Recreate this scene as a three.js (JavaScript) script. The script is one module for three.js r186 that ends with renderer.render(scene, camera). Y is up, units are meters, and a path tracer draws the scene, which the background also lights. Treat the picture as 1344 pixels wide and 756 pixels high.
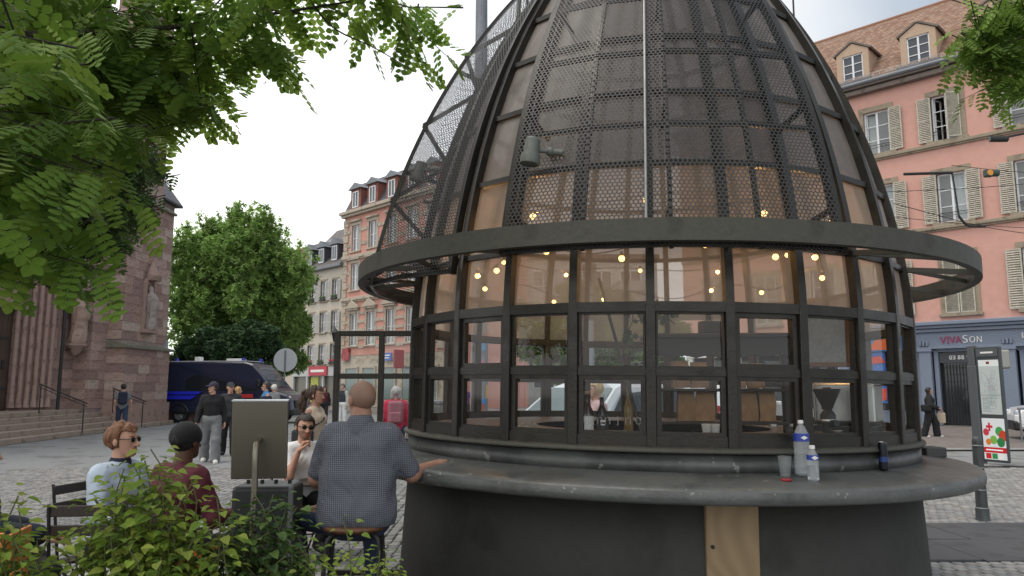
import * as THREE from 'three';
import { mergeGeometries } from 'three/addons/utils/BufferGeometryUtils.js';
import { RoundedBoxGeometry } from 'three/addons/geometries/RoundedBoxGeometry.js';
import { FontLoader } from 'three/addons/loaders/FontLoader.js';
import { TextGeometry } from 'three/addons/geometries/TextGeometry.js';

// ---------------------------------------------------------------- camera, sky, sun, exposure
const scene = new THREE.Scene();
const D2R = Math.PI / 180;
const camera = new THREE.PerspectiveCamera(42.27, 1344 / 756, 0.05, 900);
camera.position.set(0, 1.6, 0);
camera.rotation.set(7.57 * D2R, 0, 0);
const renderer = new THREE.WebGLRenderer({ antialias: true });
renderer.setSize(1024, 576);
renderer.toneMapping = THREE.LinearToneMapping;
renderer.toneMappingExposure = 1.15;
renderer.shadowMap.enabled = true;

function rng(seed) { let a = seed >>> 0; return () => { a = (a + 0x6D2B79F5) | 0; let t = Math.imul(a ^ (a >>> 15), 1 | a); t = (t + Math.imul(t ^ (t >>> 7), 61 | t)) ^ t; return ((t ^ (t >>> 14)) >>> 0) / 4294967296; }; }
function hash(i, j, k) { let h = Math.imul(i, 374761393) ^ Math.imul(j, 668265263) ^ Math.imul(k, 2147483647 ^ 0x5bd1e995); h = Math.imul(h ^ (h >>> 13), 1274126177); return ((h ^ (h >>> 16)) >>> 0) / 4294967296; }
const sst = (t) => t * t * (3 - 2 * t);
function noise3(x, y, z) {
  const i = Math.floor(x), j = Math.floor(y), k = Math.floor(z), u = sst(x - i), v = sst(y - j), w = sst(z - k);
  const L = (a, b, t) => a + (b - a) * t;
  return L(L(L(hash(i, j, k), hash(i + 1, j, k), u), L(hash(i, j + 1, k), hash(i + 1, j + 1, k), u), v), L(L(hash(i, j, k + 1), hash(i + 1, j, k + 1), u), L(hash(i, j + 1, k + 1), hash(i + 1, j + 1, k + 1), u), v), w);
}
function fbm3(x, y, z, o = 4) { let s = 0, a = 0.5, n = 0; for (let i = 0; i < o; i++) { s += a * noise3(x, y, z); n += a; x *= 2.03; y *= 2.03; z *= 2.03; a *= 0.5; } return s / n; }
const clamp = (x, a = 0, b = 1) => Math.min(b, Math.max(a, x));
const smooth = (a, b, x) => sst(clamp((x - a) / (b - a)));

{ // overcast sky: bright white cloud sheet with thinner, bluish grey stretches between
  const w = 1024, h = 512, data = new Float32Array(w * h * 4);
  for (let j = 0; j < h; j++) for (let i = 0; i < w; i++) {
    const el = ((j + 0.5) / h - 0.5) * Math.PI, th = ((i + 0.5) / w - 0.5) * 2 * Math.PI;
    const dx = Math.cos(el) * Math.cos(th), dy = Math.sin(el), dz = Math.cos(el) * Math.sin(th);
    const q = 1 / (Math.max(dy, 0) + 0.35);
    const n = fbm3(dx * q * 1.1 + 11.5, 3.7, dz * q * 1.1 + 4.2, 5), m = fbm3(dx * q * 3.1 + 2, 9.1, dz * q * 3.1 + 7, 4);
    // broad side of the sky where the cloud sheet is thinner (right of the street)
    const thin = smooth(0.05, 0.75, dx * 0.85 - dz * 0.25 + (n - 0.5) * 0.9 + Math.max(dy, 0) * 0.35 - 0.05);
    const b = (1.32 + (m - 0.5) * 0.12) * (1 - thin) + (0.50 + (m - 0.5) * 0.4 + (n - 0.5) * 0.3) * thin;
    const o = (j * w + i) * 4, bl = thin * clamp(0.5 + (0.55 - m) * 1.6);
    const dn = dy < 0 ? 0.45 : 1;
    data[o] = b * (1 - 0.28 * bl) * dn; data[o + 1] = b * (1 - 0.10 * bl) * dn; data[o + 2] = b * (1 + 0.13 * bl) * dn; data[o + 3] = 1;
  }
  const t = new THREE.DataTexture(data, w, h, THREE.RGBAFormat, THREE.FloatType);
  t.mapping = THREE.EquirectangularReflectionMapping; t.magFilter = t.minFilter = THREE.LinearFilter; t.needsUpdate = true;
  scene.background = t; scene.environment = t;
}
const sun = new THREE.DirectionalLight(0xfff4e6, 1.2);
sun.position.set(-14, 40, -6); sun.target.position.set(0, 0, -12);
sun.castShadow = true; sun.shadow.radius = 40;
Object.assign(sun.shadow.camera, { left: -45, right: 45, top: 45, bottom: -45, near: 1, far: 120 });
scene.add(sun, sun.target);

// ---------------------------------------------------------------- helpers
const used = {};
function numbered(n) { used[n] = (used[n] ?? -1) + 1; return used[n] ? `${n}_${String(used[n]).padStart(3, '0')}` : n; }
function shade(o) { o.traverse((c) => { if (c.isMesh) { c.castShadow = true; c.receiveShadow = true; } }); return o; }
function tag(o, label, category, group) { o.userData.label = label; o.userData.category = category; if (group) o.userData.group = group; return o; }
function thing(name, label, category, pos = [0, 0, 0], turn = 0, group) {
  const o = new THREE.Group(); o.name = numbered(name); o.position.set(...pos); o.rotation.y = turn; scene.add(o);
  return tag(o, label, category, group);
}
function part(parent, name, geo, material, label) {
  const m = new THREE.Mesh(geo, material); m.name = name; if (label) m.userData.label = label; parent.add(m); return m;
}
function solo(name, geo, material, label, category, group, pos) { const m = new THREE.Mesh(geo, material); m.name = numbered(name); if (pos) m.position.set(...pos); scene.add(m); return tag(m, label, category, group); }
function structure(name, geo, material) { const m = new THREE.Mesh(geo, material); m.name = name; m.userData.kind = 'structure'; scene.add(m); return m; }
function copyThing(src, pos, turn, label) { const c = src.clone(); c.name = numbered(src.name.replace(/_\d{3}$/, '')); c.userData = { ...src.userData }; if (label) c.userData.label = label; c.position.set(...pos); c.rotation.y = turn; scene.add(c); return c; }

// planar uv in metres by the dominant normal
function uvm(g) {
  if (g.index) g = g.toNonIndexed();
  const p = g.attributes.position, uv = new Float32Array(p.count * 2), a = new THREE.Vector3(), b = new THREE.Vector3(), c = new THREE.Vector3();
  for (let i = 0; i < p.count; i += 3) {
    a.fromBufferAttribute(p, i); b.fromBufferAttribute(p, i + 1).sub(a); c.fromBufferAttribute(p, i + 2).sub(a);
    const n = b.cross(c), ax = Math.abs(n.x), ay = Math.abs(n.y), az = Math.abs(n.z);
    for (let k = 0; k < 3; k++) {
      const x = p.getX(i + k), y = p.getY(i + k), z = p.getZ(i + k);
      uv[(i + k) * 2] = ay >= ax && ay >= az ? x : ax > az ? z : x;
      uv[(i + k) * 2 + 1] = ay >= ax && ay >= az ? z : y;
    }
  }
  g.setAttribute('uv', new THREE.BufferAttribute(uv, 2));
  return g;
}
function merge(list, keepUv) {
  const l = list.map((g) => { if (g.index) g = g.toNonIndexed(); const o = new THREE.BufferGeometry(); o.setAttribute('position', g.attributes.position); o.setAttribute('normal', g.attributes.normal); if (g.attributes.uv) o.setAttribute('uv', g.attributes.uv); else o.setAttribute('uv', new THREE.BufferAttribute(new Float32Array(g.attributes.position.count * 2), 2)); return o; });
  const m = l.length > 1 ? mergeGeometries(l) : l[0];
  return keepUv ? m : uvm(m);
}
const box = (w, h, d, x = 0, y = 0, z = 0, ry = 0) => { const g = new THREE.BoxGeometry(w, h, d); if (ry) g.rotateY(ry); return g.translate(x, y, z); };
const rbox = (w, h, d, x = 0, y = 0, z = 0, r = 0.01, seg = 1) => new RoundedBoxGeometry(w, h, d, seg, Math.min(r, w / 2.01, h / 2.01, d / 2.01)).translate(x, y, z);
const cyl = (r0, r1, h, x = 0, y = 0, z = 0, seg = 16) => new THREE.CylinderGeometry(r1, r0, h, seg).translate(x, y + h / 2, z);   // r0 bottom, r1 top, stands on y
const ball = (r, x = 0, y = 0, z = 0, a = 12, b = 8) => new THREE.SphereGeometry(r, a, b).translate(x, y, z);
const lathe = (pts, seg = 24, x = 0, y = 0, z = 0) => new THREE.LatheGeometry(pts.map(([r, h]) => new THREE.Vector2(r, h)), seg).translate(x, y, z);
function rod(a, b, r, seg = 8, r2 = r) {
  const A = new THREE.Vector3(...a), B = new THREE.Vector3(...b), d = B.clone().sub(A), L = d.length();
  const g = new THREE.CylinderGeometry(r2, r, L, seg); g.translate(0, L / 2, 0);
  g.applyQuaternion(new THREE.Quaternion().setFromUnitVectors(new THREE.Vector3(0, 1, 0), d.normalize()));
  return g.translate(...a);
}
function beam(a, b, w, h, up = [0, 1, 0]) {   // rectangular bar from a to b
  const A = new THREE.Vector3(...a), B = new THREE.Vector3(...b), z = B.clone().sub(A), L = z.length(); z.normalize();
  const x = new THREE.Vector3(...up).cross(z).normalize(), y = z.clone().cross(x);
  return new THREE.BoxGeometry(w, h, L).applyMatrix4(new THREE.Matrix4().makeBasis(x, y, z).setPosition(A.add(B).multiplyScalar(0.5)));
}
function tube(pts, r, seg = 24, rad = 8, closed = false) { return new THREE.TubeGeometry(new THREE.CatmullRomCurve3(pts.map((p) => new THREE.Vector3(...p)), closed), seg, r, rad, closed); }
function extr(pts, depth, bevel = 0, holes = []) {   // outline in xy, extruded along +z from 0
  const s = new THREE.Shape(pts.map(([x, y]) => new THREE.Vector2(x, y)));
  for (const h of holes) s.holes.push(new THREE.Path(h.map(([x, y]) => new THREE.Vector2(x, y))));
  return new THREE.ExtrudeGeometry(s, { depth: depth - 2 * bevel, bevelEnabled: bevel > 0, bevelThickness: bevel, bevelSize: bevel, bevelOffset: -bevel, bevelSegments: 1, curveSegments: 10 }).translate(0, 0, bevel);
}
// rectangular section swept along a path; n = side direction at each point (outward), w across, d along n
function sweep(pts, nrm, w, d, closed = false) {
  const n = pts.length, V = (a) => new THREE.Vector3(...a), pos = [], ring = [];
  for (let i = 0; i < n; i++) {
    const t = V(pts[closed ? (i + 1) % n : Math.min(i + 1, n - 1)]).sub(V(pts[closed ? (i + n - 1) % n : Math.max(i - 1, 0)])).normalize();
    const o = V(nrm[i]); o.addScaledVector(t, -o.dot(t)).normalize(); const s = t.clone().cross(o);
    const c = V(pts[i]); ring.push([[-1, -1], [1, -1], [1, 1], [-1, 1]].map(([a, b]) => c.clone().addScaledVector(s, a * w / 2).addScaledVector(o, b * d / 2)));
  }
  const quad = (a, b, c, e) => { for (const v of [a, b, c, a, c, e]) pos.push(v.x, v.y, v.z); };
  for (let i = 0; i < (closed ? n : n - 1); i++) { const A = ring[i], B = ring[(i + 1) % n]; for (let k = 0; k < 4; k++) quad(A[k], A[(k + 1) % 4], B[(k + 1) % 4], B[k]); }
  if (!closed) { const A = ring[0], B = ring[n - 1]; quad(A[3], A[2], A[1], A[0]); quad(B[0], B[1], B[2], B[3]); }
  const g = new THREE.BufferGeometry(); g.setAttribute('position', new THREE.Float32BufferAttribute(pos, 3)); g.computeVertexNormals(); return g;
}
function polyGeo(tris, uvs) { const g = new THREE.BufferGeometry(); g.setAttribute('position', new THREE.Float32BufferAttribute(tris.flat(), 3)); if (uvs) g.setAttribute('uv', new THREE.Float32BufferAttribute(uvs.flat(), 2)); g.computeVertexNormals(); return g; }

// ---------------------------------------------------------------- textures
function texFn(n, fn, srgb = false, wrapRepeat = true) {   // fn(u, v) -> [r, g, b] linear multipliers 0..1 or grey
  const d = new Uint8Array(n * n * 4);
  for (let j = 0; j < n; j++) for (let i = 0; i < n; i++) {
    let c = fn((i + 0.5) / n, (j + 0.5) / n); if (typeof c === 'number') c = [c, c, c];
    const o = (j * n + i) * 4; for (let k = 0; k < 3; k++) d[o + k] = clamp(srgb ? Math.pow(clamp(c[k]), 1 / 2.2) : c[k]) * 255; d[o + 3] = 255;
  }
  const t = new THREE.DataTexture(d, n, n); t.wrapS = t.wrapT = THREE.RepeatWrapping; t.magFilter = THREE.LinearFilter; t.minFilter = THREE.LinearMipmapLinearFilter; t.generateMipmaps = true;
  if (srgb) t.colorSpace = THREE.SRGBColorSpace; t.needsUpdate = true; return t;
}
function rep(t, x, y = x) { const c = t.clone(); c.repeat.set(x, y); c.needsUpdate = true; return c; }
// seamless fbm on a torus-like blend
function tfbm(u, v, s, o = 4, seed = 0) {
  const a = fbm3(u * s + seed, v * s, seed, o), b = fbm3((u - 1) * s + seed, v * s, seed, o), c = fbm3(u * s + seed, (v - 1) * s, seed, o), d = fbm3((u - 1) * s + seed, (v - 1) * s, seed, o);
  return (a * (1 - u) + b * u) * (1 - v) + (c * (1 - u) + d * u) * v;
}
const T = {};
T.grain = texFn(512, (u, v) => { const a = tfbm(u, v, 6, 5, 1), b = tfbm(u, v, 60, 2, 5); return 0.78 + (a - 0.5) * 0.55 + (b - 0.5) * 0.35; }, true);
T.blotch = texFn(512, (u, v) => { const a = tfbm(u, v, 5, 6, 21), b = tfbm(u, v, 40, 3, 25); const s = smooth(0.5, 0.64, a); return [0.86 - s * 0.3 + (b - 0.5) * 0.4, 0.86 - s * 0.31 + (b - 0.5) * 0.4, 0.85 - s * 0.33 + (b - 0.5) * 0.4]; }, true);
T.bump = texFn(512, (u, v) => tfbm(u, v, 30, 5, 41));
T.fine = texFn(256, (u, v) => tfbm(u, v, 60, 3, 61));
T.wood = texFn(512, (u, v) => { const g = tfbm(u * 1, v, 3, 3, 71), l = 0.5 + 0.5 * Math.sin((u * 14 + g * 5) * 6.283); return [0.75 + l * 0.15 + (g - 0.5) * 0.3, 0.72 + l * 0.16 + (g - 0.5) * 0.3, 0.68 + l * 0.17 + (g - 0.5) * 0.3]; }, true);
T.plaster = texFn(512, (u, v) => { const a = tfbm(u, v, 4, 5, 81), b = tfbm(u, v, 26, 4, 85); const s = smooth(0.56, 0.7, a); return [0.9 + (b - 0.5) * 0.16 - s * 0.10, 0.89 + (b - 0.5) * 0.18 - s * 0.11, 0.88 + (b - 0.5) * 0.18 - s * 0.12]; }, true);
T.chip = texFn(512, (u, v) => { const a = tfbm(u, v, 5, 6, 121), b = tfbm(u, v, 34, 4, 125), c = smooth(0.685, 0.70, tfbm(u, v, 30, 5, 131)); const s = smooth(0.5, 0.64, a), g = 0.42 - s * 0.16 + (b - 0.5) * 0.22; return [g + c * 0.5, g + c * 0.49, g + c * 0.46]; }, true);
T.rough = texFn(256, (u, v) => 0.55 + 0.8 * (tfbm(u, v, 8, 5, 95) - 0.35));

const cache = {};
function M(key, o) { return cache[key] ??= Object.assign(new THREE.MeshPhysicalMaterial(o), { name: key }); }
const lin = (r, g, b) => new THREE.Color().setRGB(r, g, b);
function stone(key, c, tex = T.blotch, sc = 0.5, rough = 0.9, bs = 0.006) { return M(key, { color: lin(...c), map: rep(tex, sc), roughness: rough, bumpMap: rep(T.bump, sc * 1.7), bumpScale: bs }); }
const font = await new FontLoader().loadAsync('fonts/droid/droid_sans_bold.typeface.json');
const fontR = await new FontLoader().loadAsync('fonts/droid/droid_sans_regular.typeface.json');
function text(str, size, depth = 0.01, f = font, center = true) { const g = new TextGeometry(str, { font: f, size, depth, curveSegments: 4 }); g.computeBoundingBox(); const b = g.boundingBox; if (center) g.translate(-(b.min.x + b.max.x) / 2, -(b.min.y + b.max.y) / 2, 0); return g; }
function canvasTex(w, h, draw) { const c = document.createElement('canvas'); c.width = w; c.height = h; draw(c.getContext('2d'), w, h); const t = new THREE.CanvasTexture(c); t.colorSpace = THREE.SRGBColorSpace; return t; }
const P = (X, Y, Z) => [X, Y, -Z];
const v3 = (a) => new THREE.Vector3(...a), nrm = (a) => { const l = Math.hypot(...a); return a.map((x) => x / l); }, add3 = (a, b, s = 1) => a.map((x, i) => x + b[i] * s);
// ---------------------------------------------------------------- ground
const mPlaza = stone('plaza_stone', [0.25, 0.26, 0.265], T.blotch, 0.35, 0.82, 0.003);
const mSett = [0, 1, 2, 3].map((i) => stone('sett_' + i, [[0.27, 0.27, 0.265], [0.225, 0.228, 0.23], [0.31, 0.305, 0.295], [0.25, 0.24, 0.23]][i], T.grain, 2.2, 0.75, 0.004));
const mJoint = stone('joint_sand', [0.13, 0.125, 0.115], T.grain, 1.5, 0.95, 0.006);
const mSlabDark = stone('dark_slab', [0.075, 0.08, 0.088], T.blotch, 0.8, 0.55, 0.002);
const mPale = stone('pale_slab', [0.30, 0.30, 0.295], T.blotch, 0.5, 0.8, 0.002);
const mAsphalt = stone('asphalt', [0.085, 0.085, 0.09], T.grain, 0.7, 0.9, 0.004);
const flat = (x0, x1, z0, z1, y) => merge([box(x1 - x0, 0.02, z1 - z0, (x0 + x1) / 2, y - 0.01, -(z0 + z1) / 2)]);
{
  const g = uvm(new THREE.PlaneGeometry(900, 900).rotateX(-Math.PI / 2));
  structure('ground', g, mPlaza);
  // paving of the terrace and of the strip right of the kiosk: real setts laid in arcs and rows over a joint bed
  structure('sett_bed', flat(-9.5, 1.2, 2.0, 15.2, 0.006), mJoint);
  const sg = []; const geos = [[0.105, 0.095], [0.098, 0.10], [0.112, 0.09], [0.094, 0.088]].map(([w, d]) => uvm(rbox(w, 0.05, d, 0, 0, 0, 0.014, 1)));
  const r = rng(5), spots = [];
  // segmental arcs
  const R = 1.15, step = 1.62;
  for (let cx = -9.4; cx < 0.6; cx += step) for (let row = 0; row < 128; row++) {
    const z0 = 1.2 + row * 0.108;
    for (let a = -44; a <= 44; a += 5.55) {
      const X = cx + R * Math.sin(a * D2R), Z = z0 + R * (Math.cos(a * D2R) - 0.72);
      if (Z < 6.0 || Z > 15.1 || X < -9.3 || X > 1.0) continue;
      if (Math.hypot(X - 1.12, Z - 6.3) < 2.05) continue;
      spots.push([X + (r() - 0.5) * 0.012, Z + (r() - 0.5) * 0.012, a * D2R + (r() - 0.5) * 0.12]);
    }
  }
  const near = spots.map((s, i) => [Math.hypot(s[0], s[1]) + (s[0] / s[1] < -0.72 || s[0] / s[1] > -0.05 ? 50 : 0), i]).sort((a, b) => a[0] - b[0]);
  const top = new Set(near.slice(0, 300).map((n) => n[1]));
  const bed = scene.getObjectByName('sett_bed');
  const rest = [[], [], [], []];
  spots.forEach(([X, Z, a], i) => {
    const k = Math.floor(hash(i, 7, 3) * 4), y = 0.0 + hash(i, 1, 1) * 0.008, rx = (hash(i, 2, 2) - 0.5) * 0.06, rz = (hash(i, 3, 5) - 0.5) * 0.06;
    if (top.has(i)) { const m = part(bed, 'cobble', geos[k], mSett[Math.floor(hash(i, 9, 9) * 4)]); m.position.set(X, y, -Z); m.rotation.set(rx, -a, rz); }
    else rest[k].push([X, y, Z, a, rx, rz]);
  });
  rest.forEach((l, k) => {
    const im = new THREE.InstancedMesh(geos[k], mSett[k], l.length), m = new THREE.Matrix4(), e = new THREE.Euler(), q = new THREE.Quaternion();
    l.forEach(([X, y, Z, a, rx, rz], i) => { m.compose(new THREE.Vector3(X, y, -Z), q.setFromEuler(e.set(rx, -a, rz)), new THREE.Vector3(1, 1, 1)); im.setMatrixAt(i, m); const t = 0.8 + 0.4 * hash(i, k, 17); im.setColorAt(i, lin(t, t, t * 0.99)); });
    im.name = 'cobbles'; im.userData.kind = 'stuff'; bed.add(im);
  });
  // right of the kiosk: bands of dark slabs, small setts, pale kerb line, far pavement
  const rb = structure('sett_strip', flat(3.0, 16, 5.5, 15.2, 0.006), mJoint);
  const l2 = [];
  for (let Z = 5.8; Z < 15.0; Z += 0.108) { if (Z > 7.05 && Z < 8.95) continue; for (let X = 3.3 + (Math.round(Z / 0.108) % 2) * 0.055; X < 14.5; X += 0.112) { if (X / Z < 0.42 || X / Z > 0.8) continue; if (Math.hypot(X - 1.12, Z - 6.3) < 2.05) continue; l2.push([X + (r() - 0.5) * 0.012, Z + (r() - 0.5) * 0.01]); } }
  const near2 = l2.map((s, i) => [s[1] + (s[0] / s[1] > 0.7 || s[0] / s[1] < 0.5 ? 50 : 0), i]).sort((a, b) => a[0] - b[0]); const top2 = new Set(near2.slice(0, 280).map((n) => n[1]));
  const rest2 = [[], [], [], []];
  l2.forEach(([X, Z], i) => { const k = Math.floor(hash(i, 4, 3) * 4), y = hash(i, 1, 8) * 0.008;
    if (top2.has(i)) { const m = part(rb, 'cobble', geos[k], mSett[Math.floor(hash(i, 9, 2) * 4)]); m.position.set(X, y, -Z); m.rotation.set(0, (hash(i, 5, 5) - 0.5) * 0.1, 0); } else rest2[k].push([X, y, Z]); });
  rest2.forEach((l, k) => { const im = new THREE.InstancedMesh(geos[k], mSett[k], l.length), m = new THREE.Matrix4(); l.forEach(([X, y, Z], i) => { m.makeRotationY((hash(i, k, 5) - 0.5) * 0.1).setPosition(X, y, -Z); im.setMatrixAt(i, m); const t = 0.82 + 0.36 * hash(i, k, 19); im.setColorAt(i, lin(t, t, t * 0.98)); }); im.name = 'cobbles'; im.userData.kind = 'stuff'; rb.add(im); });
  // dark slabs
  for (let i = 0; i < 7; i++) for (let j = 0; j < 2; j++) { const m = part(rb, 'slab', uvm(rbox(1.39, 0.05, 0.93, 0, 0, 0, 0.006)), mSlabDark); m.position.set(3.6 + i * 1.4 + j * 0.45, 0.012 + hash(i, j, 2) * 0.003, -(7.53 + j * 0.94)); m.rotation.y = 0.03; }
  // carriageway beyond, with pale kerb lines
  structure('road', flat(-6, 40, 15.2, 21.2, 0.004), mPlaza);
  const kerbM = mPale;
  const kerb = structure('kerb', flat(3, 30, 15.2, 15.55, 0.05), kerbM);
  structure('far_kerb', flat(3, 40, 19.0, 19.35, 0.06), kerbM);
  const far = structure('far_pavement', (() => { const s = [[3, 19.35], [40, 19.35], [40, 9.2], [24.4, 24.4], [-40, 88.8], [-40, 86], [3, 30]]; const g = extr(s.map(([x, z]) => [x, z]), 0.08); g.rotateX(-Math.PI / 2); return merge([g.translate(0, -0.05, 0)]); })(), stone('far_paving', [0.20, 0.175, 0.165], T.blotch, 0.8, 0.85, 0.004));
}
// ---------------------------------------------------------------- kiosk
const mSteel = M('kiosk_steel', { color: lin(0.029, 0.0265, 0.021), map: rep(T.blotch, 1.2), roughness: 0.55, metalness: 0.35, roughnessMap: rep(T.rough, 1.5), bumpMap: rep(T.bump, 3), bumpScale: 0.0015 });
const mRing = M('ring_steel', { color: lin(0.068, 0.067, 0.054), map: rep(T.blotch, 1.3), roughness: 0.6, metalness: 0.2, bumpMap: rep(T.bump, 3), bumpScale: 0.0015 });
const mGalv = M('galvanised', { color: lin(0.33, 0.33, 0.33), map: rep(T.grain, 3), roughness: 0.45, metalness: 0.6 });
const mConc = M('counter_concrete', { color: lin(0.21, 0.222, 0.215), map: rep(T.chip, 0.7), roughness: 0.62, roughnessMap: rep(T.rough, 0.9), bumpMap: rep(T.bump, 2), bumpScale: 0.003 });
const mBase = M('base_paint', { color: lin(0.040, 0.040, 0.036), map: rep(T.blotch, 0.6), roughness: 0.75, bumpMap: rep(T.bump, 1.5), bumpScale: 0.004 });
const mGlass = M('window_glass', { color: lin(0.93, 0.95, 0.94), transmission: 1, thickness: 0, roughness: 0.0, ior: 1.5, specularIntensity: 0.8 });
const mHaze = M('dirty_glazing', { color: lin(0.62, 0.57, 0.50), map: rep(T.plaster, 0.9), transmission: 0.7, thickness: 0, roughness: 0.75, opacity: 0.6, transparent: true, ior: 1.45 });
const mDome = M('dome_glazing', { color: lin(0.23, 0.20, 0.18), map: rep(T.blotch, 0.8), transmission: 0.35, thickness: 0, roughness: 0.55, opacity: 0.86, transparent: true, ior: 1.45 });
const NF = 27, tk = (k) => ((k + 0.26) * 2 * Math.PI) / NF, DT = (2 * Math.PI) / NF, RW = 1.96;
const KX = 1.122, KZ = 6.30;
const prof = (Y) => RW * Math.pow(Math.max(0, 1 - Math.pow(clamp((Y - 2.0) / 3.8), 1.8)), 0.7);
const kiosk = thing('kiosk', 'round drinks kiosk with a steel and glass dome and stone counter', 'kiosk', P(KX, 0, KZ));
kiosk.rotation.z = -0.8 * D2R;
const cp = (r, t, y) => [r * Math.sin(t), y, r * Math.cos(t)];
const arc = (r, y, t0, t1, n) => Array.from({ length: n + 1 }, (_, i) => cp(typeof r === 'function' ? r(y) : r, t0 + (t1 - t0) * i / n, y));
const rad = (pts) => pts.map(([x, , z]) => [x, 0, z]);
function hoop(y, r, w, d, t0 = tk(0), n = NF) { const p = []; for (let i = 0; i < n; i++) p.push(cp(r, t0 + i * DT, y)); return merge([sweep(p, rad(p), w, d, true)]); }   // w vertical, d radial
{
  const k = kiosk;
  part(k, 'base_wall', merge([lathe([[1.60, -0.1], [2.03, -0.1], [2.0, 0.5], [1.97, 1.0], [1.6, 1.0]], 96)]), mBase);
  part(k, 'counter', merge([lathe([[1.55, 0.985], [2.30, 0.985], [2.345, 0.99], [2.362, 1.005], [2.365, 1.03], [2.36, 1.06], [2.345, 1.075], [2.31, 1.082], [1.95, 1.122], [1.55, 1.122]], 128)]), mConc);
  part(k, 'plinth', merge([lathe([[1.72, 1.08], [1.992, 1.08], [1.985, 1.226], [1.72, 1.226]], 108)]), mConc);
  part(k, 'sill', merge([lathe([[1.75, 1.222], [2.012, 1.222], [2.02, 1.23], [2.016, 1.246], [1.99, 1.258], [1.75, 1.264]], 108)]), mRing);
  part(k, 'floor', merge([lathe([[0.01, 0.30], [1.62, 0.30], [1.62, 0.34], [0.01, 0.34]], 54)]), mBase);
  const hatch = part(k, 'hatch', merge([extr([[-0.15, -0.02], [0.15, -0.02], [0.15, 0.955], [-0.15, 0.955]], 0.05, 0.004).rotateY(0.05).translate(0.095, 0, 1.955)]), M('plywood', { color: lin(0.30, 0.22, 0.13), map: rep(T.wood, 0.8, 0.8), roughness: 0.75 }), 'bare plywood hatch in the dark base');
  part(hatch, 'lock', merge([new THREE.CylinderGeometry(0.011, 0.011, 0.012, 12).rotateX(Math.PI / 2).translate(-0.018, 0.72, 2.012)]), mSteel);
  // window storey
  const mull = merge([rbox(0.058, 0.83, 0.075, 0, 1.665, RW, 0.006)]);
  for (let i = 0; i < NF; i++) { const m = part(k, 'mullion', mull, mSteel); m.rotation.y = tk(i); }
  for (const [y, w, d, rr] of [[1.283, 0.07, 0.06, RW - 0.005], [1.685, 0.045, 0.06, RW - 0.005], [2.065, 0.06, 0.075, RW - 0.002]]) part(k, 'rail', hoop(y, rr, w, d), mSteel);
  const hw = RW * Math.sin(DT / 2) - 0.03, rm = RW * Math.cos(DT / 2) - 0.015;
  const lower = uvm(new THREE.PlaneGeometry(2 * hw, 0.35).translate(0, 1.49, rm)), upper = uvm(new THREE.PlaneGeometry(2 * hw, 0.345).translate(0, 1.87, rm));
  const fr = (y0, y1, b) => merge([box(2 * hw, b, 0.035, 0, y0 + b / 2, 0), box(2 * hw, b, 0.035, 0, y1 - b / 2, 0), box(b, y1 - y0 - 2 * b, 0.034, -hw + b / 2, (y0 + y1) / 2, 0), box(b, y1 - y0 - 2 * b, 0.034, hw - b / 2, (y0 + y1) / 2, 0)]).translate(0, 0, rm + 0.012);
  const frLow = fr(1.312, 1.664, 0.028), frUp = fr(1.706, 2.036, 0.03), frThin = fr(1.706, 2.036, 0.012);
  for (let i = -13; i < 14; i++) {
    const a = tk(i) + DT / 2, t = ((i % NF) + NF) % NF;
    const p1 = part(k, 'pane', lower, mGlass); p1.rotation.y = a; part(p1, 'casement_frame', frLow, mSteel);
    const p2 = part(k, 'pane', upper, mGlass); p2.rotation.y = a; part(p2, 'casement_frame', [-4, 0, 4, 9, -9].includes(i) ? frUp : frThin, mSteel);
  }
  // dome: ribs, transoms, panes
  const rows = [2.085, 2.45, 2.98, 3.50, 3.96, 4.38, 4.76, 5.10, 5.40];
  const yy = []; for (let y = 2.06; y < 5.46; y += 0.085) yy.push(y);
  const ribP = yy.map((y) => [0, y, prof(y)]), ribN = yy.map((y) => [0, (prof(y - 0.02) - prof(y + 0.02)) / 0.04 * 1, 1]);
  const rib = merge([sweep(ribP, ribN, 0.05, 0.075)]);
  for (let i = 0; i < NF; i++) { const m = part(k, 'rib', rib, mSteel); m.rotation.y = tk(i); }
  rows.slice(1).forEach((y) => part(k, 'transom', hoop(y, prof(y) - 0.005, 0.035, 0.045), mSteel));
  part(k, 'crown_cap', merge([lathe([[0.01, 5.78], [0.2, 5.74], [0.5, 5.6], [0.66, 5.42], [0.66, 5.38], [0.01, 5.38]], 27)]), mSteel);
  for (let j = 0; j + 1 < rows.length; j++) {
    const y0 = rows[j] + (j ? 0.012 : 0.015), y1 = rows[j + 1] - 0.012, r0 = prof(y0) * Math.cos(DT / 2), r1 = prof(y1) * Math.cos(DT / 2), w0 = prof(y0) * Math.sin(DT / 2) - 0.018, w1 = prof(y1) * Math.sin(DT / 2) - 0.018;
    const ym = (y0 + y1) / 2, rM = prof(ym) * Math.cos(DT / 2), wm = prof(ym) * Math.sin(DT / 2) - 0.018, e = 0.012;
    const q = (wa, ya, ra, wb, yb, rb) => [[-wa, ya, ra - e], [wa, ya, ra - e], [wb, yb, rb - e], [-wa, ya, ra - e], [wb, yb, rb - e], [-wb, yb, rb - e]];
    const g = uvm(polyGeo([...q(w0, y0, r0, wm, ym, rM), ...q(wm, ym, rM, w1, y1, r1)]));
    for (let i = 0; i < NF; i++) { const m = part(k, 'dome_pane', g, j > 1 ? mDome : mHaze); m.rotation.y = tk(i) + DT / 2; }  // lamp glow above the ring is put into the paler glazing of that row
  }
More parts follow.
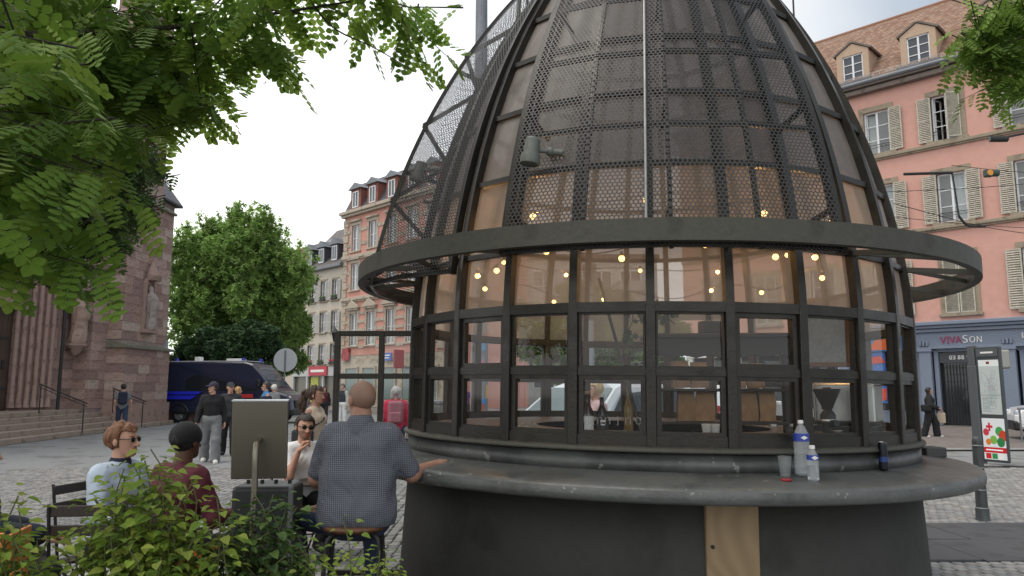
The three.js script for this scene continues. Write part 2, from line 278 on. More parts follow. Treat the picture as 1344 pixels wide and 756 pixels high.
  // ring with its brackets
  { const p = arc(2.395, 2.435, 0, 2 * Math.PI, 108).slice(0, -1); part(k, 'ring', merge([sweep(p, rad(p), 0.125, 0.05, true)]), mRing);
    for (let i = 0; i < NF; i += 2) { const t = tk(i); const m = part(k, 'ring_bracket', merge([beam(cp(prof(2.45), t, 2.45), cp(2.38, t, 2.40), 0.03, 0.035), beam(cp(prof(2.45) + 0.02, t + 0.01, 2.45), cp(2.375, t + DT, 2.41), 0.022, 0.025)]), mRing); }
  }
  // perforated outer sheets, cut in gores between their ribs
  const sr = (Y) => prof(Y) + 0.40 - 0.05 * (Y - 2.4) - 0.012 * (Y - 2.4) ** 2;
  const hex = texFn(256, (u, v) => {   // one cell pair: pitch 1 across, sqrt 3 along
    let d = 9; for (const [cx, cy] of [[0, 0], [1, 0], [0, 1], [1, 1], [0.5, 0.5]]) { const X = Math.abs(u - cx), Y = Math.abs(v - cy) * 1.732; d = Math.min(d, Math.max(X, X * 0.5 + Y * 0.866)); } return d < 0.375 ? 0 : 1; });
  const pitch = 0.0265; const alpha = rep(hex, 1 / pitch, 1 / (pitch * 1.732));
  const mPerf = M('perforated_sheet', { color: lin(0.04, 0.04, 0.041), roughness: 0.45, metalness: 0.4, alphaMap: alpha, alphaTest: 0.5, side: THREE.DoubleSide });
  const YA = 2.35, YB = 5.30, fy = (y) => (y - YA) / (YB - YA);
  function gore(ta, tb, ra = sr, rb2 = sr) {   // ta, tb: edge angles as functions of height
    const n = 30, pos = [], uv = []; let len = 0, prev = null; const rp = [];
    for (let i = 0; i <= n; i++) { const y = YA + (YB - YA) * i / n, r = (ra(y) + rb2(y)) / 2; if (prev) len += Math.hypot(y - prev[0], r - prev[1]); prev = [y, r]; const A = cp(ra(y), ta(y), y), B = cp(rb2(y), tb(y), y); rp.push([A, B, Math.hypot(A[0] - B[0], A[2] - B[2]) / 2, len]); }
    for (let i = 0; i < n; i++) { const [a, b, w, l] = rp[i], [c, d, w2, l2] = rp[i + 1]; pos.push(a, b, d, a, d, c); uv.push([-w, l], [w, l], [w2, l2], [-w, l], [w2, l2], [-w2, l2]); }
    return polyGeo(pos, uv);
  }
  const vb = (tf, w, d, off = 0, rf = sr) => { const p = [], nn = []; for (let i = 0; i <= 30; i++) { const y = YA + (YB - YA) * i / 30; p.push(cp(rf(y) + off, tf(y), y)); nn.push(cp(1, tf(y), 0)); } return sweep(p, nn, w, d); };
  function sail(a, b, n, rails, rf = () => sr) {   // edge angles in degrees, rf(f): radius as a function of height at fraction f
    const t = (f) => () => (a + (b - a) * f) * D2R;
    for (let i = 0; i < n; i++) part(k, 'perforated_panel', gore(t(i / n), t((i + 1) / n), rf(i / n), rf((i + 1) / n)), mPerf);
    for (let i = 0; i <= n; i++) if (i % n === 0 || n < 5) part(k, 'sheet_rib', merge([vb(t(i / n), i % n ? 0.024 : 0.042, i % n ? 0.03 : 0.05, -0.03, rf(i / n))]), mSteel);
    for (const y of rails) { const p = []; for (let i = 0; i <= n; i++) p.push(cp(rf(i / n)(y) - 0.022, t(i / n)(), y)); part(k, 'sheet_rail', merge([sweep(p, rad(p), 0.03, 0.025)]), mSteel); }
    for (let i = 0; i <= n; i += 2) for (const y of [2.62, 3.3, 4.2]) if (rf(i / n)(y) - prof(y) > 0.12) part(k, 'stand_off', merge([beam(cp(prof(y) + 0.02, t(i / n)(), y - 0.08), cp(rf(i / n)(y) - 0.03, t(i / n)(), y), 0.022, 0.03)]), mSteel);
  }
  sail(-31.3, 17.2, 4, [2.37, 3.12, 3.66, 4.16, 5.05]);
  sail(-52, -118, 5, [2.37, 5.05], (f) => (y) => prof(y) + 0.07 + (sr(y) - prof(y) - 0.07) * smooth(-0.05, 0.42, f));
  { const t = -76 * D2R, tc = () => t, ys = [2.4, 2.72, 3.04, 3.36, 3.68, 4.0, 4.32, 4.64, 4.96]; const g = [vb(tc, 0.035, 0.03, -0.02), vb(tc, 0.035, 0.03, 0.03, prof)];
    for (let i = 0; i + 1 < ys.length; i++) { const o = i % 2; g.push(beam(cp((o ? prof : sr)(ys[i]), t, ys[i]), cp((o ? sr : prof)(ys[i + 1]), t, ys[i + 1]), 0.03, 0.03)); }
    part(k, 'lattice', merge(g), mSteel); }
  part(k, 'conduit', merge([(() => { const p = []; for (let i = 0; i <= 30; i++) { const y = 2.5 + 2.75 * i / 30; p.push(cp(sr(y) + 0.02, -10.4 * D2R, y)); } return new THREE.TubeGeometry(new THREE.CatmullRomCurve3(p.map((a) => new THREE.Vector3(...a))), 40, 0.0085, 8); })()]), mGalv);
  // two floodlights clamped to the sheets
  const mLamp = M('floodlight_paint', { color: lin(0.13, 0.145, 0.125), roughness: 0.5, map: rep(T.grain, 3) });
  for (const [t, y, aim, ro] of [[-27, 2.97, -0.5, 0.1], [-76, 3.3, -0.9, -0.13]]) {
    const c = cp(sr(y) + ro, t * D2R, y), b = cp(sr(y) + (ro > 0 ? 0.02 : -0.2), (t + 2.2) * D2R, y);
    const body = lathe([[0.001, 0.075], [0.036, 0.073], [0.045, 0.06], [0.047, -0.02], [0.058, -0.03], [0.06, -0.085], [0.052, -0.09], [0.05, -0.082], [0.001, -0.08]], 20).rotateZ(aim * 0.25);
    const f = part(k, 'floodlight', merge([body]).translate(...c), mLamp);
    part(f, 'arm', merge([rod(c, b, 0.014), ball(0.03, ...b), rod(b, cp(sr(y) + (ro > 0 ? 0 : -0.28), (t + 4) * D2R, y - 0.01), 0.022)]), mLamp);
  }
}
// ---------------------------------------------------------------- inside the kiosk
const mBlackWood = M('black_wood', { color: lin(0.018, 0.013, 0.011), map: rep(T.wood, 2), roughness: 0.5 });
const mBrownWood = M('brown_wood', { color: lin(0.16, 0.075, 0.035), map: rep(T.wood, 2), roughness: 0.55 });
const mKraft = [0.9, 1, 1.1].map((f, i) => M('kraft_paper_' + i, { color: lin(0.34 * f, 0.205 * f, 0.11 * f), map: rep(T.grain, 4), roughness: 0.85 }));
const mBlack = M('black_plastic', { color: lin(0.012, 0.012, 0.013), roughness: 0.4 });
const mChrome = M('steel_bright', { color: lin(0.55, 0.55, 0.54), roughness: 0.28, metalness: 1 });
const mClear = M('clear_vessel', { color: lin(0.95, 0.97, 0.97), transmission: 1, thickness: 0, roughness: 0.03, ior: 1.35 });
const mWhite = M('white_card', { color: lin(0.7, 0.7, 0.68), roughness: 0.7 });
{
  const wc = solo('worktop', merge([lathe([[0.95, 1.24], [1.84, 1.24], [1.84, 1.28], [0.95, 1.28]], 54)]), M('worktop_wood', { color: lin(0.10, 0.06, 0.035), map: rep(T.wood, 1.5), roughness: 0.5 }), 'dark wooden worktop running round inside the kiosk windows', 'worktop', undefined, P(KX + 0.02, 0, KZ));
  wc.rotation.z = -0.8 * D2R;
  // shelf unit with scalloped top
  const Zs = 5.25, s = thing('shelf_unit', 'black wooden shelf unit with scalloped top board holding kraft bags', 'shelf', P(1.45, 1.279, Zs), -0.08);
  for (const x of [-0.46, 0.46]) part(s, 'post', uvm(rbox(0.07, 0.64, 0.07, x, 0.32, 0, 0.015)), mBlackWood);
  const val = []; val.push([-0.5, 0.67], [-0.5, 0.54]); for (let i = 0; i <= 48; i++) { const u = -0.48 + 0.96 * i / 48; val.push([u, 0.52 + 0.018 * Math.abs(Math.sin(u * Math.PI / 0.16))]); } val.push([0.5, 0.54], [0.5, 0.67]);
  part(s, 'top_board', merge([extr(val, 0.035, 0.004).translate(0, 0, 0.02), rbox(1.06, 0.035, 0.26, 0, 0.675, -0.03, 0.01)]), mBlackWood);
  for (const y of [0.30, 0.075]) part(s, 'shelf', uvm(rbox(0.9, 0.022, 0.2, 0, y, -0.02, 0.004)), mBlackWood);
  // kraft bags on the shelves
  const bag = (w, h, d, seed) => { const g = new THREE.BoxGeometry(w, h, d, 4, 6, 3), p = g.attributes.position; for (let i = 0; i < p.count; i++) { const y = p.getY(i) / h + 0.5; let x = p.getX(i), z = p.getZ(i); const f = smooth(0.55, 1, y); z *= 1 - 0.75 * f; x *= 1 - 0.05 * f; const n = noise3(x * 18 + seed, y * 5, z * 20); p.setXYZ(i, x + (n - 0.5) * 0.012, (y) * h, z + (n - 0.5) * 0.014); } g.computeVertexNormals(); return uvm(g); };
  const bags = [[-0.27, 0.39, 0.12, 0.19, 0], [-0.14, 0.39, 0.115, 0.18, 1], [0.12, 0.39, 0.10, 0.17, 2], [0.24, 0.39, 0.11, 0.17, 0], [-0.24, 0.16, 0.12, 0.2, 1], [-0.11, 0.16, 0.13, 0.2, 2], [0.05, 0.16, 0.1, 0.2, 0], [0.18, 0.16, 0.12, 0.205, 1], [0.31, 0.16, 0.11, 0.2, 2]];
  bags.forEach(([x, y, w, h, m], i) => { const b = solo('paper_bag', bag(w, h, 0.075, i * 3.1), mKraft[m], y > 0.3 ? 'folded kraft paper bag on the upper shelf of the black unit' : 'folded kraft paper bag on the lower shelf of the black unit', 'paper bag', y > 0.3 ? 'kraft bags on the upper shelf' : 'kraft bags on the lower shelf', P(1.45 + x, 1.2 + y + (y > 0.3 ? 0.003 : 0.008), Zs - 0.02 - x * 0.08)); b.rotation.y = -0.08 + (hash(i, 3, 3) - 0.5) * 0.25; b.rotation.z = (hash(i, 5, 3) - 0.5) * 0.08; });
  // cups and small jars on the worktop
  const cupg = merge([lathe([[0.001, 0], [0.024, 0], [0.032, 0.07], [0.035, 0.072], [0.032, 0.074], [0.001, 0.068]], 16)]);
  [[1.30, 5.06], [1.355, 5.05]].forEach(([x, z]) => solo('paper_cup', cupg, mWhite, 'small white paper cup on the worktop beneath the kraft bags', 'cup', 'white cups under the shelf', P(x, 1.281, z)));
  [[1.70, 4.92], [1.83, 4.93], [1.36, 4.80]].forEach(([x, z]) => { const j = solo('glass_jar', merge([lathe([[0.001, 0.002], [0.028, 0.002], [0.03, 0.01], [0.028, 0.05], [0.022, 0.06], [0.024, 0.068], [0.021, 0.066], [0.02, 0.06]], 16)]), mClear, 'small glass jar with a chrome lid on the worktop behind the window', 'jar', 'small jars behind the window', P(x, 1.281, z)); part(j, 'lid', merge([cyl(0.025, 0.025, 0.014, 0, 0.066, 0, 16)]), mChrome); });
  // small box speaker on top of the shelf
  const sp = thing('speaker', 'small black box speaker lying on top of the shelf unit', 'speaker', P(1.40, 1.972, Zs), 0.3);
  part(sp, 'case', uvm(rbox(0.15, 0.09, 0.1, 0, 0.045, 0, 0.012)), mBlack); part(sp, 'cone', merge([new THREE.CylinderGeometry(0.032, 0.02, 0.01, 20).rotateX(Math.PI / 2).translate(0.03, 0.045, 0.052)]), M('speaker_cone', { color: lin(0.03, 0.03, 0.03), roughness: 0.8 }));
  // coffee grinder
  const gr = thing('coffee_grinder', 'coffee grinder with a dark conical hopper standing behind the window', 'grinder', P(2.10, 1.278, 5.02), 0.2); gr.scale.setScalar(0.86);
  part(gr, 'base', uvm(rbox(0.15, 0.03, 0.19, 0, 0.015, 0, 0.008)), mBlack);
  part(gr, 'body', merge([lathe([[0.045, 0.02], [0.05, 0.03], [0.048, 0.09], [0.058, 0.11], [0.058, 0.16], [0.04, 0.19], [0.03, 0.2]], 24)]), mBlack);
  part(gr, 'collar', merge([lathe([[0.062, 0.105], [0.066, 0.11], [0.066, 0.125], [0.062, 0.13]], 24)]), mChrome);
  part(gr, 'hopper', merge([lathe([[0.028, 0.19], [0.032, 0.2], [0.098, 0.345], [0.1, 0.352], [0.094, 0.35], [0.03, 0.205]], 28)]), M('smoked_hopper', { color: lin(0.05, 0.045, 0.04), roughness: 0.15, opacity: 0.9, transparent: true }));
  part(gr, 'lid', merge([lathe([[0.001, 0.372], [0.03, 0.372], [0.032, 0.362], [0.1, 0.36], [0.1, 0.35], [0.001, 0.35]], 28)]), mBlack);
  part(gr, 'spout', merge([rbox(0.05, 0.05, 0.07, 0, 0.10, 0.075, 0.01)]), mBlack);
  part(gr, 'fork', merge([tube([[-0.035, 0.045, 0.05], [-0.03, 0.045, 0.12], [0, 0.045, 0.135], [0.03, 0.045, 0.12], [0.035, 0.045, 0.05]], 0.005, 16, 6)]), mChrome);
  // espresso machine
  const em = thing('espresso_machine', 'chrome espresso machine with cups on top beside the grinder', 'coffee machine', P(2.42, 1.275, 5.45), -0.6);
  part(em, 'body', uvm(rbox(0.42, 0.30, 0.34, 0, 0.21, -0.04, 0.03, 2)), mChrome); part(em, 'drip_tray', uvm(rbox(0.40, 0.05, 0.36, 0, 0.03, 0.02, 0.008)), mBlack);
  for (const x of [-0.1, 0.1]) { const g = part(em, 'group_head', merge([cyl(0.032, 0.036, 0.06, x, 0.19, 0.16, 16)]), mChrome); part(g, 'handle', merge([rod([x, 0.2, 0.17], [x, 0.18, 0.3], 0.012)]), mBlack); }
  part(em, 'rail', merge([tube([[-0.19, 0.38, -0.18], [0.19, 0.38, -0.18], [0.19, 0.38, 0.1], [-0.19, 0.38, 0.1]], 0.005, 40, 6, true)]), mChrome);
  for (let i = 0; i < 5; i++) solo('coffee_glass', merge([lathe([[0.001, 0.003], [0.022, 0.003], [0.028, 0.08], [0.026, 0.08], [0.021, 0.006]], 14)]), mClear, 'clear coffee glass standing on the chrome espresso machine', 'glass', 'glasses on the espresso machine', P(2.28 + i * 0.065, 1.642, 5.40 + 0.03 * (i % 2)));
  // framed board hanging inside
  const fb = thing('framed_board', 'grey board in a brown wooden frame hanging behind the upper window', 'board', P(2.13, 1.92, 5.08), -0.25);
  part(fb, 'panel', uvm(rbox(0.27, 0.31, 0.015, 0, 0, 0, 0.002)), M('grey_board', { color: lin(0.26, 0.28, 0.28), map: rep(T.grain, 1), roughness: 0.7 }));
  for (const [w, h, x, y] of [[0.33, 0.032, 0, 0.17], [0.33, 0.032, 0, -0.17], [0.032, 0.31, -0.149, 0], [0.032, 0.31, 0.149, 0]]) part(fb, 'frame_bar', uvm(rbox(w, h, 0.03, x, y, 0.003, 0.004)), mBrownWood);
  part(fb, 'wire', merge([rod([-0.1, 0.18, 0], [0, 0.36, 0], 0.002, 5), rod([0.1, 0.18, 0], [0, 0.36, 0], 0.002, 5)]), mBlack);
  // bottles behind the window with the lettering
  const bot = (h) => [[0.001, 0], [0.034, 0], [0.037, 0.006], [0.037, h * 0.5], [0.033, h * 0.6], [0.016, h * 0.74], [0.0135, h * 0.8], [0.0135, h * 0.93], [0.0155, h * 0.935], [0.0155, h]];
  [[0.47, 4.70, 0.29, [0.03, 0.004, 0.004], 'tall dark red glass bottle'], [0.56, 4.70, 0.27, [0.006, 0.006, 0.006], 'black glass bottle with a white label']].forEach(([x, z, h, c, l], i) => {
    const b = thing('bottle', l + ' standing behind the lettered kiosk window', 'bottle', P(x, 1.282, z));
    part(b, 'body', merge([lathe(bot(h), 24)]), M('bottle_' + i, { color: lin(...c), roughness: 0.08, specularIntensity: 0.9 })); part(b, 'cap', merge([cyl(0.0165, 0.0165, 0.02, 0, h - 0.015, 0, 16)]), i ? mWhite : mKraft[1]);
    part(b, 'label', merge([cyl(0.0378, 0.0378, 0.09, 0, 0.05, 0, 24)]), i ? M('black_label', { color: lin(0.02, 0.02, 0.02), roughness: 0.6 }) : mWhite);
    if (i) part(b, 'print', merge([box(0.03, 0.012, 0.002, 0, 0.11, 0.038), box(0.026, 0.008, 0.002, 0, 0.088, 0.038)]), mWhite);
  });
  const yb = thing('bottle', 'slim amber yellow bottle behind the lettered kiosk window', 'bottle', P(0.74, 1.282, 4.8)); part(yb, 'body', merge([lathe(bot(0.32).map(([r, y]) => [r * 0.8, y]), 20)]), M('amber', { color: lin(0.17, 0.11, 0.03), roughness: 0.12 })); part(yb, 'cap', merge([cyl(0.012, 0.012, 0.025, 0, 0.305, 0, 12)]), mBlack);
  const gj = thing('glass_bowl', 'clear round glass bowl standing on the worktop near the pink poster', 'bowl', P(0.09, 1.285, 4.98)); part(gj, 'bowl', merge([lathe([[0.001, 0.002], [0.04, 0.003], [0.07, 0.03], [0.075, 0.06], [0.055, 0.085], [0.052, 0.085], [0.07, 0.06], [0.066, 0.03], [0.04, 0.008]], 24)]), mClear); part(gj, 'filling', merge([lathe([[0.001, 0.01], [0.04, 0.012], [0.064, 0.032], [0.05, 0.045], [0.001, 0.05]], 20)]), mWhite);
  // leaning rod and hanging vine
  solo('leaning_rod', merge([rod([0.585, 2.32, -4.95], [0.80, 1.28, -4.62], 0.011, 8)]), mBlack, 'thin black rod leaning diagonally inside the kiosk', 'rod');
  const vine = thing('hanging_vine', 'small green ivy vine trailing from the kiosk rail inside', 'plant', P(0.78, 2.05, 4.92));
  part(vine, 'stem', merge([tube([[0, 0.08, 0], [0.02, 0.0, 0.01], [-0.01, -0.1, 0], [0.02, -0.2, 0.01]], 0.003, 20, 5), tube([[0, 0.05, 0], [0.12, 0.04, 0.02], [0.25, 0.0, 0], [0.3, -0.04, 0]], 0.003, 20, 5)]), M('vine_stem', { color: lin(0.04, 0.045, 0.015), roughness: 0.8 }));
  const leafShape = extr([[0, -0.03], [0.014, -0.012], [0.032, -0.014], [0.02, 0.006], [0.024, 0.02], [0.008, 0.018], [0, 0.036], [-0.008, 0.018], [-0.024, 0.02], [-0.02, 0.006], [-0.032, -0.014], [-0.014, -0.012]], 0.001);
  const rv = rng(8); for (let i = 0; i < 26; i++) { const m = part(vine, 'leaf', leafShape, M('ivy_leaf', { color: lin(0.035, 0.06, 0.018), roughness: 0.5, side: THREE.DoubleSide })); const a = i < 12; m.position.set(a ? (rv() - 0.5) * 0.07 : rv() * 0.32, a ? 0.05 - rv() * 0.28 : 0.04 - rv() * 0.07, (rv() - 0.5) * 0.05); m.rotation.set((rv() - 0.5) * 1.2, (rv() - 0.5) * 1.6, rv() * 6); m.scale.setScalar(0.6 + rv() * 0.6); }
  // vinyl letters on the far window and faint lettering on the near one
  const far = thing('window_lettering', 'black capital letters stuck on the far kiosk window', 'lettering', P(KX, 0, KZ));
  const fl = (ch, a, y, s) => { const m = part(far, 'letter', text(ch, s, 0.004), mBlack); m.position.set(1.925 * Math.sin(a), y, 1.925 * Math.cos(a)); m.rotation.y = a; return m; };
  fl('A', 199.8 * D2R, 1.91, 0.19); fl('E', 194.2 * D2R, 1.9, 0.19); fl('I', 208.5 * D2R, 1.89, 0.19);
  const nearT = thing('window_lettering', 'faint white handwritten lettering on the kiosk window before the bottles', 'lettering', P(KX, 0, KZ));
  [...'Omnino'].forEach((ch, i) => { const a = (-20.2 + i * 1.75) * D2R; const m = part(nearT, 'letter', text(ch, ch === 'O' ? 0.062 : 0.056, 0.002, fontR), M('window_paint', { color: lin(0.3, 0.3, 0.28), roughness: 0.8, opacity: 0.25, transparent: true })); m.position.set(1.955 * Math.sin(a), 1.405 + (ch === 'O' ? 0.004 : 0), 1.955 * Math.cos(a)); m.rotation.y = a; });
  // string of warm bulbs hung round inside the dome, and a second, higher string
  const mBulb = M('bulb_glow', { color: lin(0.9, 0.75, 0.5), emissive: lin(1, 0.62, 0.22), emissiveIntensity: 4.5, roughness: 0.4 });
  const bulbG = ball(0.022, 0, 0, 0, 14, 10), socket = merge([cyl(0.011, 0.011, 0.03, 0, 0.018, 0, 10)]);
  const strings = [[2.50, 1.42, 16, 'string of warm round bulbs hung low inside the kiosk dome', 0.05], [2.78, 1.55, 12, 'string of warm round bulbs hung above the ring inside the dome', 0.03]];
  strings.forEach(([y, r, n, label, sag], si) => {
    const st = thing('light_string', label, 'string lights', P(KX, 0, KZ));
    const pts = []; for (let i = 0; i < n * 4; i++) { const a = i / (n * 4) * 2 * Math.PI; pts.push([r * Math.sin(a), y + 0.05 + sag * Math.cos(a * n / 2), r * Math.cos(a)]); }
    part(st, 'cable', merge([tube(pts, 0.004, n * 8, 5, true)]), mBlack);
    for (let i = 0; i < n; i++) {
      const a = (i + 0.3 + si * 0.4) / n * 2 * Math.PI, c = [r * Math.sin(a), y + sag * Math.cos(a * n / 2) + (hash(i, si, 4) - 0.5) * 0.06, r * Math.cos(a)];
      const b = part(st, 'bulb', bulbG, mBulb); b.position.set(...c); part(b, 'socket', socket, mBlack);
      if (i % 2 === 0) { const l = new THREE.PointLight(0xffbe76, 0.26); l.position.set(KX + c[0] * 0.97, c[1], -KZ + c[2] * 0.97); l.castShadow = true; l.shadow.radius = 1; scene.add(l); }
    }
  });
}
// ---------------------------------------------------------------- on the counter
{
  const mPet = M('clear_pet', { color: lin(0.93, 0.96, 0.97), transmission: 0.85, thickness: 0, roughness: 0.25, ior: 1.45 });
  const mWater = M('water', { color: lin(0.97, 0.99, 1), transmission: 1, thickness: 0.05, roughness: 0.0, ior: 1.33 });
  const mBand = M('blue_label', { color: lin(0.02, 0.045, 0.30), roughness: 0.4 });
  const waterBottle = (label, pos, h, r, fill, group) => {
    const b = thing('water_bottle', label, 'bottle', pos);
    const pts = [[0.001, 0.004], [r * 0.8, 0.0], [r, 0.012]]; for (let i = 0; i < 14; i++) pts.push([r * (i % 2 ? 0.96 : 1), 0.02 + h * 0.62 * i / 14]); pts.push([r, h * 0.68], [r * 0.92, h * 0.75], [r * 0.55, h * 0.87], [0.0135, h * 0.92], [0.0125, h * 0.96]);
    part(b, 'body', merge([lathe(pts, 28)]), mPet);
    if (fill) part(b, 'water', merge([lathe([[0.001, 0.006], [r * 0.9, 0.008], [r * 0.93, 0.02], [r * 0.93, h * fill], [0.001, h * fill]], 28)]), mWater);
    part(b, 'cap', merge([cyl(0.0155, 0.0145, 0.018, 0, h * 0.945, 0, 20)]), mWhite);
    part(b, 'label_band', merge([lathe([[r * 1.01, h * 0.62], [r * 1.015, h * 0.625], [r * 1.015, h * 0.76], [r * 0.98, h * 0.765]].map(([a, y]) => [y > h * 0.7 ? r * 0.995 : a, y]), 28)]), mBand);
    part(b, 'label_mark', merge([extr([[-0.02, 0], [0, -0.011], [0.02, 0], [0, 0.011]], 0.002).translate(0, h * 0.69, r * 1.015)]), mWhite); return b;
  };
  waterBottle('large clear plastic water bottle with a blue label on the counter', P(1.64, 1.107, 4.30), 0.305, 0.043, 0);
  waterBottle('small half litre water bottle with a blue label on the counter', P(1.655, 1.088, 4.19), 0.185, 0.031, 0.45);
  const cup = solo('plastic_cup', merge([lathe([[0.001, 0.003], [0.026, 0.002], [0.037, 0.115], [0.0395, 0.117], [0.037, 0.119], [0.035, 0.112], [0.025, 0.006]], 28)]), M('thin_cup', { color: lin(0.9, 0.92, 0.92), transmission: 0.95, thickness: 0, roughness: 0.12, ior: 1.3 }), 'empty clear plastic cup beside the water bottles', 'cup', undefined, P(1.522, 1.099, 4.25));
  solo('red_cap', merge([lathe([[0.001, 0.012], [0.026, 0.012], [0.029, 0.009], [0.029, 0], [0.001, 0]], 24)]), M('red_lid', { color: lin(0.32, 0.02, 0.03), roughness: 0.45 }), 'small red lid lying on the counter before the cup', 'lid', undefined, P(1.497, 1.091, 4.17));
  const can = thing('drink_can', 'slim black drink can standing against the kiosk plinth', 'can', P(2.244, 1.103, 4.6)); part(can, 'body', merge([lathe([[0.001, 0.003], [0.022, 0], [0.0265, 0.01], [0.0265, 0.15], [0.022, 0.163]], 28)]), M('can_black', { color: lin(0.01, 0.012, 0.018), roughness: 0.3, metalness: 0.4 })); part(can, 'rim', merge([lathe([[0.001, 0.160], [0.021, 0.160], [0.0225, 0.167], [0.0215, 0.162]], 28)]), mChrome); part(can, 'stripe', merge([cyl(0.0268, 0.0268, 0.03, 0, 0.05, 0, 28)]), M('can_blue', { color: lin(0.03, 0.06, 0.2), roughness: 0.3, metalness: 0.4 }));
  // phone by the seated man's arm
  const ph = thing('phone', 'small dark phone lying on the counter by the bald man', 'phone', P(-0.50, 1.118, 5.02), 0.5); part(ph, 'case', uvm(rbox(0.075, 0.01, 0.15, 0, 0, 0, 0.004)), mBlack); part(ph, 'screen', uvm(rbox(0.069, 0.002, 0.14, 0, 0.0055, 0, 0.0008)), M('phone_screen', { color: lin(0.02, 0.02, 0.025), roughness: 0.08 }));
  // small dark box beyond the counter (right)
  const ub = solo('utility_box', merge([rbox(0.16, 0.075, 0.2, 0, 0.0375, 0, 0.01)]), M('box_grey', { color: lin(0.06, 0.065, 0.065), roughness: 0.7, map: rep(T.grain, 1) }), 'small dark grey box lying at the back of the kiosk counter', 'utility box', undefined, P(3.27, 1.062, 5.95));
  // windbreak left of the kiosk
  const wb = thing('glass_windbreak', 'dark steel framed glass windbreak joining the kiosk on the plaza side', 'windbreak', P(-1.46, 0, 6.25), 0);
  for (const x of [0, 0.37, 0.70]) part(wb, 'post', uvm(rbox(0.045, 2.06, 0.05, x, 1.03, 0, 0.004)), mSteel);
  for (const y of [2.045, 1.69, 1.16, 0.12]) part(wb, 'rail', uvm(rbox(0.74, 0.045, 0.042, 0.35, y, 0, 0.004)), mSteel);
  for (const [x, w] of [[0.185, 0.325], [0.535, 0.285]]) for (const [y0, y1] of [[1.712, 2.022], [1.183, 1.667], [0.143, 1.137]]) part(wb, 'pane', uvm(new THREE.PlaneGeometry(w, y1 - y0).translate(x, (y0 + y1) / 2, 0)), mGlass);
}
// ---------------------------------------------------------------- street front: houses along one line running away to the left
const onStreet = (s, out = 0) => [24.5 + (s - out) * Math.SQRT1_2, 0, -24.5 + (s + out) * Math.SQRT1_2];
const ST = -Math.PI / 4;
const rect = (x0, x1, y0, y1) => [[x0, y0], [x1, y0], [x1, y1], [x0, y1]];
const mPink = stone('pink_render', [0.64, 0.365, 0.305], T.plaster, 0.22, 0.92, 0.004);
const mSurround = stone('beige_stone', [0.34, 0.285, 0.215], T.blotch, 0.6, 0.9, 0.004);
const mSash = M('white_sash', { color: lin(0.68, 0.7, 0.72), roughness: 0.45 });
const mShutter = M('cream_shutter', { color: lin(0.56, 0.53, 0.44), roughness: 0.7, map: rep(T.grain, 2) });
const mPane = M('house_pane', { color: lin(0.85, 0.9, 0.92), transmission: 0.85, thickness: 0, roughness: 0.02, ior: 1.6 });
const mRoom = M('room_wall', { color: lin(0.42, 0.40, 0.36), roughness: 0.95 });
const mCurtain = M('curtain', { color: lin(0.5, 0.55, 0.55), roughness: 0.9, transmission: 0.25, thickness: 0 });
const mIron = M('wrought_iron', { color: lin(0.015, 0.015, 0.016), roughness: 0.6 });
const mZinc = M('zinc', { color: lin(0.20, 0.215, 0.235), roughness: 0.5, metalness: 0.3, map: rep(T.grain, 0.8) });
const mSlate = stone('slate', [0.075, 0.078, 0.095], T.grain, 0.8, 0.6, 0.006);
const mCream = stone('cream_render', [0.52, 0.48, 0.41], T.plaster, 0.25, 0.92, 0.004);

const shCache = {};
function shutterGeo(w, h, sl) {
  const key = [w, h, sl].join(); if (shCache[key]) return shCache[key];
  const b = 0.05, frame = merge([box(b, h, 0.04, -w / 2 + b / 2, 0, 0), box(b, h, 0.04, w / 2 - b / 2, 0, 0), box(w - 2 * b, b, 0.04, 0, h / 2 - b / 2, 0), box(w - 2 * b, b, 0.04, 0, -h / 2 + b / 2, 0), box(w - 2 * b, b, 0.038, 0, 0, 0)]);
  const s = []; const n = sl; for (let i = 0; i < n; i++) { const y = -h / 2 + b + (h - 2 * b) * (i + 0.5) / n; s.push(new THREE.BoxGeometry(w - 2 * b + 0.004, (h - 2 * b) / n * 1.05, 0.008).rotateX(-0.62).translate(0, y, 0)); }
  return shCache[key] = [frame, merge(s)];
}
const winCache = {};
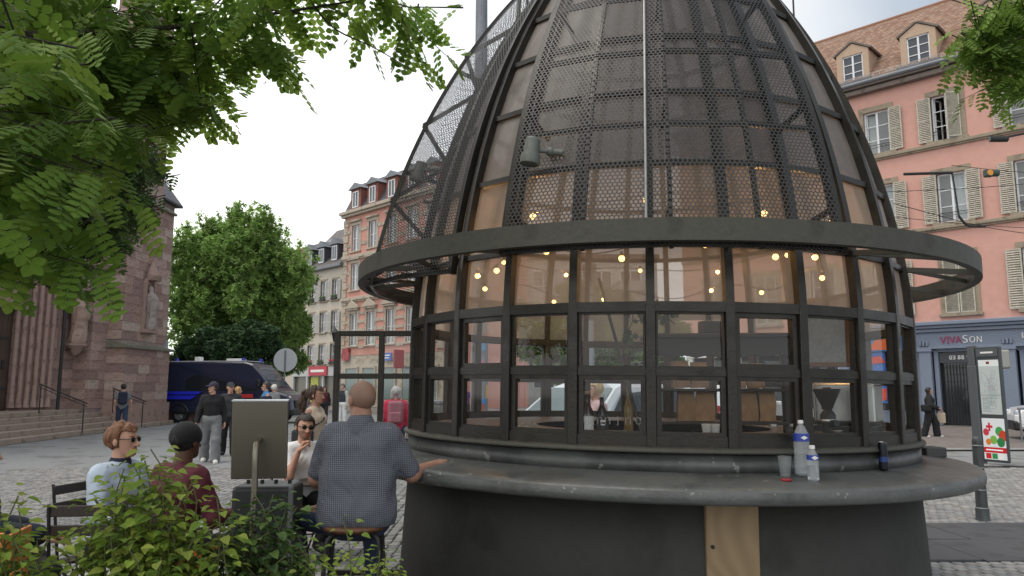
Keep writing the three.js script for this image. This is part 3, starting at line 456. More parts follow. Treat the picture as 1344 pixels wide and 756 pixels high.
// a window in a facade; local x along the wall, z outward; wall face at z = 0
function win(parent, x, y0, w, h, o = {}) {
  const key = [w, h, o.surround, o.sill, o.bars].join();
  const c = winCache[key] ??= (() => {
    const r = {}; const sw = o.surround ?? 0.2;
    if (sw) r.sur = merge([box(sw, h + 0.02, 0.3, -w / 2 - sw / 2, h / 2, -0.115), box(sw, h + 0.02, 0.3, w / 2 + sw / 2, h / 2, -0.115), box(w + 2 * sw + 0.004, sw * 1.15, 0.31, 0, h + sw * 0.575 + 0.01, -0.115), rbox(w + 2 * sw + 0.12, 0.13, 0.42, 0, -0.065, -0.07, 0.015)]);
    const f = 0.07, d = 0.06, cw = w / 2; r.frame = merge([box(f, h, d, -w / 2 + f / 2, h / 2, 0), box(f, h, d, w / 2 - f / 2, h / 2, 0), box(w - 2 * f, f, d, 0, f / 2, 0), box(w - 2 * f, f, d, 0, h - f / 2, 0), box(0.09, h - 2 * f, d + 0.01, 0, h / 2, 0)]).translate(0, 0, -0.14);
    const nb = o.bars ?? 2, g = []; for (const sx of [-1, 1]) for (let i = 1; i <= nb; i++) g.push(box(cw - f - 0.045, 0.035, 0.03, sx * (cw - f / 2 + 0.025) / 2, h * i / (nb + 1), -0.14)); r.bars = nb ? merge(g) : null;
    r.pane = uvm(new THREE.PlaneGeometry(cw - f - 0.04, (h - 2 * f) / 1).translate(0, h / 2, -0.145)); r.off = (cw - f / 2 + 0.025) / 2; r.room = merge([box(w + 1.0, h + 1.1, 0.03, 0, h / 2, -4.1), box(w + 1.0, 0.03, 3.68, 0, -0.55, -2.25), box(0.03, h + 1.1, 3.68, -w / 2 - 0.5, h / 2, -2.25), box(0.03, h + 1.1, 3.68, w / 2 + 0.5, h / 2, -2.25), box(w + 1.0, 0.03, 3.68, 0, h + 0.55, -2.25)]); r.cur = merge([box(cw * 0.8, h - 0.1, 0.02, 0, h / 2, -0.30)]);
    return r; })();
  const m = part(parent, 'window', c.frame, o.sash ?? mSash); m.position.set(x, y0, 0);
  if (c.sur) part(m, 'surround', c.sur, o.stone ?? mSurround);
  if (c.bars) part(m, 'glazing_bars', c.bars, o.sash ?? mSash);
  for (const sx of [-1, 1]) { if (o.open === sx) { const q = part(m, 'open_casement', merge([box(0.05, h - 0.16, 0.05, 0.025, h / 2, 0), box(0.05, h - 0.16, 0.05, w / 2 - 0.1, h / 2, 0), box(w / 2 - 0.12, 0.05, 0.05, w / 4 - 0.04, 0.1, 0), box(w / 2 - 0.12, 0.05, 0.05, w / 4 - 0.04, h - 0.1, 0), box(w / 2 - 0.12, 0.03, 0.03, w / 4 - 0.04, h * 0.5, 0)]), mSash); q.position.set(sx * (w / 2 - 0.08), 0, -0.18); q.rotation.y = sx < 0 ? 1.25 : Math.PI - 1.25; } else { const q = part(m, 'pane', c.pane, mPane); q.position.x = sx * c.off; } }
  part(m, 'room', c.room, mRoom); if (o.curtain) { const q = part(m, 'curtain', c.cur, mCurtain); q.position.x = o.curtain * w * 0.2; }
  if (o.shutters !== undefined) {   // angles from the wall for left and right leaf; 0 = flat against the wall, PI = shut
    const sw = w / 2 - 0.005, sh = h - 0.04, [fg, sg] = shutterGeo(sw, sh, o.slats ?? 20);
    o.shutters.forEach((a, i) => { if (a === null) return; const sx = i ? 1 : -1; const q = part(parent, 'shutter', fg, o.leaf ?? mShutter); const hx = x + sx * (w / 2 + 0.012), ca = Math.cos(a), sa = Math.sin(a); q.position.set(hx + sx * ca * sw / 2, y0 + h / 2, 0.075 + sa * sw / 2 * 1); q.rotation.y = -sx * a; part(q, 'slats', sg, o.leaf ?? mShutter); });
  }
  if (o.rail) part(m, 'guard_rail', merge([rod([-w / 2 - 0.02, 0.42, 0.0], [w / 2 + 0.02, 0.42, 0.0], 0.015, 6), rod([-w / 2 - 0.02, 0.30, 0.0], [w / 2 + 0.02, 0.30, 0.0], 0.01, 6)]), mIron);
  return m;
}
// overlapping flat tiles on a slope: local origin at the eave, x along, rise up and back
function tileRoof(parent, name, x0, x1, run, rise, tw, te, mat, tones) {
  const L = Math.hypot(run, rise), a = Math.atan2(rise, run), n = Math.floor(L / te), m = Math.floor((x1 - x0) / tw), g = uvm(new THREE.BoxGeometry(tw * 0.97, 0.022, te * 1.25));
  const im = new THREE.InstancedMesh(g, mat, n * m), M4 = new THREE.Matrix4(), q = new THREE.Quaternion(), e = new THREE.Euler(); let c = 0;
  for (let j = 0; j < n; j++) for (let i = 0; i < m; i++) { const d = (j + 0.5) * te, k = hash(i, j, 3); q.setFromEuler(e.set(a - 0.06, 0, (k - 0.5) * 0.02)); M4.compose(new THREE.Vector3(x0 + (i + 0.5 + (j % 2) * 0.5) * tw, Math.sin(a) * d + 0.03 + k * 0.008, -Math.cos(a) * d), q, new THREE.Vector3(1, 1, 1)); im.setMatrixAt(c, M4); const t = tones[Math.floor(hash(i, j, 9) * tones.length)]; im.setColorAt(c++, lin(...t)); }
  im.name = name; im.userData.kind = 'stuff'; parent.add(im); return im;
}
{ // ---- pink rendered house with the blue-grey shop, right
  const s0 = -21.6, W = 23.6, b = thing('pink_house', 'long pink rendered house with cream louvred shutters, dormers and a blue-grey shopfront', 'house', onStreet(s0), ST);
  const cols = []; for (let i = 0; i < 8; i++) cols.push(-19.7 + 2.8 * i - s0);
  const floors = [[4.62, 2.42], [8.45, 2.12], [12.02, 2.0]], ww = 1.08;
  const holes = []; for (const [y, h] of floors) for (const c of cols) holes.push(rect(c - ww / 2, c + ww / 2, y, y + h));
  part(b, 'wall', merge([extr(rect(0, W, 4.15, 15.2), 0.4, 0, holes).translate(0, 0, -0.4)]), mPink);
  part(b, 'side_wall', merge([box(0.4, 15.2, 9.2, 0.2, 7.6, -5.0), box(0.4, 15.2, 9.2, W - 0.2, 7.6, -5.0), box(W, 15.2, 0.4, W / 2, 7.6, -9.8)]), mPink);
  for (const y of [8.25, 11.83]) part(b, 'string_course', merge([rbox(W, 0.16, 0.2, W / 2, y + 0.02, 0.06, 0.03), box(W, 0.07, 0.1, W / 2, y - 0.09, 0.04)]), mSurround);
  const st = { '1,4': [Math.PI - 0.02, Math.PI - 0.02], '2,3': [null, 0.08], '2,4': [0.05, Math.PI - 0.55], '2,2': [0.05, 0.05], '1,3': [0.05, 0.05], '0,4': [Math.PI - 0.02, Math.PI - 0.02], '0,0': [Math.PI - 0.02, Math.PI - 0.02], '0,1': [Math.PI - 0.02, Math.PI - 0.02] };
  st['1,4'] = [0.06, 0.07];
  floors.forEach(([y, h], f) => cols.forEach((c, i) => win(b, c, y, ww, h, { shutters: st[f + ',' + i] ?? [0.05 + 0.03 * hash(i, f, 2), 0.05], rail: f > 0, curtain: f === 1 ? 1 : hash(i, f, 1) > 0.5 ? -1 : 0, open: f === 2 && (i === 3 || i === 4) ? -1 : undefined, slats: 24 })));
  part(b, 'cornice', merge([rbox(W + 0.2, 0.22, 0.38, W / 2, 15.02, 0.12, 0.03), rbox(W + 0.3, 0.12, 0.55, W / 2, 15.22, 0.18, 0.03)]), M('cornice_paint', { color: lin(0.21, 0.17, 0.15), map: rep(T.blotch, 0.6), roughness: 0.8 }));
  part(b, 'gutter', merge([new THREE.CylinderGeometry(0.11, 0.11, W + 0.3, 12, 1, false).rotateZ(Math.PI / 2).translate(W / 2, 15.34, 0.46)]), mZinc);
  // roof
  const rp = [[0.45, 15.3], [-4.55, 20.25], [-10, 15.2]], rv = []; for (let i = 0; i < 2; i++) { const [z0, y0] = rp[i], [z1, y1] = rp[i + 1]; rv.push([-0.1, y0, z0], [W + 0.1, y0, z0], [W + 0.1, y1, z1], [-0.1, y0, z0], [W + 0.1, y1, z1], [-0.1, y1, z1]); }
  for (const x of [0, W]) rv.push([x, 15.2, 0], [x, 20.2, -4.55], [x, 15.2, -10]);
  const roof = part(b, 'roof', merge([polyGeo(rv)]), stone('roof_underlay', [0.2, 0.11, 0.07], T.grain, 0.5));
  const tiles = tileRoof(roof, 'roof_tiles', -0.1, W, 5.0, 4.95, 0.165, 0.155, stone('clay_tile', [1, 1, 1], T.grain, 1.2, 0.85, 0.003), [[0.30, 0.17, 0.115], [0.34, 0.215, 0.15], [0.25, 0.145, 0.10], [0.37, 0.25, 0.18], [0.29, 0.19, 0.14]]);
  tiles.position.set(0, 15.33, 0.42);
  part(roof, 'ridge', merge([new THREE.CylinderGeometry(0.11, 0.11, W + 0.2, 10).rotateZ(Math.PI / 2).translate(W / 2, 20.27, -4.55)]), stone('ridge_tile', [0.33, 0.18, 0.12], T.grain, 1));
  const sg = []; for (let x = 0; x < W; x += 0.28) sg.push(box(0.025, 0.30, 0.02, x, 15.62, 0.18)); for (const y of [15.5, 15.63, 15.77]) sg.push(box(W, 0.022, 0.02, W / 2, y, 0.19));
  part(roof, 'snow_guard', merge(sg), M('guard_grey', { color: lin(0.36, 0.37, 0.39), roughness: 0.5, metalness: 0.3 }));
  // dormers
  const mDorm = stone('dormer_render', [0.50, 0.37, 0.27], T.plaster, 0.4, 0.9);
  const dg = merge([extr([[-0.72, 0], [0.72, 0], [0.72, 1.55], [0, 1.98], [-0.72, 1.55]], 0.2, 0, [rect(-0.46, 0.46, 0.12, 1.42)]), ...[-1, 1].map((sx) => { const v = []; const x = sx * 0.72; v.push([x, 0, 0], [x, 1.55, 0], [x, 1.55, -1.6]); return polyGeo([...v, v[2], v[1], v[0]]); })]);
  const dr = merge([-1, 1].map((sx) => { const g = box(0.98, 0.08, 2.4, 0, 0, -0.95); g.rotateZ(-sx * 0.54); return g.translate(sx * 0.44, 1.80, 0); }));
  for (let i = 0; i < 8; i++) {
    const x = cols[i] - 0.85; const d = part(b, 'dormer', dg, mDorm); d.position.set(x, 15.55, -0.15);
    part(d, 'dormer_roof', dr, M('dormer_roof_paint', { color: lin(0.18, 0.15, 0.13), roughness: 0.7, map: rep(T.grain, 1) }));
    const f = part(d, 'sash', merge([box(0.06, 1.3, 0.06, -0.43, 0.77, 0.12), box(0.06, 1.3, 0.06, 0.43, 0.77, 0.12), box(0.86, 0.06, 0.06, 0, 0.15, 0.12), box(0.86, 0.06, 0.06, 0, 1.39, 0.12), box(0.08, 1.2, 0.07, 0, 0.77, 0.12), ...[0.57, 0.98].map((y) => box(0.82, 0.035, 0.04, 0, y, 0.12))]), mSash);
    part(d, 'pane', merge([box(0.86, 1.24, 0.01, 0, 0.77, 0.10)]), M('dim_dormer_glass', { color: lin(0.05, 0.06, 0.075), roughness: 0.06, specularIntensity: 1 }));  // opaque dark pane; the unlit room behind is put into its colour
    part(d, 'flashing', merge([box(1.7, 0.10, 0.5, 0, 0.02, 0.25)]), mZinc);
  }
  // shopfront
  const mShop = M('shopfront_paint', { color: lin(0.20, 0.245, 0.33), roughness: 0.55, map: rep(T.plaster, 0.5) }), mShopD = mShop, mPanel = M('sign_panel', { color: lin(0.06, 0.066, 0.078), roughness: 0.5 }), mDimShopGlass = M('shop_glass', { color: lin(0.03, 0.035, 0.04), roughness: 0.05, specularIntensity: 1 });  // near-black shop glass: the dim shop inside is put into its colour
  const sx = (s) => s - s0;
  const sh = (name, l, m, label) => part(b, name, merge(l), m, label);
  sh('shop_cornice', [rbox(16.5, 0.16, 0.62, sx(-5.4), 4.22, 0.2, 0.03), rbox(16.4, 0.12, 0.5, sx(-5.4), 4.08, 0.15, 0.03), rbox(16.3, 0.14, 0.36, sx(-5.4), 3.94, 0.1, 0.02)], mShop);
  const fascia = sh('shop_fascia', [rbox(16.2, 0.62, 0.24, sx(-5.4), 3.56, 0.04, 0.02), rbox(16.2, 0.10, 0.30, sx(-5.4), 3.22, 0.06, 0.02)], mShop);
  for (const s of [-13.3, -9.95, -6.95, -3.4, 0.4]) { const p = sh('pilaster', [rbox(0.46, 3.0, 0.26, sx(s), 1.65, 0.06, 0.02), rbox(0.54, 0.5, 0.32, sx(s), 0.25, 0.06, 0.02), rbox(0.56, 0.12, 0.34, sx(s), 3.12, 0.07, 0.02), ...[-0.13, 0, 0.13].map((d) => rbox(0.09, 0.22, 0.12, sx(s) + d, 3.40, 0.2, 0.03))], mShop); }
  sh('dim_shop_front', [box(W, 4.1, 0.1, W / 2, 2.05, -0.42)], mDimShopGlass);  // one dark sheet standing in for the dim shop interior
  const doorS = -8.45; // door bay with fascia panel, grille and frame
  sh('door_frame', [box(0.16, 3.1, 0.2, sx(-9.58), 1.6, -0.12), box(0.16, 3.1, 0.2, sx(-7.32), 1.6, -0.12), box(2.2, 0.14, 0.2, sx(doorS), 3.12, -0.12)], mShopD);
  const pp = sh('phone_panel', [box(2.06, 0.42, 0.08, sx(doorS), 2.80, -0.14)], mPanel);
  part(pp, 'lettering', text('03 88 1', 0.165, 0.02).translate(sx(-8.75), 2.81, -0.1), mWhite);
  const gr = []; for (let i = 0; i <= 17; i++) gr.push(box(0.02, 2.45, 0.02, sx(-9.46) + i * 0.118, 1.3, -0.2)); for (let i = 0; i < 9; i++) gr.push(box(2.05, 0.018, 0.018, sx(doorS), 0.15 + i * 0.28, -0.22));
  sh('grille', gr, mIron);
  part(fascia, 'lettering', text('VIVA', 0.27, 0.03, fontR).translate(sx(-8.92), 3.53, 0.165), M('sign_red', { color: lin(0.34, 0.015, 0.09), roughness: 0.5 }), 'red letters VIVA');
  part(fascia, 'lettering', merge([text('S', 0.30, 0.03, fontR).translate(sx(-8.40), 3.54, 0.165), text('ON', 0.24, 0.03, fontR).translate(sx(-8.03), 3.51, 0.165)]), mWhite, 'white letters SON');
  part(fascia, 'lettering', text('LA', 0.2, 0.03, font).translate(sx(-6.30), 3.60, 0.165), mWhite, 'white letters LA'); part(fascia, 'lettering', text('S', 0.2, 0.03, font).translate(sx(-10.35), 3.58, 0.165), mWhite);
  sh('stall_riser', [box(2.8, 0.6, 0.2, sx(-11.6), 0.3, -0.1), box(3.0, 0.6, 0.2, sx(-5.2), 0.3, -0.1), box(3.3, 0.6, 0.2, sx(-1.5), 0.3, -0.1)], mShopD);
  sh('window_frame', [box(0.14, 2.5, 0.16, sx(-10.3), 1.85, -0.1), box(0.14, 2.5, 0.16, sx(-6.55), 1.85, -0.1), box(0.14, 2.5, 0.16, sx(-3.85), 1.85, -0.1), box(3.0, 0.14, 0.16, sx(-5.2), 3.1, -0.1)], mShopD);
  sh('poster', [box(0.42, 2.1, 0.02, sx(-10.62), 1.75, -0.2)], M('cyan_poster', { color: lin(0.02, 0.36, 0.62), roughness: 0.5 }), 'bright cyan poster in the shop window');
  sh('poster', [box(0.6, 1.5, 0.02, sx(-5.6), 2.0, -0.2)], M('poster_beige', { color: lin(0.5, 0.45, 0.3), roughness: 0.5 }), 'beige poster in the shop window');
  // neighbouring shop: white front with blue and orange board
  sh('white_shopfront', [box(8.0, 0.9, 0.2, sx(-17.5), 3.55, 0.02), ...[-21.3, -18.6, -16.0, -13.7].map((s) => box(0.35, 3.1, 0.2, sx(s), 1.55, 0)), box(8, 0.6, 0.2, sx(-17.5), 0.3, -0.02)], stone('white_render', [0.66, 0.66, 0.64], T.plaster, 0.4));
  const bs = sh('shop_board', [box(2.9, 0.72, 0.06, sx(-12.1), 3.5, 0.22)], M('board_blue', { color: lin(0.03, 0.25, 0.62), roughness: 0.4 }), 'blue shop board with an orange flame shape');
  part(bs, 'motif', merge([extr([[-0.5, -0.3], [0.5, -0.3], [0.55, 0.1], [0.1, 0.34], [-0.2, 0.1]], 0.03).translate(sx(-11.7), 3.5, 0.25)]), M('board_orange', { color: lin(0.7, 0.13, 0.02), roughness: 0.45 }));
  const fb2 = sh('shop_banner', [box(0.75, 2.2, 0.05, sx(-11.9), 2.0, 0.18)], M('banner_blue', { color: lin(0.03, 0.12, 0.42), roughness: 0.5 })); part(fb2, 'motif', merge([extr([[-0.3, 0], [0.3, 0.1], [0.33, 0.6], [-0.1, 0.5]], 0.02).translate(sx(-11.85), 0.95, 0.21), extr([[-0.3, 0], [0.3, 0.05], [0.1, 0.35], [-0.3, 0.3]], 0.02).translate(sx(-11.8), 2.6, 0.21)]), M('banner_red', { color: lin(0.6, 0.05, 0.03), roughness: 0.5 }));
  const hang = sh('hanging_sign', [box(0.06, 1.15, 0.72, sx(-10.95), 3.55, 0.62)], M('sign_blue', { color: lin(0.015, 0.27, 0.72), roughness: 0.4 }), 'sky blue hanging sign with white letters');
  for (const [t, y, s] of [['COM', 3.72, 0.24], ['BUS', 3.35, 0.30]]) part(hang, 'lettering', text(t, s, 0.02).rotateY(-Math.PI / 2).translate(sx(-10.985), y, 0.62), mWhite);
}
{ // ---- stone-dressed pink house, far left of the kiosk
  const s0 = -55.2, W = 13.5, b = thing('banded_house', 'tall pink brick house with pale stone bands, pediments and slate mansard', 'house', onStreet(s0), ST);
  const cols = [1.75, 4.25, 6.95, 9.6, 12.1], floors = [[5.0, 2.7], [9.7, 2.3], [13.05, 2.25]], ww = 1.15, mB = stone('pink_brick', [0.58, 0.29, 0.24], T.plaster, 0.5, 0.9), mS = stone('pale_ashlar', [0.47, 0.405, 0.33], T.blotch, 0.5, 0.9);
  const holes = []; for (const [y, h] of floors) for (const c of cols) holes.push(rect(c - ww / 2, c + ww / 2, y, y + h));
  part(b, 'wall', merge([extr(rect(0, W, 4.2, 16.4), 0.45, 0, holes).translate(0, 0, -0.45)]), mB);
  part(b, 'side_wall', merge([box(0.4, 16.4, 8, 0.2, 8.2, -4.46), box(0.4, 16.4, 8, W - 0.2, 8.2, -4.46), box(W, 16.4, 0.4, W / 2, 8.2, -8.7)]), mB);
  for (const y of [8.95, 12.55]) part(b, 'string_course', merge([rbox(W + 0.1, 0.28, 0.3, W / 2, y, 0.1, 0.04), box(W, 0.12, 0.16, W / 2, y - 0.2, 0.06)]), mS);
  for (const y of [4.9, 5.6, 6.3, 7.0, 7.7, 10.1, 11.2, 13.6, 14.8]) { let x = 0.0; for (const c of [...cols, W + 0.8]) { const x1 = Math.min(W, c - ww / 2 - 0.24); if (x1 - x > 0.1) part(b, 'stone_band', merge([box(x1 - x, 0.26, 0.1, (x + x1) / 2, y, 0.01)]), mS); x = c + ww / 2 + 0.24; } }
  for (const x of [0.2, W - 0.2]) for (let i = 0; i < 17; i++) part(b, 'quoin', uvm(rbox(i % 2 ? 0.55 : 0.75, 0.62, 0.14, x + (x < 1 ? 0.1 : -0.1), 4.7 + i * 0.68, 0.03, 0.02)), mS);
  floors.forEach(([y, h], f) => cols.forEach((c) => { win(b, c, y, ww, h, { surround: 0.24, stone: mS, bars: 1, curtain: hash(Math.round(c * 10), f, 1) > 0.4 ? -1 : 1 }); if (f === 0) part(b, 'pediment', merge([extr([[-0.95, 0], [0.95, 0], [0.95, 0.12], [0, 0.72], [-0.95, 0.12]], 0.3, 0.02).translate(c, y + h + 0.42, 0), box(1.7, 0.12, 0.26, c, y + h + 0.34, 0.1)]), mS); else part(b, 'window_cornice', merge([rbox(1.75, 0.16, 0.26, c, y + h + 0.36, 0.1, 0.03)]), mS); }));
  part(b, 'cornice', merge([rbox(W + 0.5, 0.3, 0.7, W / 2, 16.45, 0.15, 0.05), rbox(W + 0.3, 0.2, 0.45, W / 2, 16.2, 0.1, 0.04)]), mS);
  const v = [], p = [[0.1, 16.6], [-1.3, 19.4], [-4.4, 20.3], [-8.8, 16.6]]; for (let i = 0; i < 3; i++) { const [z0, y0] = p[i], [z1, y1] = p[i + 1]; v.push([0, y0, z0], [W, y0, z0], [W, y1, z1], [0, y0, z0], [W, y1, z1], [0, y1, z1]); } for (const x of [0.01, W - 0.01]) v.push([x, 16.6, 0.1], [x, 19.4, -1.3], [x, 20.3, -4.4], [x, 16.6, 0.1], [x, 20.3, -4.4], [x, 16.6, -8.8]);
  const roof = part(b, 'roof', merge([polyGeo(v)]), mSlate);
  for (const c of cols) { const d = part(b, 'dormer', merge([box(1.5, 1.75, 1.2, 0, 0.9, -0.5)]), stone('dormer_red', [0.26, 0.10, 0.075], T.grain, 0.6)); d.position.set(c, 16.65, 0.0); part(d, 'dormer_roof', merge([extr([[-0.95, 0], [0.95, 0], [0, 0.55]], 1.7).translate(0, 1.78, -1.4)]), mZinc); part(d, 'sash', merge([box(0.08, 1.4, 0.06, -0.4, 0.85, 0.13), box(0.08, 1.4, 0.06, 0.4, 0.85, 0.13), box(0.9, 0.08, 0.06, 0, 0.2, 0.13), box(0.9, 0.08, 0.06, 0, 1.52, 0.13), box(0.07, 1.3, 0.06, 0, 0.85, 0.13)]), mSash); part(d, 'pane', merge([box(0.8, 1.3, 0.02, 0, 0.85, 0.105)]), M('dim_far_glass', { color: lin(0.07, 0.08, 0.09), roughness: 0.08 })); }  // dark pane colour stands in for the dim rooms behind
  for (const c of cols) { const o = part(b, 'shop_window', merge([box(1.7, 2.4, 0.08, c, 1.9, 0.02)]), M('green_shop_glass', { color: lin(0.12, 0.17, 0.16), roughness: 0.1 })); part(o, 'frame', merge([box(0.12, 2.5, 0.14, c - 0.88, 1.95, 0.05), box(0.12, 2.5, 0.14, c + 0.88, 1.95, 0.05), box(1.9, 0.14, 0.16, c, 3.2, 0.05)]), mS); }
  part(b, 'ground_storey', merge([extr(rect(0, W, 0, 4.25), 0.4, 0, cols.map((c) => rect(c - 0.8, c + 0.8, 0.7, 3.1))).translate(0, 0, -0.43)]), mS);
  part(b, 'shop_sign', merge([box(1.0, 1.0, 0.12, 0.95, 4.3, 0.15)]), M('sign_crimson', { color: lin(0.30, 0.02, 0.03), roughness: 0.5 }), 'square crimson shop sign');
  part(b, 'shop_sign', merge([box(0.12, 1.4, 0.9, 9.0, 3.7, 0.6)]), M('sign_crimson', {}), 'crimson hanging sign');
  const bsg = part(b, 'street_sign', merge([box(1.0, 0.6, 0.05, 7.0, 3.95, 0.2)]), M('street_blue', { color: lin(0.02, 0.10, 0.45), roughness: 0.5 }), 'blue direction sign'); part(bsg, 'lettering', merge([box(0.7, 0.09, 0.02, 7.0, 4.06, 0.235), box(0.55, 0.09, 0.02, 6.95, 3.86, 0.235)]), mWhite);
}
{ // ---- cream house with slate roof
  const s0 = -63.2, W = 7.95, b = thing('cream_house', 'cream rendered house with grey shutters, slate roof and red shop sign', 'house', onStreet(s0), ST);
  const cols = [1.0, 3.0, 4.9, 6.8], floors = [[3.55, 1.75], [6.35, 1.8], [9.15, 1.8]], ww = 0.95;
  const holes = []; for (const [y, h] of floors) for (const c of cols) holes.push(rect(c - ww / 2, c + ww / 2, y, y + h)); const mL = M('grey_shutter', { color: lin(0.48, 0.47, 0.44), roughness: 0.7 });
  part(b, 'wall', merge([extr(rect(0, W, 3.0, 12.0), 0.4, 0, holes).translate(0, 0, -0.4)]), mCream);
  part(b, 'side_wall', merge([box(0.3, 12, 8, 0.15, 6, -4.41), box(0.3, 12, 8, W - 0.15, 6, -4.41), box(W, 12, 0.3, W / 2, 6, -8.56)]), mCream);
  floors.forEach(([y, h], f) => cols.forEach((c, i) => { win(b, c, y, ww, h, { surround: 0.12, shutters: [0.06, 0.08], slats: 14, leaf: mL, bars: 1, rail: true }); if (f !== 1) { const fl = part(b, 'flower_box', merge([box(0.9, 0.16, 0.2, c, y + 0.1, 0.14)]), mIron); if (f === 0 && i % 2) part(fl, 'flowers', merge(Array.from({ length: 14 }, (_, k) => ball(0.06, c - 0.4 + k * 0.06, y + 0.26 + hash(k, i, 1) * 0.1, 0.16, 6, 5))), M('red_flowers', { color: lin(0.4, 0.03, 0.05), roughness: 0.8 })); else part(fl, 'leaves', merge(Array.from({ length: 14 }, (_, k) => ball(0.07, c - 0.4 + k * 0.06, y + 0.24 + hash(k, i, 1) * 0.1, 0.16, 6, 5))), M('box_leaves', { color: lin(0.04, 0.08, 0.02), roughness: 0.8 })); } }));
  part(b, 'cornice', merge([rbox(W + 0.3, 0.3, 0.6, W / 2, 12.1, 0.15, 0.05)]), mZinc);
  const v = [], p = [[0.3, 12.2], [-4.2, 16.9], [-8.8, 12.2]]; for (let i = 0; i < 2; i++) { const [z0, y0] = p[i], [z1, y1] = p[i + 1]; v.push([-0.1, y0, z0], [W, y0, z0], [W, y1, z1], [-0.1, y0, z0], [W, y1, z1], [-0.1, y1, z1]); } for (const x of [0, W - 0.02]) v.push([x, 12.2, 0.3], [x, 16.9, -4.2], [x, 12.2, -8.8]);
  const roof = part(b, 'roof', merge([polyGeo(v)]), stone('slate_brown', [0.11, 0.095, 0.09], T.grain, 0.8, 0.6, 0.006));
  for (const c of [2.0, 4.1, 6.3]) { const d = part(b, 'dormer', merge([box(1.1, 1.5, 1.8, 0, 0.75, -0.9)]), mSlate); d.position.set(c, 12.6, -0.1); part(d, 'dormer_roof', merge([extr([[-0.75, 0], [0.75, 0], [0, 0.6]], 2.2).translate(0, 1.5, -2.0)]), mZinc); part(d, 'sash', merge([box(0.8, 1.3, 0.04, 0, 0.75, 0.02)]), mSash); part(d, 'pane', merge([box(0.28, 1.1, 0.02, -0.18, 0.75, 0.045), box(0.28, 1.1, 0.02, 0.18, 0.75, 0.045)]), M('dim_far_glass', {})); }
  const ch = part(roof, 'chimney', merge([box(1.0, 1.7, 0.7, 5.2, 17.0, -3.9), box(1.15, 0.15, 0.85, 5.2, 17.9, -3.9)]), stone('chimney_stone', [0.36, 0.28, 0.22], T.blotch, 0.6));
  for (let i = 0; i < 3; i++) part(roof, 'skylight', merge([box(0.9, 0.08, 1.2, 1.0 + i * 1.4, 0, 0).rotateX(0.8).translate(0, 15.3 - (i % 2) * 0.3, -2.6 + (i % 2) * 0.3)]), mZinc);
  part(b, 'shopfront', merge([box(W, 0.8, 0.2, W / 2, 2.95, -0.02), ...[0.1, 2.6, 5.3, 7.8].map((x) => box(0.25, 2.6, 0.2, x, 1.3, -0.02))]), M('shop_pale', { color: lin(0.42, 0.43, 0.44), roughness: 0.6 }));
  part(b, 'shop_glass', merge([box(W, 2.6, 0.05, W / 2, 1.3, -0.2)]), M('shop_interior', { color: lin(0.12, 0.115, 0.09), roughness: 0.2 })); part(b, 'poster', merge([box(1.3, 2.2, 0.03, 3.6, 1.4, -0.14)]), M('yellow_poster', { color: lin(0.42, 0.44, 0.08), roughness: 0.5 }), 'yellow green poster in the shop window');
  const sg = part(b, 'shop_sign', merge([box(3.0, 0.8, 0.12, 4.6, 3.0, 0.16)]), M('sign_red2', { color: lin(0.42, 0.03, 0.05), roughness: 0.5 }), 'red shop sign'); part(sg, 'stripe', merge([box(2.2, 0.22, 0.02, 4.6, 3.0, 0.23)]), mWhite);
}
{ // ---- brown-roofed house farther along
  const s0 = -72.5, W = 9.2, b = thing('brown_roof_house', 'plain beige house with a brown tiled roof beside the cream house', 'house', onStreet(s0), ST);
  part(b, 'wall', merge([box(W, 11.2, 9, W / 2, 5.6, -4.5)]), mCream); for (const y of [3.8, 6.6, 9.0]) for (const x of [1.2, 3.4, 5.6, 7.8]) { const w = part(b, 'window', merge([box(1.1, 1.7, 0.1, x, y + 0.85, 0.04)]), mSash); part(w, 'pane', merge([box(0.4, 1.5, 0.02, x - 0.26, y + 0.85, 0.1), box(0.4, 1.5, 0.02, x + 0.26, y + 0.85, 0.1)]), M('dim_far_glass', {})); }
  const v = [], p = [[0.4, 11.2], [-4.5, 16.2], [-9.4, 11.2]]; for (let i = 0; i < 2; i++) { const [z0, y0] = p[i], [z1, y1] = p[i + 1]; v.push([-0.1, y0, z0], [W, y0, z0], [W, y1, z1], [-0.1, y0, z0], [W, y1, z1], [-0.1, y1, z1]); } for (const x of [0, W]) v.push([x, 11.2, 0.4], [x, 16.2, -4.5], [x, 11.2, -9.4]);
  part(b, 'roof', merge([polyGeo(v)]), stone('brown_tile', [0.22, 0.12, 0.075], T.grain, 0.7)); part(b, 'awning', merge([box(5, 0.9, 0.9, 4, 3.2, 0.4)]), M('awning_red', { color: lin(0.3, 0.07, 0.05), roughness: 0.8 }));
}
{ // ---- pale modern block seen through the kiosk
  const b = thing('apartment_block', 'pale modern apartment block with ribbon windows beyond the street trees', 'apartment block', P(-4, 0, 66));
  part(b, 'wall', merge([box(22, 13, 10, 6, 6.5, -5)]), stone('block_white', [0.52, 0.53, 0.53], T.plaster, 0.2));
  for (let f = 0; f < 4; f++) for (let i = 0; i < 8; i++) { const w = part(b, 'window', merge([box(1.9, 1.5, 0.1, -3.6 + i * 2.6, 2.2 + f * 3, 0.04)]), mSash); part(w, 'pane', merge([box(0.8, 1.3, 0.02, -4.05 + i * 2.6, 2.2 + f * 3, 0.1), box(0.8, 1.3, 0.02, -3.15 + i * 2.6, 2.2 + f * 3, 0.1)]), M('dim_far_glass', {})); if (i % 2) part(b, 'balcony', merge([box(2.4, 0.9, 0.9, -3.6 + i * 2.6, 1.5 + f * 3, 0.45)]), stone('balcony_grey', [0.38, 0.39, 0.40], T.plaster, 0.5)); }
  part(b, 'roof_edge', merge([box(22.4, 0.4, 10.4, 6, 13.2, -5)]), mZinc);
}
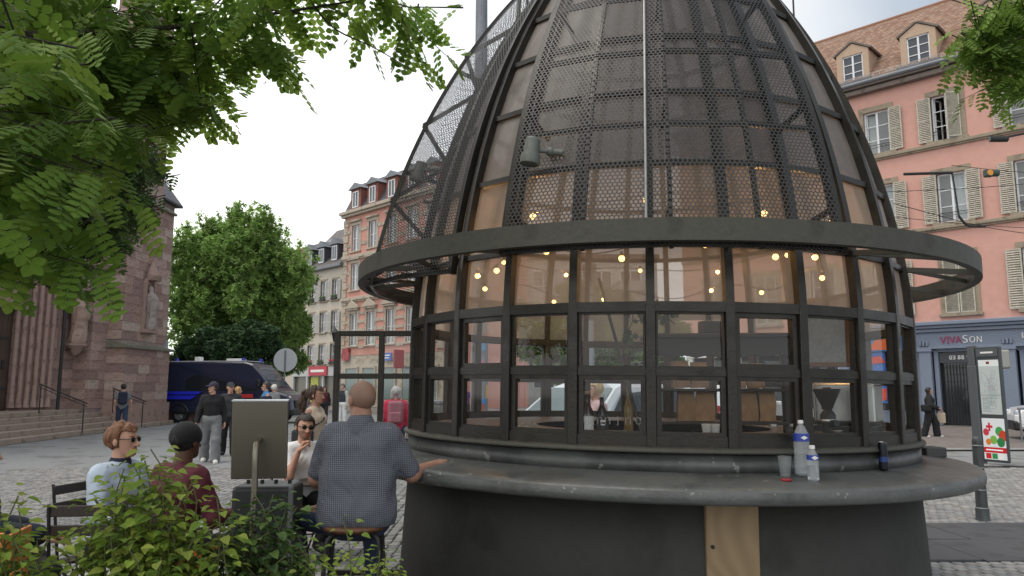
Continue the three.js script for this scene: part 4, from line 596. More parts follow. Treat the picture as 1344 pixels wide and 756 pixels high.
// ---------------------------------------------------------------- sandstone church on the left; its wall runs along the plaza
const mBlk = [[0.40, 0.275, 0.24], [0.34, 0.23, 0.205], [0.45, 0.325, 0.285], [0.30, 0.21, 0.19], [0.50, 0.40, 0.35], [0.375, 0.255, 0.215]].map((c, i) => M('sandstone_' + i, { color: lin(...c), map: rep(T.blotch, 1, 1), roughness: 0.92, bumpMap: rep(T.bump, 1.5), bumpScale: 0.012 }));
const mMortar = stone('mortar', [0.34, 0.28, 0.25], T.grain, 1);
const mDress = stone('dressed_sandstone', [0.37, 0.26, 0.225], T.blotch, 0.8, 0.9, 0.006);
const mLichen = stone('weathered_cap', [0.20, 0.195, 0.15], T.blotch, 0.7, 0.95, 0.006);
{
  const ch = thing('church', 'red sandstone church with a portal, stepped buttress and niche statue', 'church', P(-16.4, 0, 30));
  const toL = (X, Y, Z) => [X + 16.4, Y, -(Z - 30)];   // world (X right, Z away) to the church's own frame
  const B = (X0, X1, Y0, Y1, Z0, Z1) => { const [x, y, z] = toL((X0 + X1) / 2, (Y0 + Y1) / 2, (Z0 + Z1) / 2); return box(X1 - X0, Y1 - Y0, Z1 - Z0, x, y, z); };
  part(ch, 'core', merge([B(-26, -16.45, 0, 17, 15, 20.2), B(-26, -17.35, 0, 17, 20.2, 26.95), B(-26, -16.45, 0, 17, 26.95, 33), B(-17.4, -16.45, 8.9, 17, 20.2, 26.95), B(-16.4, -15.0, 0, 3.25, 29.03, 32.67), B(-16.4, -15.2, 3.2, 9.35, 29.03, 32.67), B(-16.4, -15.55, 9.3, 18, 29.3, 32.4), B(-16.4, -15.75, 0, 5.1, 27.95, 28.98), B(-26, -17.6, 0, 11.0, 33, 38)]), mMortar);
  // ashlar: blocks with recessed joints
  const unit = new THREE.BoxGeometry(1, 1, 1); const queue = [], r = rng(77); let many = 0;
  function lay(face, Xa, Za, L, Y0, Y1, prio) {   // face 'x': wall plane at X = Xa running from Z = Za by L away; face 'z': plane at Z = Za running from X = Xa by L
    const n = Math.round((Y1 - Y0) / 0.36), h = (Y1 - Y0) / n;
    for (let j = 0; j < n; j++) { let u = 0; while (u < L - 0.05) { let l = 0.45 + r() * 0.75; if (L - u - l < 0.35) l = L - u; queue.push({ prio, face, Xa, Za, u: u + l / 2, l: l - 0.014, y: Y0 + (j + 0.5) * h, h: h - 0.014, o: r() * 0.012, m: Math.floor(r() * 6) }); u += l; } }
  }
  lay('x', -15.0, 29.0, 3.7, 0.0, 3.2, 0); lay('z', -16.35, 29.0, 1.35, 0.8, 3.2, 0);
  lay('x', -15.2, 29.0, 3.7, 3.45, 9.25, 0); lay('z', -16.35, 29.0, 1.15, 3.45, 9.25, 0);
  lay('x', -16.4, 27.7, 1.3, 5.6, 10, 1); lay('x', -15.75, 27.9, 1.1, 0.8, 5.1, 0); lay('z', -16.4, 27.93, 0.65, 0.8, 5.1, 1);
  lay('x', -16.4, 26.6, 1.35, 0.8, 7, 1); lay('x', -15.55, 29.3, 3.1, 9.8, 18, 2); lay('z', -16.4, 29.3, 0.85, 9.8, 18, 3); lay('x', -16.4, 15.2, 11.4, 8.95, 14, 4);
  queue.sort((a, b) => a.prio - b.prio);
  const rest = [[], [], [], [], [], []];
  for (const q of queue) {
    const d = 0.12, X = q.face === 'x' ? q.Xa - d / 2 + q.o + 0.012 : q.Xa + q.u, Z = q.face === 'x' ? q.Za + q.u : q.Za + d / 2 - q.o - 0.012, p = toL(X, q.y, Z), s = q.face === 'x' ? [d, q.h, q.l] : [q.l, q.h, d];
    if (many++ < 290) { const m = part(ch, 'ashlar_block', unit, mBlk[q.m]); m.position.set(...p); m.scale.set(...s); } else rest[q.m].push(box(...s, ...p));
  }
  rest.forEach((l, i) => { if (l.length) { const m = part(ch, 'masonry', merge(l), mBlk[i]); m.userData.kind = 'stuff'; } });
  // weathered ledges and caps
  const slope = (X0, X1, Ylo, Yhi, Z0, Z1) => { const g = extr([[X0, Yhi], [X0, Ylo - 0.1], [X1, Ylo - 0.1], [X1, Ylo]], Z1 - Z0).translate(16.4, 0, -(Z1 - 30)); return g; };
  part(ch, 'ledge', merge([slope(-16.4, -14.86, 3.22, 3.62, 28.86, 32.85)]), mLichen); part(ch, 'set_off', merge([slope(-16.4, -15.05, 9.3, 10.1, 28.9, 32.8)]), mLichen); part(ch, 'buttress_cap', merge([slope(-16.4, -15.6, 5.12, 5.75, 27.8, 29.0)]), mLichen);
  part(ch, 'plinth', merge([B(-16.4, -14.9, 0, 0.95, 28.92, 32.78)]), mDress);
  // aisle roof beyond the buttress
  part(ch, 'aisle_roof', merge([slope(-22, -17.3, 11.0, 17.2, 33.5, 38.3)]), mSlate);
  // niche with canopy and statue on the buttress face
  const nz = 30.85; const [nx, , nzl] = toL(-15.2, 0, nz);
  const niche = part(ch, 'niche', merge([extr([[-0.42, 3.9], [-0.42, 5.9], [0, 6.45], [0.42, 5.9], [0.42, 3.9]], 0.14, 0, [[[-0.31, 4.0], [0.31, 4.0], [0.31, 5.8], [0, 6.2], [-0.31, 5.8]]]).rotateY(Math.PI / 2).translate(nx, 0, nzl), box(0.36, 0.14, 0.95, nx + 0.14, 3.88, nzl), box(0.03, 2.0, 0.62, nx + 0.01, 4.95, nzl)]), mDress);
  part(niche, 'canopy', merge([new THREE.ConeGeometry(0.36, 0.75, 6).translate(nx + 0.16, 6.5, nzl), cyl(0.34, 0.36, 0.22, nx + 0.16, 6.0, nzl, 6)]), mDress);
  const fig = (seed) => { const g = new THREE.CylinderGeometry(1, 1, 1, 20, 28, false), p = g.attributes.position; const prof2 = [[0, 0.27], [0.05, 0.29], [0.3, 0.24], [0.5, 0.25], [0.62, 0.27], [0.74, 0.29], [0.8, 0.22], [0.835, 0.10], [0.86, 0.10], [0.9, 0.135], [0.95, 0.13], [1, 0.03]]; for (let i = 0; i < p.count; i++) { const t = p.getY(i) + 0.5; let k = 0; while (k < prof2.length - 2 && prof2[k + 1][0] < t) k++; const [t0, r0] = prof2[k], [t1, r1] = prof2[k + 1]; let rr = r0 + (r1 - r0) * clamp((t - t0) / (t1 - t0)); const a = Math.atan2(p.getZ(i), p.getX(i)), q = Math.hypot(p.getX(i), p.getZ(i)); if (t < 0.78) rr *= 1 + 0.12 * Math.sin(a * 7 + t * 5 + seed) + 0.16 * (noise3(Math.cos(a) * 2 + seed, t * 7, Math.sin(a) * 2) - 0.5); if (t > 0.45 && t < 0.7) rr *= 1 + 0.25 * Math.max(0, Math.cos(a - 0.2)); p.setXYZ(i, Math.cos(a) * rr * Math.min(1, q) * 0.85 + 0.05 * Math.sin(t * 4), t * 1.85, Math.sin(a) * rr * Math.min(1, q)); } g.computeVertexNormals(); return uvm(g); };
  const mStat = stone('statue_stone', [0.36, 0.32, 0.30], T.blotch, 1.5, 0.9, 0.004), mStat2 = stone('statue_stone_warm', [0.40, 0.29, 0.24], T.blotch, 1.5, 0.9, 0.004);
  const statue = solo('statue', fig(2), mStat, 'grey stone robed statue standing in the buttress niche', 'statue', 'church statues', P(-15.05, 3.95, nz)); statue.rotation.y = 0.3;
  const corbel = part(ch, 'corbel', merge([lathe([[0.05, 0], [0.18, 0.12], [0.22, 0.25], [0.36, 0.34], [0.40, 0.44], [0.01, 0.44]], 12, ...toL(-16.05, 2.75, 27.45))]), mDress); part(ch, 'statue_canopy', merge([new THREE.ConeGeometry(0.4, 0.9, 6).translate(...toL(-16.05, 5.75, 27.45)), cyl(0.36, 0.4, 0.25, ...toL(-16.05, 5.15, 27.45), 6)]), mDress);
  const s2 = solo('statue', fig(9), mStat2, 'brown stone statue of a robed figure on a corbel beside the portal', 'statue', 'church statues', P(-16.02, 3.19, 27.45)); s2.scale.set(1.15, 1.05, 1.15);
  // downpipe, steps
  part(ch, 'downpipe', merge([rod(toL(-16.1, 0.8, 26.72), toL(-16.1, 12, 26.72), 0.06, 10)]), mIron);
  const st = thing('church_steps', 'worn sandstone steps leading up to the church portal', 'steps', P(-14.6, 0, 25));
  const mStep = stone('step_stone', [0.36, 0.29, 0.24], T.blotch, 0.6, 0.9, 0.004);
  for (let i = 0; i < 5; i++) { const x1 = (i < 2 ? 0.35 : 0.3) - i * 0.33, zf = i < 2 ? -8.1 : -3.95, zn = 9; const L = zn - zf, n = 9; for (let k = 0; k < n; k++) { const l = L / n; const m = part(st, 'step_stone', uvm(rbox(2.6 - 0.33 * i * 0.2, 0.163, l - 0.012, x1 - 1.3, 0.08 + i * 0.16 + hash(i, k, 2) * 0.004, zf + (k + 0.5) * l, 0.02)), mStep); m.rotation.y = 0.03 * 0; } }
  st.rotation.y = 0.07;
  // portal: splayed jambs with shafts, archivolts, tympanum, door
  const jz = 25.5, shafts = [];
  for (let i = 0; i < 6; i++) { const X = -17.0 + i * 0.115, Z = jz + 0.05 + i * 0.22; part(ch, 'jamb_shaft', merge([cyl(0.075, 0.075, 4.3, ...toL(X, 1.2, Z), 12), cyl(0.12, 0.08, 0.3, ...toL(X, 0.9, Z), 12), cyl(0.08, 0.13, 0.25, ...toL(X, 5.5, Z), 12)]), mDress);
    const pts = []; for (let k = 0; k <= 16; k++) { const a = k / 16 * Math.PI * 0.36; const R = 3.1 + i * 0.3; pts.push(toL(X, 5.75 + R * Math.sin(a), jz - 2.9 + R * Math.cos(a) + 0.05 + i * 0.0)); } part(ch, 'archivolt', merge([tube(pts, 0.09, 24, 8)]), mDress); }
  part(ch, 'jamb', merge([extr([[-17.1, 25.55], [-16.38, 26.85], [-16.38, 27.0], [-17.5, 27.0], [-17.5, 25.55]].map(([x, z]) => [x + 16.4, z - 30]), 5.6).rotateX(-Math.PI / 2).translate(0, 0.8, 0)]), mBlk[1]);
  
  const door = part(ch, 'door', merge([B(-17.3, -17.15, 0.82, 4.25, 23.2, 25.5)]), M('oak_door', { color: lin(0.07, 0.045, 0.03), map: rep(T.wood, 1), roughness: 0.7 })); part(door, 'hinge', merge([B(-17.15, -17.12, 1.5, 1.58, 23.4, 25.4), B(-17.15, -17.12, 3.2, 3.28, 23.4, 25.4), B(-17.15, -17.1, 2.2, 2.5, 25.1, 25.25)]), mIron);
  for (let i = 0; i < 9; i++) part(door, 'plank', merge([B(-17.155, -17.13, 0.85, 4.22, 23.22 + i * 0.255, 23.46 + i * 0.255)]), M('oak_door', {}));
  part(ch, 'lintel', merge([B(-17.3, -16.95, 4.25, 4.62, 23, 25.6)]), mDress);
  const tr = rng(31); const tym = part(ch, 'tympanum', merge([B(-17.3, -17.05, 4.62, 7.6, 23, 25.6)]), stone('tympanum_stone', [0.44, 0.36, 0.30], T.blotch, 1, 0.9, 0.006));
  for (let row = 0; row < 3; row++) for (let i = 0; i < 9; i++) { const g = fig(row * 9 + i); const m = part(tym, 'relief_figure', g, mStat2); const p = toL(-17.0, 4.7 + row * 0.92, 23.2 + i * 0.27 + tr() * 0.08); m.position.set(...p); m.scale.set(0.42, 0.42 + tr() * 0.04, 0.5); m.rotation.y = tr() * 2; }
  for (const y of [5.55, 6.48]) part(tym, 'relief_band', merge([B(-17.06, -16.92, y, y + 0.08, 23, 25.6)]), mDress);
  // handrails, notice banner, fence
  const rail = (Z, X0, X1, Y0, Y1, label) => { const h = thing('handrail', label, 'handrail', P(X0, 0, Z), 0, 'church handrails'); part(h, 'rail', merge([rod([0, Y0 + 0.95, 0], [X1 - X0, Y1 + 0.95, 0], 0.022), rod([0, Y0 + 0.85, 0], [X1 - X0, Y1 + 0.85, 0], 0.012)]), mIron); for (const [x, y] of [[0.06, Y0], [X1 - X0 - 0.1, Y1]]) part(h, 'post', merge([rod([x, y, 0], [x, y + 0.95, 0], 0.02)]), mIron); };
  rail(24.4, -15.35, -13.75, 0.75, 0.12, 'black iron handrail on the church steps before the portal'); rail(28.6, -15.2, -13.9, 0.62, 0.1, 'black iron handrail on the steps beside the buttress');
  const bn = thing('banner_board', 'white and blue banner on the wall beyond the church buttress', 'banner', P(-17.0, 1.6, 35.8)); part(bn, 'sheet', merge([rbox(1.0, 2.2, 0.05, 0, 1.1, 0, 0.01)]), M('banner_white', { color: lin(0.55, 0.63, 0.70), roughness: 0.6 })); part(bn, 'mark', merge([new THREE.TorusGeometry(0.2, 0.05, 8, 24).translate(0, 1.25, 0.03), extr([[-0.4, 0], [0.4, 0], [0.2, 0.5], [-0.1, 0.3]], 0.02).translate(0, 0.1, 0.03)]), M('banner_mark', { color: lin(0.05, 0.13, 0.4), roughness: 0.6 })); part(bn, 'post', merge([rod([-0.45, -1.6, 0], [-0.45, 2.2, -0.03], 0.03), rod([0.45, -1.6, 0], [0.45, 2.2, -0.03], 0.03)]), mIron);
  const fe = thing('iron_fence', 'black iron picket fence on a low wall beside the church', 'fence', P(-17.6, 0, 34.6)); part(fe, 'low_wall', merge([box(4.0, 0.6, 0.35, 1.0, 0.3, 0)]), mDress); for (let i = 0; i < 26; i++) part(fe, 'picket', merge([rod([-0.9 + i * 0.15, 0.6, 0], [-0.9 + i * 0.15, 1.95, 0], 0.014, 5), new THREE.ConeGeometry(0.03, 0.1, 5).translate(-0.9 + i * 0.15, 2.0, 0)]), mIron); for (const y of [0.75, 1.8]) part(fe, 'rail', merge([box(4.0, 0.05, 0.03, 1.0, y, 0)]), mIron);
  const nb = thing('notice_board', 'small glazed notice board on the iron fence', 'notice board', P(-15.7, 1.1, 34.4)); part(nb, 'case', merge([rbox(0.62, 0.9, 0.08, 0, 0.45, 0, 0.02)]), mIron); part(nb, 'sheet', merge([box(0.5, 0.76, 0.01, 0, 0.45, 0.045)]), M('notice_paper', { color: lin(0.55, 0.57, 0.55), roughness: 0.6 }));
}
// ---------------------------------------------------------------- trees and shrubs
const at = (px, py, Z) => { const f = 978, a = 7.57 * D2R, x = (px - 672) / f, y = (378 - py) / f, d = [x, y * Math.cos(a) + Math.sin(a), Math.cos(a) - y * Math.sin(a)], t = Z / d[2]; return [d[0] * t, 1.6 + d[1] * t, -Z]; };   // used to place branches at their measured distance
const mBark = stone('bark', [0.055, 0.045, 0.035], T.grain, 3, 0.95, 0.02);
const leafMat = (key, c, tr = 0.42) => M(key, { color: lin(...c), roughness: 0.7, specularIntensity: 0.25, transmission: tr, thickness: 0, side: THREE.DoubleSide, vertexColors: false });
const mRob = [[0.16, 0.27, 0.04], [0.12, 0.21, 0.035], [0.21, 0.31, 0.05]].map((c, i) => leafMat('robinia_leaf_' + i, c, 0.5));
// pinnate leaf: stalk along +x drooping, rounded leaflets in pairs
function pinnate(L, pairs, ll, lw, seed) {
  const pos = [], r = rng(seed); const leaflet = (x, y, z, ang, tilt, s) => { const n = 7, c = Math.cos(ang), q = Math.sin(ang), P0 = (u, v) => { const yy = tilt * u * 0.35 - Math.abs(v) * 0.25 - u * u * 0.8 * 3; return [x + c * u - q * v, y + yy * 0.5, z + q * u + c * v]; }; const l = ll * s, w = lw * s; const rim = []; for (let i = 0; i <= n; i++) { const t = i / n, u = l * t, v = w * Math.sin(Math.PI * Math.pow(t, 0.85)) ** 0.8 * 0.5; rim.push([u, v]); } for (let i = 0; i < n; i++) { const [u0, v0] = rim[i], [u1, v1] = rim[i + 1]; for (const sg of [1, -1]) { const a = P0(u0, 0), b = P0(u1, 0), cc = P0(u1, sg * v1), d = P0(u0, sg * v0); if (v0 > 1e-4) pos.push(a, sg > 0 ? d : cc, sg > 0 ? cc : d); if (v1 > 1e-4) pos.push(a, sg > 0 ? cc : b, sg > 0 ? b : cc); } } };
  const curve = (t) => [L * t, -0.12 * L * t * t * 2, 0];
  for (let i = 0; i < pairs; i++) { const t = 0.16 + 0.8 * i / (pairs - 1), p = curve(t); for (const s of [1, -1]) leaflet(p[0], p[1], p[2], s * (1.25 + (r() - 0.5) * 0.3), (r() - 0.5) * 1.0, 0.85 + 0.3 * r() - 0.25 * Math.abs(t - 0.5)); }
  const e = curve(1); leaflet(e[0] - 0.01, e[1], 0, 0, 0, 0.95);
  for (let i = 0; i < 6; i++) { const a = curve(i / 6), b = curve((i + 1) / 6), w = 0.0016; pos.push([a[0], a[1], -w], [b[0], b[1], -w], [b[0], b[1], w], [a[0], a[1], -w], [b[0], b[1], w], [a[0], a[1], w]); }
  return polyGeo(pos, pos.map((p) => [p[0], p[2]]));
}
const pin = [pinnate(0.22, 6, 0.052, 0.038, 1), pinnate(0.18, 5, 0.05, 0.036, 2), pinnate(0.25, 7, 0.054, 0.038, 3)];
const pinFar = [pinnate(0.24, 5, 0.07, 0.036, 4), pinnate(0.2, 5, 0.06, 0.034, 5)];
function placer() { const d = new THREE.Object3D(); return (p, yaw, pitch, roll, s) => { d.position.set(...p); d.rotation.set(roll, yaw, pitch, 'YZX'); d.scale.setScalar(s); d.updateMatrix(); return d.matrix.clone(); }; }
const place = placer();
function instanced(parent, name, geo, mat, mats, tones, seed) { const im = new THREE.InstancedMesh(geo, mat, mats.length); mats.forEach((m, i) => { im.setMatrixAt(i, m); const t = tones[Math.floor(hash(i, seed, 3) * tones.length)]; im.setColorAt(i, lin(t, t, t * 0.95)); }); im.name = name; im.userData.kind = 'stuff'; parent.add(im); return im; }
function limbs(parent, name, curves) { for (const [pts, r0, r1] of curves) { const c = new THREE.CatmullRomCurve3(pts.map((p) => new THREE.Vector3(...p))), n = 20, g = new THREE.TubeGeometry(c, n, 1, 9, false), pp = g.attributes.position; for (let i = 0; i <= n; i++) { const o = c.getPointAt(i / n), r = r0 + (r1 - r0) * Math.pow(i / n, 0.8); for (let j = 0; j <= 9; j++) { const k = i * 10 + j; pp.setXYZ(k, o.x + (pp.getX(k) - o.x) * r, o.y + (pp.getY(k) - o.y) * r, o.z + (pp.getZ(k) - o.z) * r); } } g.computeVertexNormals(); part(parent, name, merge([g]), mBark); } }
// robinia: blobs = [x, y, z, rx, ry, rz, count] in world space; leaves hang along short twigs inside them
function robinia(o) {
  const t = thing('robinia_tree', o.label, 'tree', o.base, 0, 'robinia trees over the terrace'); const [bx, by, bz] = o.base, loc = (p) => [p[0] - bx, p[1] - by, p[2] - bz]; const r = rng(o.seed), all = [];
  limbs(t, 'trunk', [[o.trunk.map(loc), o.r0, o.r0 * 0.55]]); limbs(t, 'branch', o.branches.map(([pts, a, b]) => [pts.map(loc), a, b]));
  const twigs = [];
  for (const [c, [rx, ry, rz], n, src] of o.blobs) {
    const per = 9, tw = Math.ceil(n / per);
    for (let k = 0; k < tw; k++) {
      let d; do { d = [r() * 2 - 1, r() * 2 - 1, r() * 2 - 1]; } while (Math.hypot(...d) > 1); const e = [c[0] + d[0] * rx, c[1] + d[1] * ry, c[2] + d[2] * rz], yaw = r() * 6.283, len = (0.35 + 0.4 * r()) * (o.twig ?? 1); const s = [e[0] - Math.cos(yaw) * len * 0.5, e[1] + 0.12 * len, e[2] + Math.sin(yaw) * len * 0.5], f = [e[0] + Math.cos(yaw) * len * 0.5, e[1] - 0.18 * len, e[2] - Math.sin(yaw) * len * 0.5]; twigs.push(rod(loc(s), loc(f), 0.006 * (o.twig ?? 1), 5, 0.002 * (o.twig ?? 1)));
      for (let i = 0; i < per; i++) { const u = (i + 0.5) / per, p = [s[0] + (f[0] - s[0]) * u, s[1] + (f[1] - s[1]) * u, s[2] + (f[2] - s[2]) * u], side = i % 2 ? 1 : -1; all.push([p, yaw + side * (0.8 + 0.5 * r()), -0.2 - 0.7 * r(), (r() - 0.5) * 2.0, (0.8 + 0.45 * r()) * (o.scale ?? 1)]); }
    }
  }
  part(t, 'twigs', merge(twigs), mBark).userData.kind = 'stuff';
  const geos = o.far ? pinFar : pin; const dist = all.map((a, i) => [Math.hypot(a[0][0], a[0][1] - 1.6, a[0][2]) + ((a[0][1] - 1.6) / -a[0][2] > 0.55 || a[0][2] > -0.5 || Math.abs(a[0][0] / a[0][2]) > 0.7 ? 60 : 0), i]).sort((a, b) => a[0] - b[0]); const single = new Set(o.far ? [] : dist.slice(0, 280).map((d) => d[1]));
  const rest = geos.map(() => []);
  all.forEach(([p, yaw, pitch, roll, s], i) => { const g = i % geos.length; if (single.has(i)) { const m = part(t, 'leaf', geos[g], mRob[Math.floor(hash(i, 3, 1) * 3)]); m.applyMatrix4(place(loc(p), yaw, pitch, roll, s)); } else rest[g].push(place(loc(p), yaw, pitch, roll, s)); });
  rest.forEach((l, g) => l.length && instanced(t, 'crown', geos[g], o.mat ?? mRob[g % 3], l, [0.75, 0.9, 1, 1.15], g));
  return t;
}
{
  const b1 = [-4.3, 0, -2.4];
  robinia({ label: 'robinia tree whose leafy branches hang over the terrace', base: b1, seed: 3, r0: 0.17, trunk: [[-4.3, -0.1, -2.4], [-4.25, 1.6, -2.45], [-4.35, 3.1, -2.5], [-4.2, 4.6, -2.5]],
    branches: [[[[-4.3, 2.6, -2.45], [-3.4, 3.0, -2.9], at(60, 45, 3.6), at(200, 38, 3.9), at(330, 22, 4.1), at(460, 2, 4.2)], 0.045, 0.006], [[[-4.25, 3.0, -2.5], [-3.2, 3.6, -3.2], at(190, -60, 4.2), at(400, -30, 4.4), at(545, 12, 4.5)], 0.05, 0.005], [[at(400, -8, 4.3), at(440, 38, 4.2), at(490, 62, 4.2), at(546, 95, 4.15)], 0.008, 0.002], [[[-4.3, 2.3, -2.5], [-3.2, 2.35, -2.9], at(40, 190, 3.3), at(120, 215, 3.3)], 0.035, 0.005], [[[-4.2, 3.8, -2.5], [-2.5, 4.8, -2.0], [-0.5, 5.2, -1.4], [1.4, 5.0, -1.2]], 0.07, 0.015], [[[-4.2, 4.2, -2.5], [-3.0, 5.4, -0.8], [-1.5, 5.8, 0.6]], 0.06, 0.015]],
    blobs: [[at(30, 60, 3.6), [0.55, 0.32, 0.5], 150], [at(140, 70, 4.0), [0.5, 0.33, 0.5], 150], [at(220, 60, 4.2), [0.42, 0.3, 0.5], 130], [at(70, 140, 3.6), [0.5, 0.25, 0.4], 100], [at(300, 10, 4.1), [0.4, 0.16, 0.4], 80], [at(345, 38, 4.0), [0.2, 0.1, 0.3], 40], [at(430, -22, 4.2), [0.4, 0.12, 0.35], 60], [at(520, 6, 4.4), [0.22, 0.09, 0.25], 45], [at(20, 215, 3.2), [0.36, 0.16, 0.3], 55], [at(95, 222, 3.25), [0.16, 0.10, 0.2], 18], [at(20, 300, 3.0), [0.22, 0.12, 0.25], 36], [at(10, 160, 3.0), [0.4, 0.4, 0.3], 60], [at(170, 130, 4.1), [0.28, 0.16, 0.3], 36],
      [[-2.6, 4.7, -1.6], [1.3, 0.5, 1.2], 190], [[-0.4, 5.1, -1.0], [1.4, 0.5, 1.2], 190], [[1.5, 5.2, -0.6], [1.2, 0.5, 1.2], 150], [[-1.6, 5.7, 0.8], [1.6, 0.6, 1.2], 180]] });  // these last clumps: unseen crown above the camera, added for its shade
  robinia({ label: 'dense dark robinia tree standing between the terrace and the church', base: P(-7.6, 0, 8.4), seed: 11, r0: 0.2, trunk: [P(-7.6, -0.1, 8.4), P(-7.55, 2, 8.4), P(-7.4, 4.4, 8.5)], scale: 1.0, far: true, twig: 1.3, mat: leafMat('robinia_dark', [0.085, 0.15, 0.045], 0.4),
    branches: [[[P(-7.5, 2.6, 8.4), P(-6.3, 3.3, 8.7), at(120, 300, 9)], 0.08, 0.02], [[P(-7.45, 3.4, 8.4), P(-6.3, 4.6, 8.7), at(160, 210, 9)], 0.08, 0.02], [[P(-7.4, 4.2, 8.5), P(-6.6, 5.4, 8.7), at(200, 90, 9)], 0.07, 0.02]],
    blobs: [[at(150, 252, 9), [0.36, 0.55, 0.6], 420], [at(100, 292, 9), [0.42, 0.45, 0.6], 420], [at(60, 332, 8.7), [0.42, 0.22, 0.5], 240], [at(20, 310, 8.6), [0.5, 0.35, 0.6], 300], [at(160, 200, 9), [0.3, 0.3, 0.5], 240], [at(195, 125, 9.2), [0.4, 0.4, 0.5], 330], [at(235, 95, 9.4), [0.2, 0.28, 0.3], 130], [at(120, 130, 9), [0.6, 0.7, 0.6], 480], [at(40, 200, 9), [0.7, 0.9, 0.6], 600], [at(60, 40, 9), [1.1, 0.7, 0.8], 600]] });
  robinia({ label: 'robinia tree leaning in beside the pink house and tram wires', base: P(8.9, 0, 8.2), seed: 23, r0: 0.16, trunk: [P(8.9, -0.1, 8.2), P(8.8, 2.4, 8.2), P(8.6, 4.6, 8.0)], scale: 0.85, far: true, twig: 1.1, mat: leafMat('robinia_fresh', [0.20, 0.32, 0.06], 0.5), branches: [[[P(8.7, 3.2, 8.1), P(7.6, 4.6, 7.6), at(1320, 60, 7.2), at(1290, 50, 7.1)], 0.05, 0.008], [[P(8.7, 3.6, 8.1), P(7.4, 5.2, 7.6), at(1335, 10, 7.2)], 0.05, 0.008]], blobs: [[at(1325, 45, 7.2), [0.36, 0.42, 0.4], 360], [at(1335, 100, 7.2), [0.14, 0.2, 0.25], 80], [at(1300, 50, 7.1), [0.18, 0.28, 0.25], 120], [at(1380, 40, 7.4), [0.5, 0.7, 0.6], 260]] });
}
// distant broadleaf trees: limbs plus a crown of leaf sprays
const spray = (n, L, w, seed) => { const r = rng(seed), pos = []; for (let i = 0; i < n; i++) { const a = r() * 6.283, el = r() * 1.6 - 1.1, d = [Math.cos(a) * Math.cos(el), Math.sin(el), Math.sin(a) * Math.cos(el)], s = nrm([-d[2] + 0.01, (r() - 0.5), d[0]]), o = [(r() - 0.5) * L * 0.8, (r() - 0.5) * L * 0.8, (r() - 0.5) * L * 0.8], m = add3(o, d, L * 0.5), e = add3(o, d, L); pos.push(o, add3(m, s, w), e, o, e, add3(m, s, -w)); } return polyGeo(pos, pos.map((p) => [p[0], p[1]])); };
const sprays = [spray(16, 0.24, 0.055, 1), spray(16, 0.2, 0.05, 2)], sprayFine = [spray(16, 0.13, 0.032, 5)];
function broadleaf(name, label, base, o) {
  const t = thing(name, label, 'tree', base, 0, o.group), r = rng(o.seed), lists = [[], []];
  limbs(t, 'trunk', [[[[0, -0.2, 0], [0.1, o.h * 0.2, 0], [0, o.h * 0.45, 0.1], [0.1, o.h * 0.75, 0]], o.h * 0.028, o.h * 0.008]]); const br = []; for (let i = 0; i < 9; i++) { const a = i * 2.4, y = o.h * (0.25 + 0.05 * i); br.push([[[0, y, 0], [Math.cos(a) * o.rx * 0.4, y + o.h * 0.1, Math.sin(a) * o.rx * 0.4], [Math.cos(a) * o.rx * 0.75, y + o.h * (o.droop ? 0.06 : 0.17), Math.sin(a) * o.rx * 0.75]], o.h * 0.011, o.h * 0.003]); } limbs(t, 'limb', br);
  const clumps = []; for (let i = 0; i < o.clumps; i++) { const a = r() * 6.283, u = r() * 2 - 1, q = Math.pow(r(), 0.45), s = Math.sqrt(1 - u * u); clumps.push([Math.cos(a) * s * o.rx * q * 0.86, o.cy + u * o.ry * q * 0.86, Math.sin(a) * s * o.rx * q * 0.86, o.rx * (0.15 + 0.16 * r())]); }
  const lv = o.leaves; for (let i = 0; i < lv; i++) { const c = clumps[Math.floor(r() * clumps.length)], a = r() * 6.283, u = r() * 2 - 1, s = Math.sqrt(1 - u * u), q = Math.pow(r(), 0.4) * c[3]; const p = [c[0] + Math.cos(a) * s * q, c[1] + u * q * (o.droop ?? 0.85), c[2] + Math.sin(a) * s * q]; lists[i % 2].push(place(p, r() * 6.283, (r() - 0.5) * 1.2, (r() - 0.5) * 1.2, (0.7 + 0.6 * r()) * (o.ls ?? 1))); }
  lists.forEach((l, g) => l.length && instanced(t, 'crown', o.fine ? sprayFine[0] : sprays[g], o.mat, l, [0.7, 0.85, 1, 1.2, 1.35], g + o.seed)); return t;
}
const mWillow = leafMat('willow_leaf', [0.29, 0.43, 0.14], 0.5), mDarkLeaf = leafMat('yew_leaf', [0.075, 0.14, 0.065], 0.4), mMidLeaf = leafMat('street_leaf', [0.17, 0.26, 0.07], 0.5);
broadleaf('broadleaf_tree', 'tall light green drooping tree behind the police van', P(-17.1, 0, 46), { h: 12.5, rx: 4.7, ry: 5.4, cy: 7.6, clumps: 120, leaves: 10500, droop: 1.5, ls: 1.15, mat: mWillow, seed: 4, group: 'trees behind the van' });
broadleaf('broadleaf_tree', 'light green tree beside the cream house, partly behind the drooping tree', P(-15.3, 0, 49), { h: 11, rx: 2.4, ry: 4.6, cy: 6.2, clumps: 60, leaves: 5500, droop: 1.3, ls: 1.1, mat: mWillow, seed: 9, group: 'trees behind the van' });
broadleaf('evergreen_bush', 'large dark green evergreen bush right behind the police van', P(-14.6, 0, 41), { h: 5, rx: 2.6, ry: 2.3, cy: 3.4, clumps: 50, leaves: 7000, ls: 0.9, mat: mDarkLeaf, seed: 14, group: 'trees behind the van' });
broadleaf('evergreen_bush', 'dark green evergreen bush beside the church fence', P(-17.3, 0, 41.5), { h: 4.4, rx: 2.0, ry: 2.0, cy: 2.9, clumps: 40, leaves: 5000, ls: 0.9, mat: mDarkLeaf, seed: 15, group: 'trees behind the van' });
